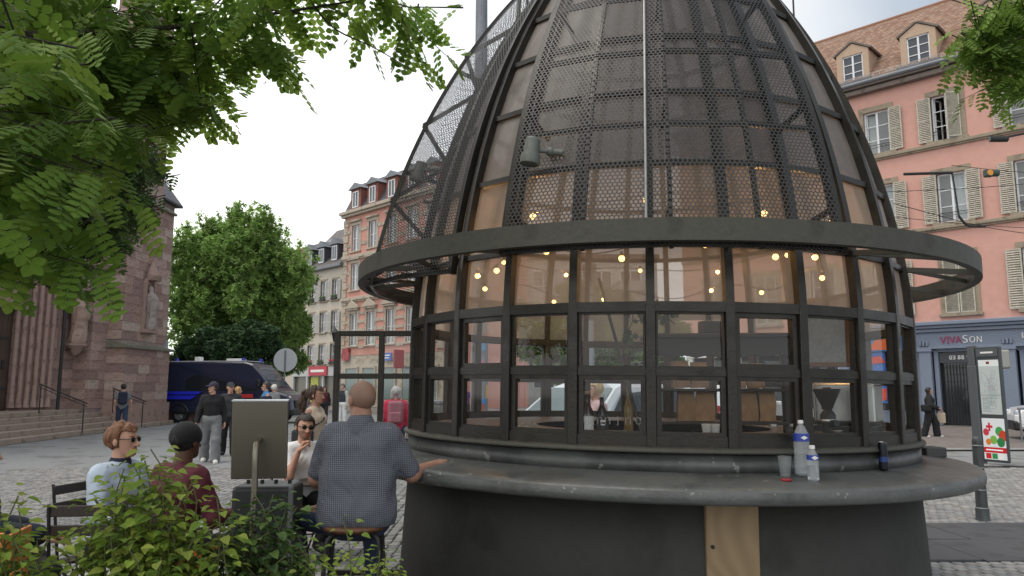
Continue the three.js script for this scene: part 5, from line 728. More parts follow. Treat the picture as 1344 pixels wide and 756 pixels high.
broadleaf('street_tree', 'leafy street tree seen through the kiosk beside the white car', P(2.2, 0, 27), { h: 6.5, rx: 2.4, ry: 2.1, cy: 3.7, clumps: 46, leaves: 6500, ls: 0.85, mat: mMidLeaf, seed: 17, group: 'street trees beyond the kiosk' });
broadleaf('street_tree', 'leafy street tree seen through the kiosk behind the blond person', P(5.2, 0, 31), { h: 6.0, rx: 2.3, ry: 2.0, cy: 3.3, clumps: 46, leaves: 6500, ls: 0.85, mat: mMidLeaf, seed: 18, group: 'street trees beyond the kiosk' });
// shrubs in planters in front of the terrace
const ovate = (() => { const pos = [], n = 6, L = 0.036, W = 0.026; for (let i = 0; i < n; i++) { const f = (t) => [L * t, W * 0.5 * Math.pow(Math.sin(Math.PI * Math.pow(t, 0.75)), 0.85), -0.01 * t * t]; const [x0, w0, y0] = f(i / n), [x1, w1, y1] = f((i + 1) / n); for (const s of [1, -1]) { const a = [x0, y0, 0], b = [x1, y1, 0], c = [x1, y1 + w1 * 0.35, s * w1], d = [x0, y0 + w0 * 0.35, s * w0]; if (w1 > 1e-4) s > 0 ? pos.push(a, c, b) : pos.push(a, b, c); if (w0 > 1e-4) s > 0 ? pos.push(a, d, c) : pos.push(a, c, d); } } return polyGeo(pos, pos.map((p) => [p[0], p[2]])); })();
const mShrub = { lime: [leafMat('shrub_lime_a', [0.25, 0.35, 0.05], 0.5), leafMat('shrub_lime_b', [0.18, 0.28, 0.045], 0.5), leafMat('shrub_lime_c', [0.30, 0.36, 0.07], 0.5)], dark: [leafMat('shrub_dark_a', [0.045, 0.085, 0.03], 0.3), leafMat('shrub_dark_b', [0.06, 0.11, 0.03], 0.3), leafMat('shrub_dark_c', [0.085, 0.14, 0.035], 0.3)] };
function shrub(label, X, Z, w, top, stems, kind, seed, ls = 1) {
  const t = thing('shrub', label, 'shrub', P(X, 0.5, Z), 0, 'shrubs in the planters'), r = rng(seed), sg = [], all = [];
  for (let k = 0; k < stems; k++) {
    const a = r() * 6.283, rr = w * Math.sqrt(r()), fx = Math.cos(a) * rr, fz = Math.sin(a) * rr * 0.7, hh = (top - 0.5) * (1 - 0.5 * (rr / w) ** 2) * (0.72 + 0.3 * r()), pts = [[fx * 0.3, 0, fz * 0.3], [fx * 0.7 + (r() - 0.5) * 0.06, hh * 0.5, fz * 0.7], [fx + (r() - 0.5) * 0.08, hh * 0.85, fz], [fx * 1.15 + (r() - 0.5) * 0.14, hh, fz * 1.1]], c = new THREE.CatmullRomCurve3(pts.map((p) => new THREE.Vector3(...p)));
    sg.push(new THREE.TubeGeometry(c, 10, 0.0028, 5)); const n = Math.round(hh * 62); for (let i = 0; i < n; i++) { const u = 0.28 + 0.72 * (i + r() * 0.5) / n, p = c.getPointAt(Math.min(1, u)), ya = i * 2.4 + r(), out = 0.02 + 0.07 * r(); all.push([[p.x + Math.cos(ya) * out, p.y + 0.012, p.z - Math.sin(ya) * out], ya, -0.1 - 0.6 * r() + 0.5 * u, (r() - 0.5) * 0.8, (0.8 + 0.8 * r()) * ls]); }
  }
  part(t, 'stems', merge(sg), M('shrub_stem', { color: lin(0.09, 0.10, 0.035), roughness: 0.8 })); const mats = mShrub[kind], rest = [[], [], []];
  const near = all.map((a, i) => [-a[0][1] - a[0][2] * 0.7, i]).sort((a, b) => a[0] - b[0]); const single = new Set(near.slice(0, 110).map((n) => n[1]));
  all.forEach(([p, ya, pi, ro, s], i) => { const g = Math.floor(hash(i, seed, 6) * 3); if (single.has(i)) { const m = part(t, 'leaf', ovate, mats[g]); m.applyMatrix4(place(p, ya, pi, ro, s)); } else rest[g].push(place(p, ya, pi, ro, s)); });
  rest.forEach((l, g) => l.length && instanced(t, 'foliage', ovate, mats[g], l, [0.8, 1, 1.2], g)); return t;
}
const planter = (X, Z, w, label) => { const p = thing('planter', label, 'planter', P(X, 0, Z), 0, 'planters along the terrace'); for (const [ww, d, x, z] of [[w, 0.03, 0, 0.24], [w, 0.03, 0, -0.24], [0.03, 0.45, -w / 2 + 0.015, 0], [0.03, 0.45, w / 2 - 0.015, 0]]) part(p, 'board', merge([rbox(ww, 0.52, d, x, 0.28, z, 0.006)]), mBlackWood); part(p, 'soil', merge([box(w - 0.07, 0.04, 0.43, 0, 0.47, 0)]), M('soil', { color: lin(0.03, 0.022, 0.016), roughness: 1 })); };
planter(-1.72, 2.95, 1.3, 'dark wooden planter with bright green shrubs'); planter(-0.80, 3.2, 0.9, 'dark wooden planter with dark leaved shrubs');
shrub('bright green shrub growing before the orange chair', -1.86, 2.75, 0.26, 1.30, 34, 'lime', 31); shrub('tall bright green shrub before the man in maroon', -1.40, 3.0, 0.24, 1.42, 48, 'lime', 32); shrub('low bright green shrub before the empty terrace chair', -1.64, 2.98, 0.17, 1.12, 20, 'lime', 33);
shrub('dark green shrub at the foot of the menu stand', -1.06, 3.2, 0.22, 1.20, 44, 'dark', 34); shrub('light green shrub before the bald man and his stool', -0.72, 3.25, 0.24, 1.10, 24, 'lime', 35, 0.8); shrub('bright green shrub between the maroon man and the menu stand', -1.15, 2.98, 0.12, 1.2, 12, 'lime', 36);
// ---------------------------------------------------------------- people: one smooth body each, clothes and hair over it
function surfaceNets(field, mn, mx, cell) {
  const n = [0, 1, 2].map((k) => Math.ceil((mx[k] - mn[k]) / cell) + 2), [nx, ny, nz] = n, g = new Float32Array(nx * ny * nz).fill(1), Bk = 6;
  const id = (i, j, k) => (k * ny + j) * nx + i;
  for (let k0 = 0; k0 < nz; k0 += Bk) for (let j0 = 0; j0 < ny; j0 += Bk) for (let i0 = 0; i0 < nx; i0 += Bk) {
    const h = (Bk / 2) * cell, d = field(mn[0] + i0 * cell + h, mn[1] + j0 * cell + h, mn[2] + k0 * cell + h), far = Math.abs(d) > h * 1.75 * 1.25 + 0.03;
    for (let k = k0; k < Math.min(nz, k0 + Bk); k++) for (let j = j0; j < Math.min(ny, j0 + Bk); j++) for (let i = i0; i < Math.min(nx, i0 + Bk); i++) g[id(i, j, k)] = far ? d : field(mn[0] + i * cell, mn[1] + j * cell, mn[2] + k * cell);
  }
  const vid = new Int32Array(nx * ny * nz).fill(-1), pos = [], idx = [];
  const E = [[0, 1], [2, 3], [4, 5], [6, 7], [0, 2], [1, 3], [4, 6], [5, 7], [0, 4], [1, 5], [2, 6], [3, 7]], c = new Float32Array(8);
  for (let k = 0; k < nz - 1; k++) for (let j = 0; j < ny - 1; j++) for (let i = 0; i < nx - 1; i++) {
    let neg = 0; for (let q = 0; q < 8; q++) { c[q] = g[id(i + (q & 1), j + ((q >> 1) & 1), k + (q >> 2))]; if (c[q] < 0) neg++; }
    if (neg === 0 || neg === 8) continue;
    let x = 0, y = 0, z = 0, m = 0;
    for (const [a, b] of E) if (c[a] < 0 !== c[b] < 0) { const t = c[a] / (c[a] - c[b]); x += (a & 1) + t * ((b & 1) - (a & 1)); y += ((a >> 1) & 1) + t * (((b >> 1) & 1) - ((a >> 1) & 1)); z += (a >> 2) + t * ((b >> 2) - (a >> 2)); m++; }
    vid[id(i, j, k)] = pos.length / 3; pos.push(mn[0] + (i + x / m) * cell, mn[1] + (j + y / m) * cell, mn[2] + (k + z / m) * cell);
  }
  const quad = (a, b, cc, d, flip) => { if (a < 0 || b < 0 || cc < 0 || d < 0) return; if (flip) idx.push(a, cc, b, a, d, cc); else idx.push(a, b, cc, a, cc, d); };
  for (let k = 1; k < nz - 1; k++) for (let j = 1; j < ny - 1; j++) for (let i = 1; i < nx - 1; i++) {
    const s = g[id(i, j, k)] < 0;
    if (s !== g[id(i + 1, j, k)] < 0) quad(vid[id(i, j - 1, k - 1)], vid[id(i, j, k - 1)], vid[id(i, j, k)], vid[id(i, j - 1, k)], !s);
    if (s !== g[id(i, j + 1, k)] < 0) quad(vid[id(i - 1, j, k - 1)], vid[id(i - 1, j, k)], vid[id(i, j, k)], vid[id(i, j, k - 1)], !s);
    if (s !== g[id(i, j, k + 1)] < 0) quad(vid[id(i - 1, j - 1, k)], vid[id(i, j - 1, k)], vid[id(i, j, k)], vid[id(i - 1, j, k)], !s);
  }
  const q = new THREE.BufferGeometry(); q.setAttribute('position', new THREE.Float32BufferAttribute(pos, 3)); q.setIndex(idx); q.computeVertexNormals(); return q;
}
function capsules(list, k) {
  const f = list.map((b) => { const d = add3(b.b, b.a, -1); return [...b.a, ...d, d[0] * d[0] + d[1] * d[1] + d[2] * d[2] + 1e-9, b.ra, b.rb - b.ra]; });
  return (x, y, z) => { let s = 1e3; for (const q of f) { const px = x - q[0], py = y - q[1], pz = z - q[2]; let t = (px * q[3] + py * q[4] + pz * q[5]) / q[6]; t = t < 0 ? 0 : t > 1 ? 1 : t; const dx = px - t * q[3], dy = py - t * q[4], dz = pz - t * q[5], d = Math.sqrt(dx * dx + dy * dy + dz * dz) - q[7] - t * q[8]; const h = k - Math.abs(s - d); s = Math.min(s, d) - (h > 0 ? h * h / (4 * k) : 0); } return s; };
}
const ell = (x, y, z, cx, cy, cz, rx, ry, rz) => { const a = (x - cx) / rx, b = (y - cy) / ry, c = (z - cz) / rz; return (Math.sqrt(a * a + b * b + c * c) - 1) * Math.min(rx, ry, rz); };
const smn = (a, b, k) => { const h = Math.max(k - Math.abs(a - b), 0); return Math.min(a, b) - h * h / (4 * k); };
function cloth(key, c, extra = {}) { return M('cloth_' + key, { color: lin(...c), roughness: 0.9, sheen: 0.3, sheenRoughness: 0.6, bumpMap: rep(T.fine, 6), bumpScale: 0.0008, ...extra }); }
const mSkin = M('skin', { vertexColors: true, roughness: 0.5, color: lin(1, 1, 1), specularIntensity: 0.4 });
const mSkinFar = mSkin;
function person(o) {
  const S = o.s ?? 1, fat = o.fat ?? 1, cell = o.cell ?? 0.02, root = thing('person', o.label, 'person', P(o.at[0], o.y ?? 0, o.at[1]), o.ry ?? 0, o.group); root.scale.setScalar(S);
  const p = { spine: [0, 1, 0.03], uaL: [0.22, -1, -0.04], faL: [0.08, -1, 0.22], uaR: [-0.22, -1, -0.04], faR: [-0.08, -1, 0.22], thL: [0.05, -1, 0.03], shL: [0.0, -1, -0.04], thR: [-0.05, -1, 0.03], shR: [0.0, -1, -0.04], twist: 0, ...o.pose };
  for (const k in p) if (Array.isArray(p[k])) p[k] = nrm(p[k]);
  const tw = (v) => { const c = Math.cos(p.twist), s = Math.sin(p.twist); return [v[0] * c + v[2] * s, v[1], -v[0] * s + v[2] * c]; };
  const drop = (t, s) => -(0.43 * p[t][1] + 0.42 * p[s][1]), hipY = p.hipY ?? Math.max(drop('thL', 'shL'), drop('thR', 'shR')) + 0.085;
  const J = {}; J.pel = [0, hipY, 0]; J.mid = add3(J.pel, p.spine, 0.2); J.che = add3(J.pel, p.spine, 0.36); J.nec = add3(J.pel, p.spine, 0.53); J.hd = add3(J.nec, nrm(p.headDir ?? add3(p.spine, [0, 0.6, 0.12])), 0.145);
  const shW = 0.175 * (0.9 + 0.1 * fat) * (o.fem ? 0.9 : 1), shC = add3(J.pel, p.spine, 0.45);
  for (const [q, sx] of [['L', 1], ['R', -1]]) {
    J['s' + q] = add3(shC, tw([sx * shW, 0, 0])); J['e' + q] = add3(J['s' + q], tw(p['ua' + q]), 0.285); J['w' + q] = add3(J['e' + q], tw(p['fa' + q]), 0.25);
    J['h' + q] = add3(J.pel, [sx * 0.092, -0.02, 0]); J['k' + q] = add3(J['h' + q], p['th' + q], 0.43); J['a' + q] = add3(J['k' + q], p['sh' + q], 0.42);
    const f = p['ft' + q] ?? [sx * 0.12, -0.0, 1]; J['t' + q] = add3(add3(J['a' + q], [0, -0.045, 0]), nrm(f), 0.16);
  }
  const bones = [], bn = (tag, a, b, ra, rb) => bones.push({ tag, a, b, ra, rb });
  const X = (c, dx, dz = 0) => add3(c, tw([dx, 0, dz]));
  bn('pelvis', X(J.pel, 0.055), X(J.pel, -0.055), 0.118 * fat, 0.118 * fat);
  for (const s of [1, -1]) { bn('torso', X(J.pel, s * 0.05 * fat, 0), X(J.mid, s * 0.048 * fat, 0.005), 0.108 * fat, (o.fem ? 0.092 : 0.103) * fat); bn('torso', X(J.mid, s * 0.048 * fat, 0.005), X(J.che, s * 0.075, 0.005), (o.fem ? 0.092 : 0.103) * fat, 0.108 * (0.7 + 0.3 * fat)); bn('torso', X(J.che, s * 0.075), X(shC, s * (shW - 0.05), 0), 0.102 * (0.7 + 0.3 * fat), 0.056 * (0.7 + 0.3 * fat)); bn('torso', add3(J.nec, p.spine, -0.045), X(shC, s * (shW - 0.02)), 0.05, 0.045); }
  if (fat > 1.1) bn('torso', X(J.pel, 0, 0.06), X(J.mid, 0, 0.09), 0.12 * fat, 0.12 * fat);
  if (o.fem) for (const s of [1, -1]) bn('torso', X(J.che, s * 0.06, 0.06), X(J.che, s * 0.065, 0.075), 0.06, 0.055);
  bn('neck', add3(J.nec, p.spine, -0.05), add3(J.nec, add3(J.hd, J.nec, -1), 0.5), 0.064 * (0.6 + 0.4 * fat), 0.056 * (0.6 + 0.4 * fat));
  for (const q of ['L', 'R']) {
    bn('ua', J['s' + q], J['e' + q], 0.05 * (0.5 + 0.5 * fat), 0.04 * (0.5 + 0.5 * fat)); bn('fa', J['e' + q], J['w' + q], 0.041 * (0.5 + 0.5 * fat), 0.027);
    bn('th', J['h' + q], J['k' + q], 0.088 * (0.4 + 0.6 * fat), 0.057); bn('sh', J['k' + q], J['a' + q], 0.056, 0.037); bn('ft', add3(J['a' + q], [0, -0.03, -0.03]), J['t' + q], 0.04, 0.032);
  }
  const bound = (bs, pad) => { const mn = [9, 9, 9], mx = [-9, -9, -9]; for (const b of bs) for (const [c, r] of [[b.a, b.ra], [b.b, b.rb]]) for (let i = 0; i < 3; i++) { mn[i] = Math.min(mn[i], c[i] - r - pad); mx[i] = Math.max(mx[i], c[i] + r + pad); } return [mn, mx]; };
  // head frame
  const hq = new THREE.Quaternion().setFromEuler(new THREE.Euler(p.headPitch ?? 0, p.headYaw ?? 0, p.headRoll ?? 0, 'YXZ')), hc = v3(J.hd);
  const face = (x, y, z) => {
    let d = ell(x, y, z, 0, 0.025, -0.012, 0.077, 0.092, 0.098); d = smn(d, ell(x, y, z, 0, -0.035, 0.028, 0.058, 0.078, 0.062), 0.03); d = smn(d, ell(x, y, z, 0, -0.088, 0.062, 0.03, 0.024, 0.028), 0.03);
    const ax = Math.abs(x); d = smn(d, ell(ax, y, z, 0.022, 0.02, 0.078, 0.026, 0.012, 0.014), 0.012); d = Math.max(d, -ell(ax, y, z, 0.031, 0.002, 0.098, 0.017, 0.012, 0.014) - 0.002);
    d = smn(d, ell(ax, y, z, 0.030, 0.001, 0.077, 0.013, 0.011, 0.012), 0.004);
    const t = clamp((0.012 - y) / 0.045); d = smn(d, Math.hypot(x, y - (0.012 - 0.045 * t), z - (0.086 + 0.024 * t)) - (0.009 + 0.006 * t), 0.012); d = smn(d, ell(ax, y, z, 0.012, -0.036, 0.096, 0.009, 0.007, 0.009), 0.008);
    d = smn(d, ell(x, y, z, 0, -0.058, 0.086, 0.024, 0.006, 0.010), 0.006); d = smn(d, ell(x, y, z, 0, -0.069, 0.084, 0.02, 0.007, 0.010), 0.006);
    return smn(d, ell(ax, y, z, 0.079, -0.004, -0.006, 0.010, 0.032, 0.019), 0.008);
  };
  const paint = (g, fn) => { const a = g.attributes.position, c = new Float32Array(a.count * 3); for (let i = 0; i < a.count; i++) { const r = fn(a.getX(i), a.getY(i), a.getZ(i)); c.set(r, i * 3); } g.setAttribute('color', new THREE.BufferAttribute(c, 3)); return g; };
  const sk = o.skin ?? [0.50, 0.29, 0.21], tone = (x, y, z) => { const n = 0.92 + 0.16 * noise3(x * 30, y * 30, z * 30); return [sk[0] * n, sk[1] * n, sk[2] * n]; };
  const geos = []; const hcell = Math.max(0.0045, cell * 0.35);
  const hg = surfaceNets(face, [-0.11, -0.14, -0.13], [0.11, 0.14, 0.14], hcell);
  paint(hg, (x, y, z) => { const t = tone(x, y, z), ax = Math.abs(x); if (z > 0.05 && Math.hypot(ax - 0.031, (y - 0.001) * 1.6) < 0.0125) return Math.hypot(ax - 0.031, y - 0.001) < 0.0055 ? [0.03, 0.02, 0.015] : [0.55, 0.5, 0.47]; if (z > 0.06 && Math.abs(y + 0.063) < 0.011 && ax < 0.024) return [t[0] * 0.85, t[1] * 0.55, t[2] * 0.55]; if (z > 0.05 && Math.abs(y - 0.024 - ax * 0.06) < 0.005 && ax > 0.012 && ax < 0.05) return o.brow ?? [0.06, 0.035, 0.02]; if (o.beard && z > 0.0 && y < -0.03 && !(Math.abs(y + 0.063) < 0.012 && ax < 0.022) && (z < 0.09 || y < -0.045)) return o.beard; return t; });
  geos.push(hg.applyQuaternion(hq).translate(...J.hd));
  // hands
  for (const q of ['L', 'R']) {
    const d = nrm(tw(p['fa' + q])), hd = p['hand' + q] ? nrm(p['hand' + q]) : d, up0 = Math.abs(hd[1]) > 0.9 ? [q === 'L' ? -1 : 1, 0, 0.2] : (p['palm' + q] ?? [0, -1, 0]);   // up0: palm side
    const pn = v3(up0).addScaledVector(v3(hd), -v3(up0).dot(v3(hd))).normalize(), sd = v3(hd).cross(pn).normalize().multiplyScalar(q === 'L' ? 1 : -1); const W = v3(J['w' + q]), H = v3(hd), bs = [], at = (a, b, c) => W.clone().addScaledVector(H, a).addScaledVector(sd, b).addScaledVector(pn, c).toArray();
    const c = p.curl ?? 0.55;
    [-0.028, -0.010, 0.009, 0.027].forEach((b, i) => { bs.push({ a: at(0, b * 0.5, 0), b: at(0.085, b, 0.002), ra: 0.017, rb: 0.0115 }); const L = [0.062, 0.078, 0.085, 0.076][i] * 0.52; const k1 = at(0.085 + L * Math.cos(c * 0.8), b * 1.08, L * Math.sin(c * 0.8)), k2 = at(0.085 + L * (Math.cos(c * 0.8) + Math.cos(c * 2.1)), b * 1.1, L * (Math.sin(c * 0.8) + Math.sin(c * 2.1))); bs.push({ a: at(0.085, b, 0.002), b: k1, ra: 0.0098, rb: 0.0088 }, { a: k1, b: k2, ra: 0.0088, rb: 0.0075 }); });
    const t1 = at(0.03, 0.034, 0.012), t2 = at(0.062, 0.052, 0.026), t3 = at(0.09, 0.05, 0.036); bs.push({ a: at(0.01, 0.018, 0.004), b: t1, ra: 0.017, rb: 0.013 }, { a: t1, b: t2, ra: 0.0125, rb: 0.0105 }, { a: t2, b: t3, ra: 0.0105, rb: 0.0085 }); bs.push({ a: add3(J['w' + q], d, -0.04), b: J['w' + q], ra: 0.028, rb: 0.025 });
    const [mn, mx] = bound(bs, 0.012); geos.push(paint(surfaceNets(capsules(bs, 0.006), mn, mx, Math.max(0.0045, cell * 0.25)), tone));
  }
  // trunk and limbs; hidden under clothes except where the photo shows skin
  { const [mn, mx] = bound(bones, 0.03); geos.push(paint(surfaceNets(capsules(bones.map((b) => ({ ...b, ra: b.ra - (b.tag === 'torso' || b.tag === 'pelvis' || b.tag === 'th' ? 0.012 : 0), rb: b.rb - (b.tag === 'torso' || b.tag === 'pelvis' ? 0.012 : 0) })), 0.04), mn, mx, cell * 1.1), tone)); }
  const body = mergeGeometries(geos.map((g) => { const q = new THREE.BufferGeometry(); q.setAttribute('position', g.attributes.position); q.setAttribute('normal', g.attributes.normal); q.setAttribute('color', g.attributes.color); q.setIndex(g.index); return q; }));
  part(root, 'body', body, mSkin);
  for (const L of o.wear) {
    const bs = []; for (const b of bones) { const f = L.use[b.tag]; if (!f) continue; bs.push({ a: b.a, b: add3(b.a, add3(b.b, b.a, -1), Math.min(1, f)), ra: b.ra + L.inf + (L.flare && b.tag === L.flare ? 0 : 0), rb: b.ra + (b.rb - b.ra) * Math.min(1, f) + L.inf + (L.flare && b.tag === L.flare ? 0.03 : 0) }); }
    const f0 = capsules(bs, L.k ?? 0.035), wr = L.wrinkle ?? 0.007, sd = (o.at[0] * 7.3) % 5; const [mn, mx] = bound(bs, 0.03); const low = L.low ?? -9, high = L.high ?? 9;
    const fld = (x, y, z) => { const d = f0(x, y, z); if (d > 0.05 || d < -0.05) return Math.max(d, low - y, y - high); return Math.max(d + wr * (0.9 * Math.abs(2 * noise3(x * 11 + sd + y * 6, y * 5, z * 11 - y * 4) - 1) + 0.6 * Math.abs(2 * noise3(x * 24 - y * 17, y * 11, z * 24 + sd) - 1) - 0.5), low - y, y - high); };
    const g = surfaceNets(fld, mn, mx, L.cell ?? cell); part(root, L.name, L.uv ? uvm(g) : g, L.mat);
  }
  // hair and headgear, in the head frame
  const H = o.hair ?? {}; const inHead = (g) => g.applyQuaternion(hq).translate(...J.hd);
  if (H.style) {
    const th = H.thick ?? 0.012, base = (x, y, z) => ell(x, y, z, 0, 0.027, -0.014, 0.079 + th, 0.094 + th, 0.100 + th);
    const keep = (x, y, z) => Math.min((H.line ?? 0.062) - y, Math.max(z - 0.012 - 0.25 * Math.max(0, y), (H.nape ?? -0.075) - y)); const cs = []; let mnY = -0.15, mnZ = -0.16;
    if (H.style === 'long') for (const s of [1, -1, 0]) { cs.push({ a: [s * 0.06, 0.02, -0.05], b: [s * 0.075, -0.17, -0.04], ra: 0.05, rb: 0.03 }); mnY = -0.24; }
    if (H.style === 'bob') for (const s of [1, -1, 0]) { cs.push({ a: [s * 0.055, 0.03, -0.04], b: [s * 0.07, -0.085, -0.035], ra: 0.052, rb: 0.04 }); mnY = -0.16; }
    if (H.style === 'pony') { cs.push({ a: [0, 0.05, -0.10], b: [0, 0.03, -0.16], ra: 0.025, rb: 0.04 }, { a: [0, 0.03, -0.16], b: [0, -0.12, -0.21], ra: 0.045, rb: 0.05 }, { a: [0, -0.12, -0.21], b: [0, -0.24, -0.20], ra: 0.05, rb: 0.02 }); mnY = -0.3; mnZ = -0.3; }
    const ex = cs.length ? capsules(cs, 0.03) : null, amp = H.amp ?? 0.014;
    const f = (x, y, z) => { let d = Math.max(base(x, y, z), keep(x, y, z)); if (ex) d = smn(d, Math.max(ex(x, y, z), -face(x, y, z) + 0.0), 0.015); return d > 0.06 ? d : d + amp * (noise3(x * 55, y * 22, z * 55) - 0.5) + amp * 0.8 * (noise3(x * 24 + 3, y * 14, z * 24) - 0.5); };
    const g = surfaceNets(f, [-0.14, mnY, mnZ], [0.14, 0.16, 0.14], Math.max(0.005, cell * 0.32)); part(root, 'hair', inHead(g), M('hair_' + H.color.join('_'), { color: lin(...H.color), roughness: 0.6, sheen: 0.4 }));
  }
  if (o.cap) {
    const f = (x, y, z) => { let d = Math.max(ell(x, y, z, 0, 0.03, -0.012, 0.093, 0.104, 0.114), (o.cap.low ?? 0.035) - y); if (o.cap.brim) d = smn(d, Math.max(ell(x, y, z, 0, 0.043 - 0.12 * Math.max(0, z - 0.09), 0.10, 0.072, 0.012, 0.085), 0.05 - z), 0.006); return d; };
    part(root, 'cap', inHead(surfaceNets(f, [-0.12, -0.02, -0.15], [0.12, 0.16, 0.22], Math.max(0.005, cell * 0.35))), cloth('cap_' + o.cap.color.join('_'), o.cap.color));
  }
  if (o.shades) {
    const l = []; for (const s of [1, -1]) l.push(new THREE.SphereGeometry(0.024, 14, 10).scale(1, 0.78, 0.28).translate(s * 0.032, 0.004, 0.096), rod([s * 0.055, 0.008, 0.093], [s * 0.081, 0.01, 0.0], 0.0028, 5)); l.push(rod([-0.012, 0.009, 0.1], [0.012, 0.009, 0.1], 0.0025, 5));
    part(root, 'sunglasses', inHead(merge(l)), M('shades_black', { color: lin(0.012, 0.01, 0.01), roughness: 0.12 }));
  }
  o.after?.(root, J, inHead); return root;
}
const shoe = (m, inf = 0.012) => ({ name: 'shoes', use: { ft: 1 }, inf, mat: m, wrinkle: 0.002 });
const C = { black: cloth('black', [0.012, 0.012, 0.014]), char: cloth('charcoal', [0.03, 0.03, 0.034]), navy: cloth('navy', [0.015, 0.02, 0.038]), jean: cloth('denim', [0.03, 0.045, 0.085]), grey: cloth('grey', [0.17, 0.175, 0.18]), white: cloth('white', [0.70, 0.71, 0.72]), pale: cloth('pale_blue', [0.42, 0.50, 0.60]), maroon: cloth('maroon', [0.085, 0.014, 0.024]), beige: cloth('beige', [0.46, 0.38, 0.29]), red: cloth('red', [0.45, 0.03, 0.07]), sand: cloth('sand', [0.48, 0.45, 0.40]), sole: cloth('trainer', [0.62, 0.62, 0.6]) };
const checkTex = canvasTex(64, 64, (c, w, h) => { c.fillStyle = '#3a3f48'; c.fillRect(0, 0, w, h); c.fillStyle = 'rgba(140,145,152,0.7)'; for (let i = 0; i < 4; i++) { c.fillRect(i * 16, 0, 5, h); c.fillRect(0, i * 16, w, 5); } }); checkTex.wrapS = checkTex.wrapT = THREE.RepeatWrapping; checkTex.repeat.set(22, 22);
const mCheck = M('check_shirt', { map: checkTex, color: lin(0.9, 0.9, 0.92), roughness: 0.9, bumpMap: rep(T.fine, 6), bumpScale: 0.0008 });
const TS = { torso: 1, pelvis: 1, ua: 0.62 }, LS = { torso: 1, pelvis: 1, ua: 1, fa: 0.93 }, TR = { pelvis: 1, th: 1, sh: 0.97 };
const sit = (x = {}) => ({ hipY: 0.56, spine: [0, 1, 0.06], thL: [0.22, -0.06, 1], shL: [0.05, -1, 0.05], thR: [-0.22, -0.06, 1], shR: [-0.05, -1, 0.05], ...x });
// bald man at the counter, seen from behind
person({ label: 'bald man in a grey checked shirt sitting at the kiosk counter', at: [-0.915, 4.52], ry: 3.42, s: 0.965, fat: 1.38, cell: 0.012, skin: [0.36, 0.20, 0.145],
  pose: { hipY: 0.905, spine: [-0.03, 1, 0.10], twist: -0.35, thL: [0.62, -0.14, 0.75], shL: [-0.2, -1, 0.1], thR: [-0.1, -0.18, 1], shR: [0, -1, -0.1], uaL: [0.36, -1, 0.15], faL: [-0.3, -0.2, 1], uaR: [-0.5, -0.9, 0.35], faR: [-0.45, 0.16, 0.9], headYaw: 0.35, headPitch: 0.05, curl: 1.25 },
  wear: [{ name: 'shirt', use: { torso: 1, pelvis: 1, ua: 0.85 }, inf: 0.018, mat: mCheck, uv: true, wrinkle: 0.016, low: 0.83 }, { name: 'collar', use: { neck: 0.34 }, inf: 0.016, mat: mCheck, uv: true, wrinkle: 0.003 }, { name: 'trousers', use: TR, inf: 0.008, mat: C.jean, wrinkle: 0.006, high: 0.90 }, shoe(C.char)],
  hair: { style: 'short', color: [0.24, 0.14, 0.10], thick: 0.0012, amp: 0.001, line: 0.2, nape: -0.055 } });
// man in pale blue sweater at the table
person({ label: 'red haired man in sunglasses and pale blue sweater at the terrace table', at: [-2.74, 5.28], ry: 1.32, cell: 0.013, skin: [0.52, 0.30, 0.22],
  pose: sit({ spine: [0, 1, 0.05], uaL: [0.3, -1, 0.25], faL: [-0.3, -0.15, 1], uaR: [-0.28, -1, 0.3], faR: [0.25, -0.12, 1], headYaw: 0.12, headPitch: -0.04 }), wear: [{ name: 'sweater', use: LS, inf: 0.022, mat: C.pale, wrinkle: 0.016 }, { name: 'neckband', use: { neck: 0.30 }, inf: 0.012, mat: C.navy, wrinkle: 0.002 }, { name: 'trousers', use: TR, inf: 0.018, mat: C.char }, shoe(C.sole)],
  hair: { style: 'short', color: [0.15, 0.062, 0.025], thick: 0.011, amp: 0.02, line: 0.058 }, shades: true, brow: [0.2, 0.08, 0.03] });
// man in maroon
person({ label: 'man in a maroon top and black cap sitting with his back turned', at: [-2.24, 5.02], ry: 2.65, cell: 0.013, skin: [0.11, 0.058, 0.038],
  pose: sit({ hipY: 0.57, spine: [-0.04, 1, 0.12], uaL: [0.35, -0.9, 0.35], faL: [-0.2, 0, 1], uaR: [-0.42, -1, 0.2], faR: [0.2, -0.1, 1], headYaw: 0.1 }), wear: [{ name: 'sweater', use: LS, inf: 0.018, mat: C.maroon, wrinkle: 0.014 }, { name: 'trousers', use: TR, inf: 0.02, mat: C.char }, shoe(C.beige)], cap: { color: [0.012, 0.012, 0.014], low: -0.005 }, hair: { style: 'short', color: [0.01, 0.009, 0.009], thick: 0.006 } });
// person at the left edge on an orange chair
person({ label: 'person in a dark navy jacket on the orange chair', at: [-3.20, 4.45], ry: 2.3, cell: 0.014, pose: sit({ hipY: 0.57, spine: [0.42, 1, 0.15], uaL: [0.4, -1, 0.3], faL: [-0.2, -0.1, 1], uaR: [-0.5, -0.9, 0.3], faR: [0.1, -0.1, 1] }), wear: [{ name: 'jacket', use: LS, inf: 0.04, mat: C.navy, wrinkle: 0.016 }, { name: 'trousers', use: TR, inf: 0.02, mat: C.char }, shoe(C.char)], hair: { style: 'short', color: [0.03, 0.02, 0.015] } });
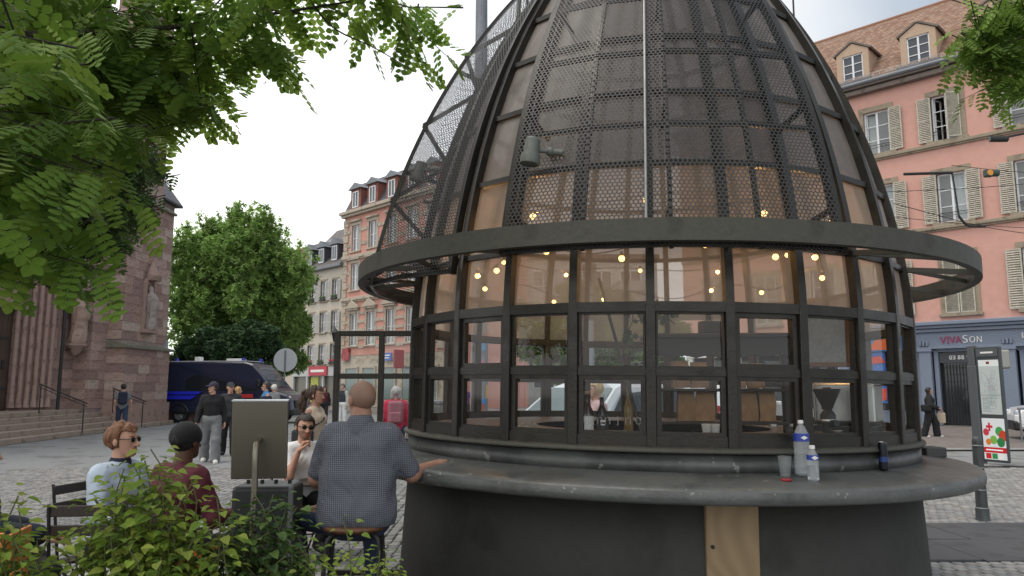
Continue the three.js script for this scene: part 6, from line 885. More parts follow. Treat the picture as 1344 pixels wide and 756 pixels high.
// man in white shirt, chin on fist
person({ label: 'man in white shirt and sunglasses resting his chin on his fist', at: [-2.02, 7.35], ry: 0.55, cell: 0.014, skin: [0.46, 0.26, 0.185],
  pose: sit({ spine: [-0.05, 1, 0.2], uaR: [-0.02, -0.75, 0.62], faR: [0.30, 0.95, 0.12], uaL: [0.28, -0.85, 0.5], faL: [-0.75, -0.05, 0.7], handR: [0.5, 0.9, 0.1], curl: 1.15, headPitch: 0.04, headRoll: -0.06, thL: [0.35, 0.1, 1], shL: [-0.5, -1, 0.1] }), wear: [{ name: 'shirt', use: { torso: 1, pelvis: 1, ua: 0.75 }, inf: 0.016, mat: C.white, wrinkle: 0.015 }, { name: 'trousers', use: TR, inf: 0.02, mat: C.black, high: 0.62 }, shoe(C.black)], hair: { style: 'short', color: [0.025, 0.016, 0.012], thick: 0.010 }, beard: [0.24, 0.135, 0.095], shades: true });
// woman with ponytail
person({ label: 'woman with a curly ponytail and beige sleeveless top walking past', at: [-2.52, 9.6], ry: 1.35, s: 0.94, fem: true, cell: 0.017, skin: [0.36, 0.20, 0.14], pose: { thL: [0.05, -1, 0.3], shL: [0, -1, -0.05], thR: [-0.05, -1, -0.25], shR: [0, -0.9, -0.4], uaL: [0.2, -1, 0.1], faL: [0, -0.5, 0.9], uaR: [-0.25, -1, -0.3], faR: [0, -0.7, 0.6] }, wear: [{ name: 'top', use: { torso: 1, pelvis: 1 }, inf: 0.012, mat: C.beige }, { name: 'trousers', use: TR, inf: 0.03, mat: C.sand }, shoe(C.sole)], hair: { style: 'pony', color: [0.045, 0.022, 0.012], amp: 0.03 },
  after: (r, J) => part(r, 'shoulder_bag', merge([rbox(0.1, 0.22, 0.3, J.hR[0] - 0.16, J.hR[1] + 0.14, -0.02, 0.04, 2), tube([J.sL, add3(J.che, [0, 0, 0.14]), [J.hR[0] - 0.16, J.hR[1] + 0.25, 0.05]], 0.01, 16, 6)]), C.char) });
// two men in caps walking
const walkA = { thL: [0.05, -1, 0.34], shL: [0, -1, 0.02], thR: [-0.05, -1, -0.16], shR: [0, -0.93, -0.42], uaL: [0.25, -1, -0.2], faL: [0.1, -1, 0.25], uaR: [-0.3, -1, 0.1], faR: [-0.15, -1, 0.3] };
person({ label: 'man in a dark cap, black jacket and grey cargo trousers walking', at: [-6.48, 16.3], ry: 0.35, s: 1.0, cell: 0.02, pose: { ...walkA, headYaw: -0.9 }, wear: [{ name: 'jacket', use: LS, inf: 0.02, mat: C.black, wrinkle: 0.014 }, { name: 'trousers', use: TR, inf: 0.035, mat: C.grey, wrinkle: 0.02, flare: 'sh' }, shoe(C.sole, 0.02)], cap: { color: [0.025, 0.028, 0.07], brim: true }, hair: { style: 'short', color: [0.03, 0.02, 0.015] } });
person({ label: 'man in a dark cap and black clothes half hidden behind his companion', at: [-6.70, 17.9], ry: 0.3, s: 1.0, cell: 0.024, pose: { ...walkA, headYaw: 0.3 }, wear: [{ name: 'jacket', use: LS, inf: 0.02, mat: C.char }, { name: 'trousers', use: TR, inf: 0.025, mat: C.black }, shoe(C.black)], cap: { color: [0.03, 0.035, 0.045], brim: true } });
person({ label: 'blond person in a dark coat standing before the police van', at: [-8.5, 23.3], ry: 2.2, s: 0.93, cell: 0.026, fem: true, wear: [{ name: 'coat', use: LS, inf: 0.035, mat: C.navy }, { name: 'trousers', use: TR, inf: 0.02, mat: C.navy }, shoe(C.black)], hair: { style: 'bob', color: [0.42, 0.25, 0.10] } });
person({ label: 'man in glasses, navy jacket and blue shirt behind the menu stand', at: [-6.62, 20.3], ry: -1.0, s: 1.0, cell: 0.024, wear: [{ name: 'shirt', use: { torso: 1, neck: 0.3 }, inf: 0.012, mat: cloth('bright_blue', [0.06, 0.20, 0.42]) }, { name: 'jacket', use: LS, inf: 0.03, mat: C.navy, high: 1.36 }, { name: 'trousers', use: TR, inf: 0.02, mat: C.char }, shoe(C.black)], hair: { style: 'short', color: [0.05, 0.035, 0.025] }, shades: true });
person({ label: 'white haired person standing beyond the man in the navy jacket', at: [-7.6, 24], ry: 2.6, s: 0.97, cell: 0.028, wear: [{ name: 'coat', use: LS, inf: 0.03, mat: C.grey }, { name: 'trousers', use: TR, inf: 0.02, mat: C.char }, shoe(C.black)], hair: { style: 'short', color: [0.55, 0.53, 0.5] } });
person({ label: 'dark haired woman in a black jacket and wine red top walking towards the plaza', at: [-8.3, 33.3], ry: 0.15, s: 0.95, cell: 0.028, fem: true, pose: walkA, wear: [{ name: 'top', use: { torso: 1 }, inf: 0.014, mat: C.maroon }, { name: 'jacket', use: { ...LS, torso: 0 }, inf: 0.03, mat: C.black }, { name: 'trousers', use: TR, inf: 0.025, mat: C.black }, shoe(C.black)], hair: { style: 'long', color: [0.02, 0.012, 0.01] } });
person({ label: 'man in a pale open jacket and white trousers behind the windbreak', at: [-6.75, 30.0], ry: -0.4, s: 1.0, cell: 0.028, wear: [{ name: 'shirt', use: { torso: 1 }, inf: 0.012, mat: C.navy }, { name: 'jacket', use: { ua: 1, fa: 0.93 }, inf: 0.025, mat: C.sand }, { name: 'trousers', use: TR, inf: 0.02, mat: C.white }, shoe(C.sole)], hair: { style: 'short', color: [0.03, 0.02, 0.015] } });
const pack = (m, m2, w = 0.3) => (r, J) => { const g = part(r, 'backpack', merge([rbox(w, 0.44, 0.16, 0, J.che[1] - 0.06, J.che[2] - 0.22, 0.07, 3), rbox(w * 0.75, 0.2, 0.07, 0, J.che[1] - 0.16, J.che[2] - 0.32, 0.03, 2)]), m); part(g, 'strap', merge([1, -1].map((s) => tube([[s * 0.1, J.che[1] + 0.12, J.che[2] - 0.16], [s * 0.12, J.che[1] + 0.17, J.che[2]], [s * 0.13, J.che[1] + 0.05, J.che[2] + 0.13], [s * 0.14, J.che[1] - 0.15, J.che[2] - 0.1]], 0.016, 16, 6))), m2); };
person({ label: 'person in a red top with a grey and red backpack behind the windbreak', at: [-2.16, 14.0], ry: 3.3, s: 0.93, cell: 0.02, wear: [{ name: 'top', use: LS, inf: 0.02, mat: C.red }, { name: 'trousers', use: TR, inf: 0.02, mat: C.jean }, shoe(C.sole)], hair: { style: 'bob', color: [0.35, 0.34, 0.33] }, after: pack(cloth('pack_pink', [0.30, 0.12, 0.15]), C.red) });
person({ label: 'young man with a navy backpack walking towards the church steps', at: [-13.95, 27.0], ry: 3.6, s: 1.0, cell: 0.026, pose: walkA, wear: [{ name: 'shirt', use: TS, inf: 0.018, mat: C.grey }, { name: 'trousers', use: TR, inf: 0.02, mat: C.jean }, shoe(C.sole)], hair: { style: 'short', color: [0.02, 0.014, 0.01] }, after: pack(C.navy, C.char) });
person({ label: 'woman in loose black clothes carrying a cloth bag past the shop', at: [13.44, 24.3], ry: 1.1, s: 0.93, cell: 0.022, fem: true, skin: [0.4, 0.23, 0.17], pose: { thL: [0.05, -1, 0.42], shL: [0, -1, 0.05], thR: [-0.05, -1, -0.25], shR: [0, -1, -0.3], uaL: [0.35, -1, 0.3], faL: [0.1, -0.55, 0.8], uaR: [-0.5, -1, 0.0], faR: [0.2, -0.3, 0.9], headYaw: 0.2 }, wear: [{ name: 'sweater', use: LS, inf: 0.04, mat: C.black, wrinkle: 0.014 }, { name: 'trousers', use: TR, inf: 0.05, mat: C.black, wrinkle: 0.02, flare: 'sh' }, shoe(C.sole, 0.018)], hair: { style: 'bob', color: [0.012, 0.01, 0.01] },
  after: (r, J) => { part(r, 'cloth_bag', merge([rbox(0.08, 0.36, 0.26, J.wL[0] + 0.02, J.wL[1] - 0.30, J.wL[2] + 0.06, 0.03, 2), tube([[J.wL[0] + 0.02, J.wL[1] - 0.13, J.wL[2] - 0.03], add3(J.wL, [0.0, -0.03, 0.08]), [J.wL[0] + 0.02, J.wL[1] - 0.13, J.wL[2] + 0.15]], 0.008, 12, 5)]), C.beige, 'beige cloth bag'); part(r, 'shoulder_bag', merge([rbox(0.14, 0.24, 0.34, J.hR[0] - 0.2, J.hR[1] + 0.12, -0.1, 0.06, 2)]), C.black); } });
person({ label: 'short haired blond person in a pink shirt seen through the kiosk', at: [1.13, 10.0], ry: -1.25, s: 0.97, cell: 0.018, skin: [0.52, 0.32, 0.25], wear: [{ name: 'shirt', use: LS, inf: 0.022, mat: cloth('pale_pink', [0.52, 0.36, 0.37]) }, { name: 'trousers', use: TR, inf: 0.02, mat: C.jean }, shoe(C.sole)], hair: { style: 'short', color: [0.50, 0.38, 0.22], thick: 0.014 } });
person({ label: 'person in a purple top walking beyond the windbreak near the houses', at: [-2.05, 33], ry: 0.6, s: 0.97, cell: 0.03, pose: walkA, wear: [{ name: 'shirt', use: TS, inf: 0.02, mat: cloth('purple', [0.10, 0.05, 0.16]) }, { name: 'trousers', use: TR, inf: 0.02, mat: C.char }, shoe(C.sole)], hair: { style: 'short', color: [0.03, 0.02, 0.015] } });
// ---------------------------------------------------------------- vehicles
const mTyre = M('tyre', { color: lin(0.018, 0.018, 0.019), roughness: 0.85 }), mRim = M('wheel_rim', { color: lin(0.36, 0.37, 0.38), roughness: 0.4, metalness: 0.7 }), mCarGlass = M('car_glass', { color: lin(0.014, 0.018, 0.022), roughness: 0.04, specularIntensity: 1 });
function wheel(parent, x, y, z, r, w) { const t = part(parent, 'wheel', merge([lathe([[r * 0.62, -w / 2], [r * 0.93, -w / 2], [r, -w * 0.36], [r, w * 0.36], [r * 0.93, w / 2], [r * 0.62, w / 2]], 32).rotateX(Math.PI / 2)]), mTyre); t.position.set(x, y, z); part(t, 'rim', merge([lathe([[0.01, w * 0.42], [r * 0.2, w * 0.45], [r * 0.25, w * 0.3], [r * 0.55, w * 0.36], [r * 0.64, w * 0.48], [r * 0.64, -w * 0.48], [0.01, -w * 0.42]], 32).rotateX(Math.PI / 2), ...[0, 1, 2, 3, 4].map((i) => box(r * 0.13, r * 0.5, 0.03, 0, r * 0.36, w * 0.42).rotateZ(i * 1.2566))]), mRim); return t; }
{ // police van: local x forward, y up, z towards its right-hand flank seen by the camera
  const v = thing('police_van', 'dark blue police van with bright blue stripes and roof beacons', 'van', P(-12.75, 0, 34.6), -0.16);
  const mBody = M('van_paint', { color: lin(0.016, 0.022, 0.05), roughness: 0.28, clearcoat: 0.8, clearcoatRoughness: 0.15 }), mBlue = M('van_stripe', { color: lin(0.02, 0.03, 0.62), roughness: 0.4 }), mRed = M('van_red', { color: lin(0.5, 0.03, 0.03), roughness: 0.4 });
  const prof2 = [[-3.2, 0.45], [-3.22, 1.3], [-3.15, 2.3], [-3.02, 2.66], [-2.8, 2.74], [0.9, 2.72], [1.3, 2.62], [1.75, 2.2], [2.25, 1.62], [2.45, 1.42], [3.0, 1.25], [3.2, 1.05], [3.25, 0.6], [3.15, 0.42]];
  const g = extr(prof2, 2.0, 0.06).translate(0, 0, -1.0), p = g.attributes.position; for (let i = 0; i < p.count; i++) { const y = p.getY(i), x = p.getX(i); let z = p.getZ(i); z *= 1 - 0.10 * smooth(1.3, 2.75, y) - 0.08 * smooth(2.3, 3.3, x); p.setZ(i, z); } g.computeVertexNormals();
  part(v, 'body', merge([g]), mBody);
  const side = (pts, z = 0.905, d = 0.03, tilt = 0.075) => extr(pts, d, 0.008).rotateX(-tilt).translate(0, 0.0, z + 0.135);
  part(v, 'side_window', merge([side([[-2.45, 1.45], [0.15, 1.45], [0.15, 2.15], [-2.45, 2.15]])]), mCarGlass); part(v, 'door_window', merge([side([[0.42, 1.42], [1.62, 1.42], [1.42, 1.9], [1.1, 2.2], [0.42, 2.2]])]), mCarGlass);
  part(v, 'windscreen', merge([(() => { const a = [1.42, 2.5], b = [2.28, 1.60], n = nrm([0.9, 0.86, 0]); const q = (x, y, z) => [x + n[0] * 0.02, y + n[1] * 0.02, z]; return polyGeo([q(...a, 0.74), q(...b, 0.82), q(...b, -0.82), q(...a, 0.74), q(...b, -0.82), q(...a, -0.74)]); })()]), M('windscreen', { color: lin(0.05, 0.065, 0.08), roughness: 0.03, specularIntensity: 1 }));
  part(v, 'stripe', merge([side([[-3.1, 2.1], [-2.75, 2.1], [-2.1, 1.42], [-2.6, 1.42]], 0.91), side([[-3.15, 1.22], [-1.2, 1.22], [-1.5, 1.05], [-3.15, 1.05]], 0.965, 0.02, 0)].map((q) => q)), mBlue); part(v, 'stripe', merge([side([[-2.8, 1.4], [-1.0, 1.4], [-1.2, 1.27], [-2.7, 1.27]], 0.955, 0.02, 0.02)]), mBlue);
  part(v, 'red_band', merge([side([[0.3, 1.28], [1.5, 1.28], [1.5, 1.12], [0.3, 1.12]], 0.965, 0.02, 0)]), mRed); part(v, 'white_band', merge([side([[0.55, 1.28], [0.75, 1.28], [0.65, 1.12], [0.45, 1.12]], 0.972, 0.02, 0)]), mWhite);
  part(v, 'roof_edge', merge([rbox(3.9, 0.04, 1.66, -1.0, 2.755, 0, 0.015)]), M('van_roof', { color: lin(0.5, 0.53, 0.56), roughness: 0.4 }));
  for (const [x, z] of [[-2.6, 0.6], [0.7, 0.6], [0.9, -0.6]]) part(v, 'beacon', merge([cyl(0.1, 0.08, 0.14, x, 2.77, z, 14)]), M('beacon_blue', { color: lin(0.02, 0.03, 0.35), roughness: 0.2 })); part(v, 'roof_vent', merge([rbox(0.3, 0.22, 0.3, -1.75, 2.87, 0.2, 0.04), rbox(0.75, 0.13, 0.5, 0.0, 2.83, 0, 0.04)]), mWhite);
  part(v, 'headlight', merge([rbox(0.4, 0.28, 0.12, 2.95, 1.06, 0.80, 0.06, 2)]), M('headlight', { color: lin(0.5, 0.55, 0.6), roughness: 0.1 })); part(v, 'headlight', merge([rbox(0.4, 0.28, 0.12, 2.95, 1.06, -0.80, 0.06, 2)]), M('headlight', {})); part(v, 'grille', merge([rbox(0.08, 0.35, 1.2, 3.24, 0.85, 0, 0.03)]), mBlack); part(v, 'bumper', merge([rbox(0.3, 0.3, 1.85, 3.18, 0.5, 0, 0.08, 2)]), mBlack); part(v, 'mirror', merge([rbox(0.16, 0.34, 0.22, 1.75, 1.75, 1.12, 0.05, 2), rod([1.7, 1.65, 0.85], [1.75, 1.65, 1.05], 0.03)]), mBlack); part(v, 'sill', merge([rbox(4.6, 0.14, 0.1, -0.1, 0.46, 0.97, 0.03)]), mBlack);
  part(v, 'door_seam', merge([side([[0.28, 0.55], [0.30, 0.55], [0.30, 2.3], [0.28, 2.3]], 0.955, 0.01, 0.035)]), mBlack); part(v, 'handle', merge([rbox(0.2, 0.05, 0.05, 0.5, 1.36, 1.0, 0.015)]), mBlack);
  for (const x of [-2.1, 2.05]) for (const z of [0.86, -0.86]) wheel(v, x, 0.36, z, 0.36, 0.26);
  for (const x of [-2.1, 2.05]) part(v, 'wheel_arch', merge([new THREE.TorusGeometry(0.44, 0.05, 8, 20, Math.PI).translate(x, 0.38, 0.97)]), mBlack);
}
function car(label, pos, turn, paint, o = {}) {
  const c = thing('car', label, 'car', pos, turn, 'parked cars'); const pr = [[-2.1, 0.35], [-2.15, 0.85], [-2.0, 1.1], [-1.75, 1.55], [-1.4, 1.66], [0.2, 1.66], [0.55, 1.58], [1.3, 1.08], [1.95, 0.96], [2.15, 0.75], [2.15, 0.35]]; const g = extr(pr, 1.75, 0.07).translate(0, 0, -0.875), p = g.attributes.position; for (let i = 0; i < p.count; i++) { const y = p.getY(i), x = p.getX(i); p.setZ(i, p.getZ(i) * (1 - 0.2 * smooth(0.95, 1.66, y) - 0.1 * smooth(1.3, 2.2, Math.abs(x)))); } g.computeVertexNormals(); part(c, 'body', merge([g]), paint);
  for (const s of [1, -1]) { const w = (pts) => { const q = extr(pts, 0.02, 0.004); const pp = q.attributes.position; for (let i = 0; i < pp.count; i++) { const y = pp.getY(i); pp.setZ(i, s * (0.878 * (1 - 0.2 * smooth(0.95, 1.66, y)) + pp.getZ(i))); } q.computeVertexNormals(); return merge([q]); }; part(c, 'side_window', w([[-1.6, 1.08], [-0.35, 1.08], [-0.35, 1.54], [-1.4, 1.54]]), mCarGlass); part(c, 'side_window', w([[-0.28, 1.08], [1.05, 1.08], [0.5, 1.5], [-0.28, 1.54]]), mCarGlass); part(c, 'headlight', merge([rbox(0.3, 0.18, 0.3, 1.98, 0.82, s * 0.62, 0.06, 2)]), M('headlight', {})); part(c, 'tail_light', merge([rbox(0.16, 0.3, 0.22, -2.04, 0.95, s * 0.68, 0.05, 2)]), M('tail_red', { color: lin(0.3, 0.01, 0.01), roughness: 0.2 })); for (const x of [-1.3, 1.35]) wheel(c, x, 0.32, s * 0.74, 0.32, 0.2); part(c, 'mirror', merge([rbox(0.12, 0.14, 0.22, 0.85, 1.12, s * 0.98, 0.04, 2)]), paint); }
  const scr = (a, b, w0, w1) => { const n = nrm([b[1] - a[1], a[0] - b[0], 0]), q = (x, y, z) => [x - n[0] * 0.012 * Math.sign(n[1]) * -1, y + Math.abs(n[1]) * 0.012, z]; return merge([polyGeo([q(...a, w0), q(...b, w1), q(...b, -w1), q(...a, w0), q(...b, -w1), q(...a, -w0)])]); }; part(c, 'windscreen', scr([0.55, 1.58], [1.27, 1.10], 0.60, 0.72), M('car_screen', { color: lin(0.08, 0.12, 0.125), roughness: 0.04, specularIntensity: 1 })); part(c, 'rear_window', scr([-1.77, 1.5], [-1.98, 1.14], 0.58, 0.66), mCarGlass); for (const x of [2.1, -2.08]) part(c, 'bumper', merge([rbox(0.2, 0.3, 1.6, x, 0.45, 0, 0.08, 2)]), mBlack); return c;
}
const mSilver = M('silver_paint', { color: lin(0.52, 0.54, 0.57), roughness: 0.3, metalness: 0.3, clearcoat: 0.8 }), mWhitePaint = M('white_paint', { color: lin(0.72, 0.73, 0.74), roughness: 0.3, clearcoat: 0.7 });
car('silver car parked behind the kiosk beyond the blond person', P(1.5, 0, 12.6), -2.3, mSilver); car('white car whose bumper shows beside the steel railing', P(17.4, 0, 22.6), 2.75, mWhitePaint); car('silver car parked before the pink shopfronts behind the kiosk', P(6.6, 0, 22.5), 0.75, mSilver);
// ---------------------------------------------------------------- terrace and street furniture
const mBrush = M('brushed_steel', { color: lin(0.21, 0.19, 0.155), roughness: 0.36, metalness: 0.9 }), mSlat = M('chair_slat', { color: lin(0.035, 0.026, 0.02), map: rep(T.wood, 2), roughness: 0.55 }), mOrange = M('orange_paint', { color: lin(0.62, 0.20, 0.03), roughness: 0.5 });
{ // menu stand
  const m = thing('menu_stand', 'brushed steel menu panel on a bent tube stand, seen from behind', 'menu stand', P(-1.40, 0, 4.2), Math.PI + 0.12);
  const pan = part(m, 'panel', merge([rbox(0.30, 0.43, 0.03, 0, 0, 0, 0.006)]).rotateX(-0.10).translate(0, 1.31, 0.02), mBrush); part(pan, 'edge', merge([rbox(0.306, 0.012, 0.036, 0, 0.216, 0, 0.004)]).rotateX(-0.10).translate(0, 1.31, 0.02), M('steel_edge', { color: lin(0.6, 0.62, 0.64), roughness: 0.3, metalness: 0.8 })); part(m, 'pole', merge([tube([[-0.005, 0.0, -0.12], [-0.005, 0.7, -0.10], [-0.005, 1.1, -0.09], [-0.002, 1.24, -0.085], [0.0, 1.30, -0.06], [0, 1.31, -0.005]], 0.017, 40, 12)]), mBrush); part(m, 'foot', merge([lathe([[0.01, 0], [0.2, 0], [0.2, 0.01], [0.03, 0.025], [0.01, 0.025]], 28, 0, 0, -0.12)]), mBrush);
}
{ // black suitcase-like cabinet
  const c = thing('black_cabinet', 'tall black plastic cabinet with a grey corner edge behind the menu stand', 'cabinet', P(-1.43, 0, 4.5), 0.05);
  part(c, 'body', merge([rbox(0.345, 1.0, 0.30, 0, 0.54, 0, 0.03, 2)]), M('cabinet_black', { color: lin(0.016, 0.017, 0.019), roughness: 0.45 })); part(c, 'corner_edge', merge([rbox(0.03, 1.0, 0.03, 0.163, 0.54, 0.143, 0.01)]), M('cabinet_edge', { color: lin(0.10, 0.105, 0.11), roughness: 0.5 })); for (const x of [-0.13, 0.13]) for (const z of [-0.1, 0.1]) part(c, 'caster', merge([new THREE.CylinderGeometry(0.03, 0.03, 0.025, 14).rotateZ(Math.PI / 2).translate(x, 0.03, z)]), mBlack); for (let i = 0; i < 4; i++) part(c, 'bracket', merge([rbox(0.02, 0.03, 0.02, -0.12 + i * 0.08, 1.045, 0, 0.004)]), mIron);
}
{ // bar stool
  const s = thing('bar_stool', 'bar stool with a curved wooden seat and bent steel legs', 'stool', P(-0.915, 0, 4.5), 0.1); part(s, 'seat', merge([lathe([[0.01, 0.775], [0.17, 0.775], [0.19, 0.79], [0.19, 0.806], [0.17, 0.814], [0.01, 0.804]], 32)]), mBrownWood); for (let i = 0; i < 4; i++) { const a = i * Math.PI / 2 + 0.78, c = Math.cos(a), n = Math.sin(a); part(s, 'leg', merge([tube([[c * 0.06, 0.77, n * 0.06], [c * 0.19, 0.755, n * 0.19], [c * 0.21, 0.68, n * 0.21], [c * 0.23, 0.01, n * 0.23]], 0.013, 24, 8)]), mIron); } part(s, 'foot_ring', merge([new THREE.TorusGeometry(0.215, 0.011, 8, 40).rotateX(Math.PI / 2).translate(0, 0.28, 0)]), mIron); }
function chair(label, pos, turn, slat, o = {}) {
  const c = thing(o.name ?? 'folding_chair', label, 'chair', pos, turn, 'terrace chairs'); for (const y of [0.93, 0.82]) part(c, 'back_slat', merge([rbox(0.42, 0.062, 0.016, 0, y, -0.215 - (y - 0.8) * 0.15, 0.006)]).translate(0, -0.02, 0), slat); for (let i = 0; i < 5; i++) part(c, 'seat_slat', merge([rbox(0.40, 0.018, 0.062, 0, 0.455, -0.16 + i * 0.078, 0.005)]), slat); for (const s of [1, -1]) { part(c, 'leg', merge([rod([s * 0.195, 0.95, -0.25], [s * 0.195, 0.45, -0.17], 0.01), rod([s * 0.195, 0.45, -0.17], [s * 0.195, 0.0, 0.2], 0.01)]), mIron); part(c, 'leg', merge([rod([s * 0.175, 0.44, 0.17], [s * 0.175, 0.0, -0.22], 0.01)]), mIron); } part(c, 'brace', merge([rod([-0.18, 0.2, 0.0], [0.18, 0.2, 0.0], 0.008)]), mIron); return c;
}
chair('empty folding chair with dark wooden back slats at the terrace table', P(-2.42, 0, 4.55), Math.PI + 0.12, mSlat); chair('folding chair with dark slats under the man in maroon', P(-2.19, 0, 4.92), Math.PI - 0.4, mSlat); chair('folding chair under the man in pale blue', P(-2.80, 0, 5.28), 1.35, mSlat); chair('folding chair under the man in white', P(-2.05, 0, 7.33), 0.55, mSlat); chair('orange painted folding chair under the person in navy', P(-3.22, 0, 4.45), 2.3, mOrange);
{ const b = thing('orange_blanket', 'orange blanket hanging beside the maroon man from his chair', 'blanket', P(-1.98, 0.40, 4.78), 0.6); const g = new THREE.BoxGeometry(0.30, 0.42, 0.02, 10, 14, 1), p = g.attributes.position; for (let i = 0; i < p.count; i++) p.setZ(i, p.getZ(i) + 0.018 * Math.sin(p.getX(i) * 40) + 0.01 * Math.sin(p.getY(i) * 15)); g.computeVertexNormals(); part(b, 'cloth', uvm(g), cloth('orange_wool', [0.45, 0.13, 0.02])); }
{ const g = thing('orange_crate', 'orange wooden crate standing behind the shrub at the frame edge', 'crate', P(-2.85, 0, 4.05), 0.25); for (let i = 0; i < 4; i++) part(g, 'board', merge([rbox(0.46, 0.18, 0.02, 0, 0.12 + i * 0.21, 0.2, 0.006)]), mOrange); for (let i = 0; i < 4; i++) part(g, 'board', merge([rbox(0.02, 0.18, 0.38, 0.22, 0.12 + i * 0.21, 0, 0.006)]), mOrange); for (const x of [-0.2, 0.2]) part(g, 'corner_post', merge([rbox(0.04, 0.86, 0.04, x, 0.43, 0.17, 0.006)]), mOrange); }
function table(label, pos, r) { const t = thing('bistro_table', label, 'table', pos, 0, 'terrace tables'); part(t, 'top', merge([lathe([[0.01, 0.72], [r - 0.01, 0.72], [r, 0.728], [r, 0.742], [r - 0.008, 0.748], [0.01, 0.748]], 40)]), mSlat); part(t, 'column', merge([cyl(0.022, 0.022, 0.7, 0, 0.02, 0, 14)]), mIron); for (let i = 0; i < 3; i++) part(t, 'foot', merge([rod([0, 0.06, 0], [0.25 * Math.cos(i * 2.094), 0.012, 0.25 * Math.sin(i * 2.094)], 0.014)]), mIron); return t; }
table('round dark table between the man in pale blue and the man in maroon', P(-2.36, 0, 5.08), 0.3); table('small round table before the man in the white shirt', P(-1.72, 0, 7.05), 0.27);
{ const c = thing('coffee_cup', 'black coffee cup on the terrace table before the pale blue sweater', 'cup', P(-2.50, 0.75, 4.98)); part(c, 'cup', merge([lathe([[0.01, 0], [0.03, 0.002], [0.042, 0.05], [0.044, 0.075], [0.040, 0.073], [0.03, 0.01]], 24)]), mBlack); part(c, 'handle', merge([new THREE.TorusGeometry(0.02, 0.006, 8, 16).translate(-0.055, 0.04, 0)]), mBlack); const s = thing('saucer', 'white saucer with a spoon on the terrace table', 'saucer', P(-2.58, 0.75, 5.02)); part(s, 'dish', merge([lathe([[0.01, 0.002], [0.04, 0.002], [0.07, 0.014], [0.07, 0.017], [0.04, 0.006], [0.01, 0.006]], 28)]), mWhite); part(s, 'spoon', merge([rod([-0.05, 0.02, 0.02], [0.06, 0.022, -0.02], 0.003, 6)]), mChrome); const pl = solo('paper_tray', merge([rbox(0.2, 0.012, 0.13, 0, 0.006, 0, 0.004)]), mKraft[2], 'small cardboard tray on the table before the man in white', 'tray', undefined, P(-1.74, 0.75, 7.0)); }
{ // grey bin box beyond the windbreak
  const b = thing('street_cabinet', 'grey metal street cabinet on the plaza seen through the kiosk', 'street cabinet', P(-1.05, 0, 11.0), 0.1); part(b, 'body', merge([rbox(0.72, 1.32, 0.4, 0, 0.7, 0, 0.02)]), M('cabinet_grey', { color: lin(0.25, 0.26, 0.26), roughness: 0.6, map: rep(T.grain, 1) })); part(b, 'lid', merge([rbox(0.78, 0.05, 0.46, 0, 1.385, 0, 0.015)]), mZinc); part(b, 'door_seam', merge([box(0.006, 1.2, 0.01, 0, 0.68, 0.205)]), mBlack); part(b, 'plinth', merge([box(0.7, 0.06, 0.38, 0, 0.03, 0)]), mIron); }
{ // tram mast with stickers
  const m = thing('tram_mast', 'thick grey tram mast covered in stickers rising behind the kiosk', 'mast', P(-0.52, 0, 12.0)); part(m, 'shaft', merge([lathe([[0.01, 0], [0.16, 0], [0.14, 0.5], [0.13, 2.5], [0.085, 11], [0.01, 11]], 20)]), M('mast_grey', { color: lin(0.22, 0.24, 0.27), roughness: 0.55, metalness: 0.3, map: rep(T.grain, 0.8) })); const cols = [[0.35, 0.08, 0.05], [0.05, 0.2, 0.45], [0.45, 0.28, 0.05], [0.4, 0.1, 0.2], [0.1, 0.25, 0.4], [0.5, 0.5, 0.48]]; const r = rng(6); for (let i = 0; i < 12; i++) { const a = -0.9 + r() * 1.8, y = 1.3 + r() * 1.1, h = 0.08 + r() * 0.14; part(m, 'sticker', merge([new THREE.CylinderGeometry(0.1365, 0.1375, h, 8, 1, true, a, 0.5 + r() * 0.4).translate(0, y, 0)]), M('sticker_' + i % 6, { color: lin(...cols[i % 6]), roughness: 0.5, side: THREE.DoubleSide })); } part(m, 'poster', merge([new THREE.CylinderGeometry(0.1385, 0.139, 0.42, 10, 1, true, -0.95, 1.0).translate(0, 1.35, 0)]), M('poster_mix', { color: lin(0.32, 0.12, 0.22), roughness: 0.5, side: THREE.DoubleSide }), 'purple and orange poster wrapped round the mast');
  const m2 = thing('lamp_post', 'slim grey lamp post seen through the kiosk before the street trees', 'lamp post', P(2.0, 0, 19)); part(m2, 'shaft', merge([lathe([[0.01, 0], [0.12, 0], [0.1, 0.6], [0.09, 4.2], [0.01, 4.2]], 16)]), M('mast_grey', {})); part(m2, 'lantern', merge([lathe([[0.01, 4.2], [0.14, 4.3], [0.2, 4.7], [0.05, 4.8], [0.01, 4.9]], 16)]), mIron); }
{ // bollard
  const b = thing('bollard', 'dark grey cast iron bollard on the cobbles beside the kiosk', 'bollard', P(5.61, 0, 9.16)); const mB = M('bollard_grey', { color: lin(0.075, 0.085, 0.09), roughness: 0.5, metalness: 0.3, map: rep(T.grain, 3) }); part(b, 'shaft', merge([lathe([[0.01, 0], [0.105, 0], [0.11, 0.02], [0.075, 0.03], [0.073, 0.16], [0.064, 0.18], [0.052, 0.95], [0.045, 0.99], [0.02, 1.01], [0.01, 1.01]], 24)]), mB); for (const y of [0.17, 0.38, 0.64, 0.9]) part(b, 'ring', merge([new THREE.TorusGeometry(0.066 - y * 0.012, 0.008, 8, 28).rotateX(Math.PI / 2).translate(0, y, 0)]), M('bollard_ring', { color: lin(0.25, 0.26, 0.27), roughness: 0.4, metalness: 0.5 })); }
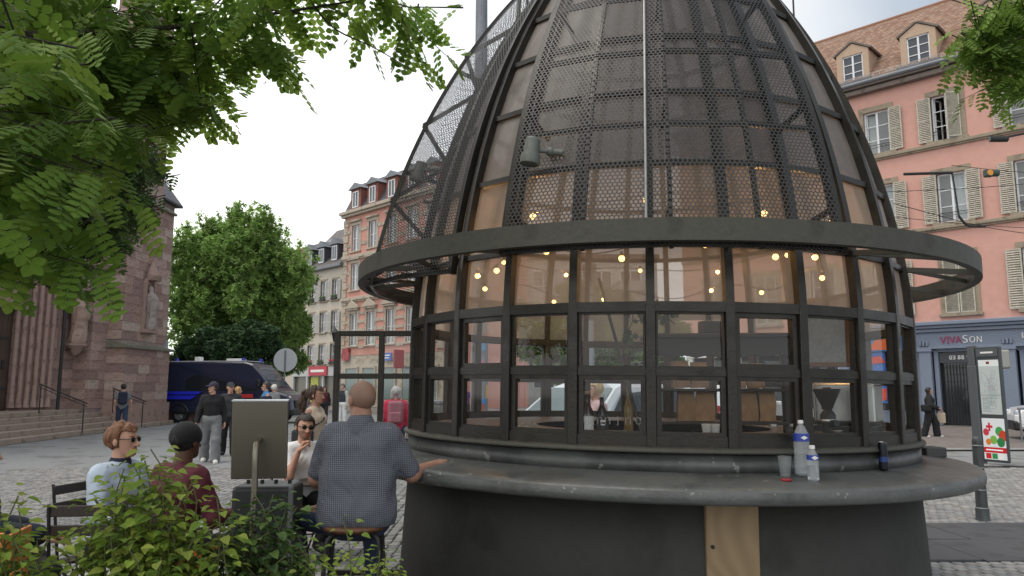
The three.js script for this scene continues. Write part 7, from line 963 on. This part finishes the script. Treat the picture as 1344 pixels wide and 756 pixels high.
{ // transit stop totem with map and poster
  const t = thing('transit_totem', 'grey transit stop pillar with a network map and a colourful poster', 'totem', P(9.68, 0, 15.5), -1.15); const mG = M('totem_grey', { color: lin(0.10, 0.11, 0.115), roughness: 0.5, metalness: 0.3 });
  part(t, 'post', merge([rbox(0.2, 2.05, 0.14, -0.14, 1.02, 0, 0.02), rbox(0.16, 0.42, 0.12, -0.14, 2.25, 0, 0.02)]), mG); part(t, 'frame', merge([rbox(0.52, 2.32, 0.08, 0.2, 1.26, 0, 0.02)]), M('totem_dark', { color: lin(0.05, 0.06, 0.065), roughness: 0.4 }));
  const map = canvasTex(256, 512, (c, w, h) => { c.fillStyle = '#b9c1c0'; c.fillRect(0, 0, w, h); c.fillStyle = '#dfe3e2'; c.fillRect(0, 0, w, 60); c.fillStyle = '#7a2430'; c.fillRect(100, 16, 40, 24); c.lineWidth = 3; const r = rng(4); for (let i = 0; i < 26; i++) { c.strokeStyle = ['#8d9aa0', '#9fb0a4', '#8aa3b0', '#b09a9a'][i % 4]; c.beginPath(); c.moveTo(r() * w, 70 + r() * 400); c.bezierCurveTo(r() * w, 70 + r() * 400, r() * w, 70 + r() * 400, r() * w, 70 + r() * 400); c.stroke(); } c.fillStyle = '#707a7c'; c.fillRect(0, 330, w, 4); for (let i = 0; i < 12; i++) c.fillRect(20, 350 + i * 12, 60 + r() * 140, 3); });
  part(t, 'map_panel', new THREE.PlaneGeometry(0.42, 1.1).translate(0.21, 1.60, 0.045), M('map_print', { map, roughness: 0.25 })); const tl = part(t, 'name_plate', merge([box(0.44, 0.16, 0.02, 0.2, 2.3, 0.045)]), mG); part(tl, 'lettering', merge([box(0.26, 0.035, 0.006, 0.2, 2.3, 0.058)]), mWhite);
  const ad = canvasTex(256, 384, (c, w, h) => { c.fillStyle = '#dfe4e6'; c.fillRect(0, 0, w, h); c.fillStyle = '#c9283c'; c.fillRect(70, 40, 22, 80); c.fillRect(44, 66, 74, 24); for (const [x, y, r, f] of [[40, 130, 34, '#c43a4c'], [190, 120, 44, '#3f9a52'], [230, 160, 50, '#c6442c'], [120, 200, 40, '#7eb04a'], [200, 220, 44, '#2d7d48'], [60, 220, 30, '#d87a34']]) { c.fillStyle = f; c.beginPath(); c.arc(x, y, r, 0, 7); c.fill(); } c.fillStyle = '#c8202c'; c.fillRect(0, 270, w, 50); c.fillStyle = '#fff'; c.fillRect(24, 288, 190, 12); c.fillStyle = '#2f8d50'; c.fillRect(90, 326, 60, 50); c.fillStyle = '#c8202c'; c.fillRect(20, 326, 60, 50); c.fillStyle = '#eee'; c.fillRect(160, 326, 60, 50); });
  part(t, 'poster', new THREE.PlaneGeometry(0.46, 0.82).translate(0.21, 0.56, 0.046), M('ad_print', { map: ad, roughness: 0.4 }), 'poster with red and green discs');
  const d = thing('display_box', 'small grey display box on a thin pole beside the transit pillar', 'display', P(14.3, 0, 21.9), -0.4); part(d, 'pole', merge([rod([0, 0, 0], [0, 2.2, 0], 0.04, 10)]), mG); part(d, 'box', merge([rbox(0.5, 0.55, 0.4, -0.05, 2.4, 0.1, 0.06, 2)]), M('display_grey', { color: lin(0.28, 0.28, 0.27), roughness: 0.4, metalness: 0.4 })); part(d, 'notice', merge([box(0.16, 0.3, 0.01, -0.2, 2.45, 0.305)]), mWhite);
  const r = thing('steel_railing', 'low steel railing on the far pavement', 'railing', P(14.6, 0, 21.8), -0.3); part(r, 'top_bar', merge([rod([0, 0.98, 0], [2.6, 0.98, 0], 0.03)]), mZinc); for (const x of [0.05, 1.3, 2.55]) part(r, 'post', merge([rod([x, 0, 0], [x, 0.98, 0], 0.028)]), mZinc); }
{ // overhead wires, bracket with signal, camera, aerial
  const wires = [[P(2.9, 7.5, 9), P(20.5, 11.6, 22), 0.012], [P(10.5, 6.6, 20), P(19, 6.9, 26), 0.012], [P(10, 7.4, 22), P(22, 9.2, 26), 0.01], [P(9.5, 6.9, 22), P(22, 7.3, 27), 0.01], [P(14.6, 8.9, 24), P(20, 8.8, 24.5), 0.01]];
  wires.forEach(([a, b, r], i) => { const m = [(a[0] + b[0]) / 2, (a[1] + b[1]) / 2 - 0.12, (a[2] + b[2]) / 2]; solo('overhead_wire', merge([tube([a, m, b], r, 20, 5)]), mIron, ['long overhead wire crossing the sky above the tiled roof', 'overhead wire passing the first floor shutters', 'overhead wire rising past the upper windows', 'overhead wire near the blue street plate', 'short overhead wire at the traffic signal'][i], 'wire'); });
  const br = thing('signal_bracket', 'black bracket arm carrying a small traffic signal before the pink house', 'traffic signal', P(13.6, 8.05, 24)); part(br, 'arm', merge([rod([-0.6, 0.55, 0], [1.0, 0.6, 0], 0.05), rod([1.0, 0.6, 0], [1.05, -0.9, 0.1], 0.03), tube([[1.05, -0.9, 0.1], [1.3, -1.2, 0.1], [1.9, -1.25, 0.1]], 0.04, 14, 8)]), mIron); const sg = part(br, 'signal', merge([rbox(0.26, 0.26, 0.2, 2.2, 0.58, 0, 0.04), cyl(0.12, 0.12, 0.2, 0, 0, 0, 16).rotateZ(-Math.PI / 2).translate(2.3, 0.58, 0.02)]), M('signal_green', { color: lin(0.03, 0.06, 0.05), roughness: 0.5 })); part(sg, 'lens', merge([new THREE.CylinderGeometry(0.1, 0.1, 0.02, 20).rotateX(Math.PI / 2).translate(2.2, 0.58, 0.11)]), M('amber_lens', { color: lin(0.6, 0.25, 0.02), roughness: 0.2 }));
  const cam = thing('security_camera', 'dark tubular camera on a bracket high beside the pink wall', 'camera', P(14.35, 8.85, 21.2)); part(cam, 'housing', merge([new THREE.CylinderGeometry(0.09, 0.09, 0.5, 16).rotateZ(Math.PI / 2)]), mIron); part(cam, 'lens', merge([new THREE.CylinderGeometry(0.07, 0.07, 0.02, 16).rotateZ(Math.PI / 2).translate(-0.255, 0, 0)]), mCarGlass); part(cam, 'bracket', merge([rod([0.2, 0.05, 0], [0.9, 0.2, 0], 0.035)]), mIron);
  const st = thing('street_plate', 'small blue street plate on the wire bracket', 'sign', P(11.2, 7.05, 22)); part(st, 'plate', merge([rbox(0.5, 0.16, 0.03, 0, 0, 0, 0.01)]), M('street_blue', {})); part(st, 'lettering', merge([box(0.34, 0.04, 0.01, 0, 0, 0.02)]), mWhite);
  solo('aerial', merge([rod(P(5.6, 4.3, 14), P(5.62, 9.9, 14), 0.018, 6)]), mIron, 'thin vertical aerial rod standing behind the dome', 'aerial');
  const rs = thing('road_sign', 'round road sign seen from the back on a thin post by the van', 'road sign', P(-10.6, 0, 35)); part(rs, 'disc', merge([new THREE.CylinderGeometry(0.55, 0.55, 0.03, 32).rotateX(Math.PI / 2).translate(0, 2.85, 0)]), M('sign_back', { color: lin(0.42, 0.45, 0.47), roughness: 0.5, metalness: 0.3 })); part(rs, 'post', merge([rod([0, 0, 0.06], [0, 3.3, 0.06], 0.035)]), mZinc);
  const ln = thing('wall_lantern', 'old black street lantern before the banded house', 'lantern', P(-9.6, 0, 40.5)); part(ln, 'post', merge([rod([0, 0, 0], [0, 4.0, 0], 0.05)]), mIron); part(ln, 'lantern', merge([lathe([[0.01, 4.0], [0.12, 4.05], [0.2, 4.5], [0.24, 4.52], [0.03, 4.75], [0.01, 4.85]], 8)]), mIron);
}
shade(scene);
renderer.render(scene, camera);
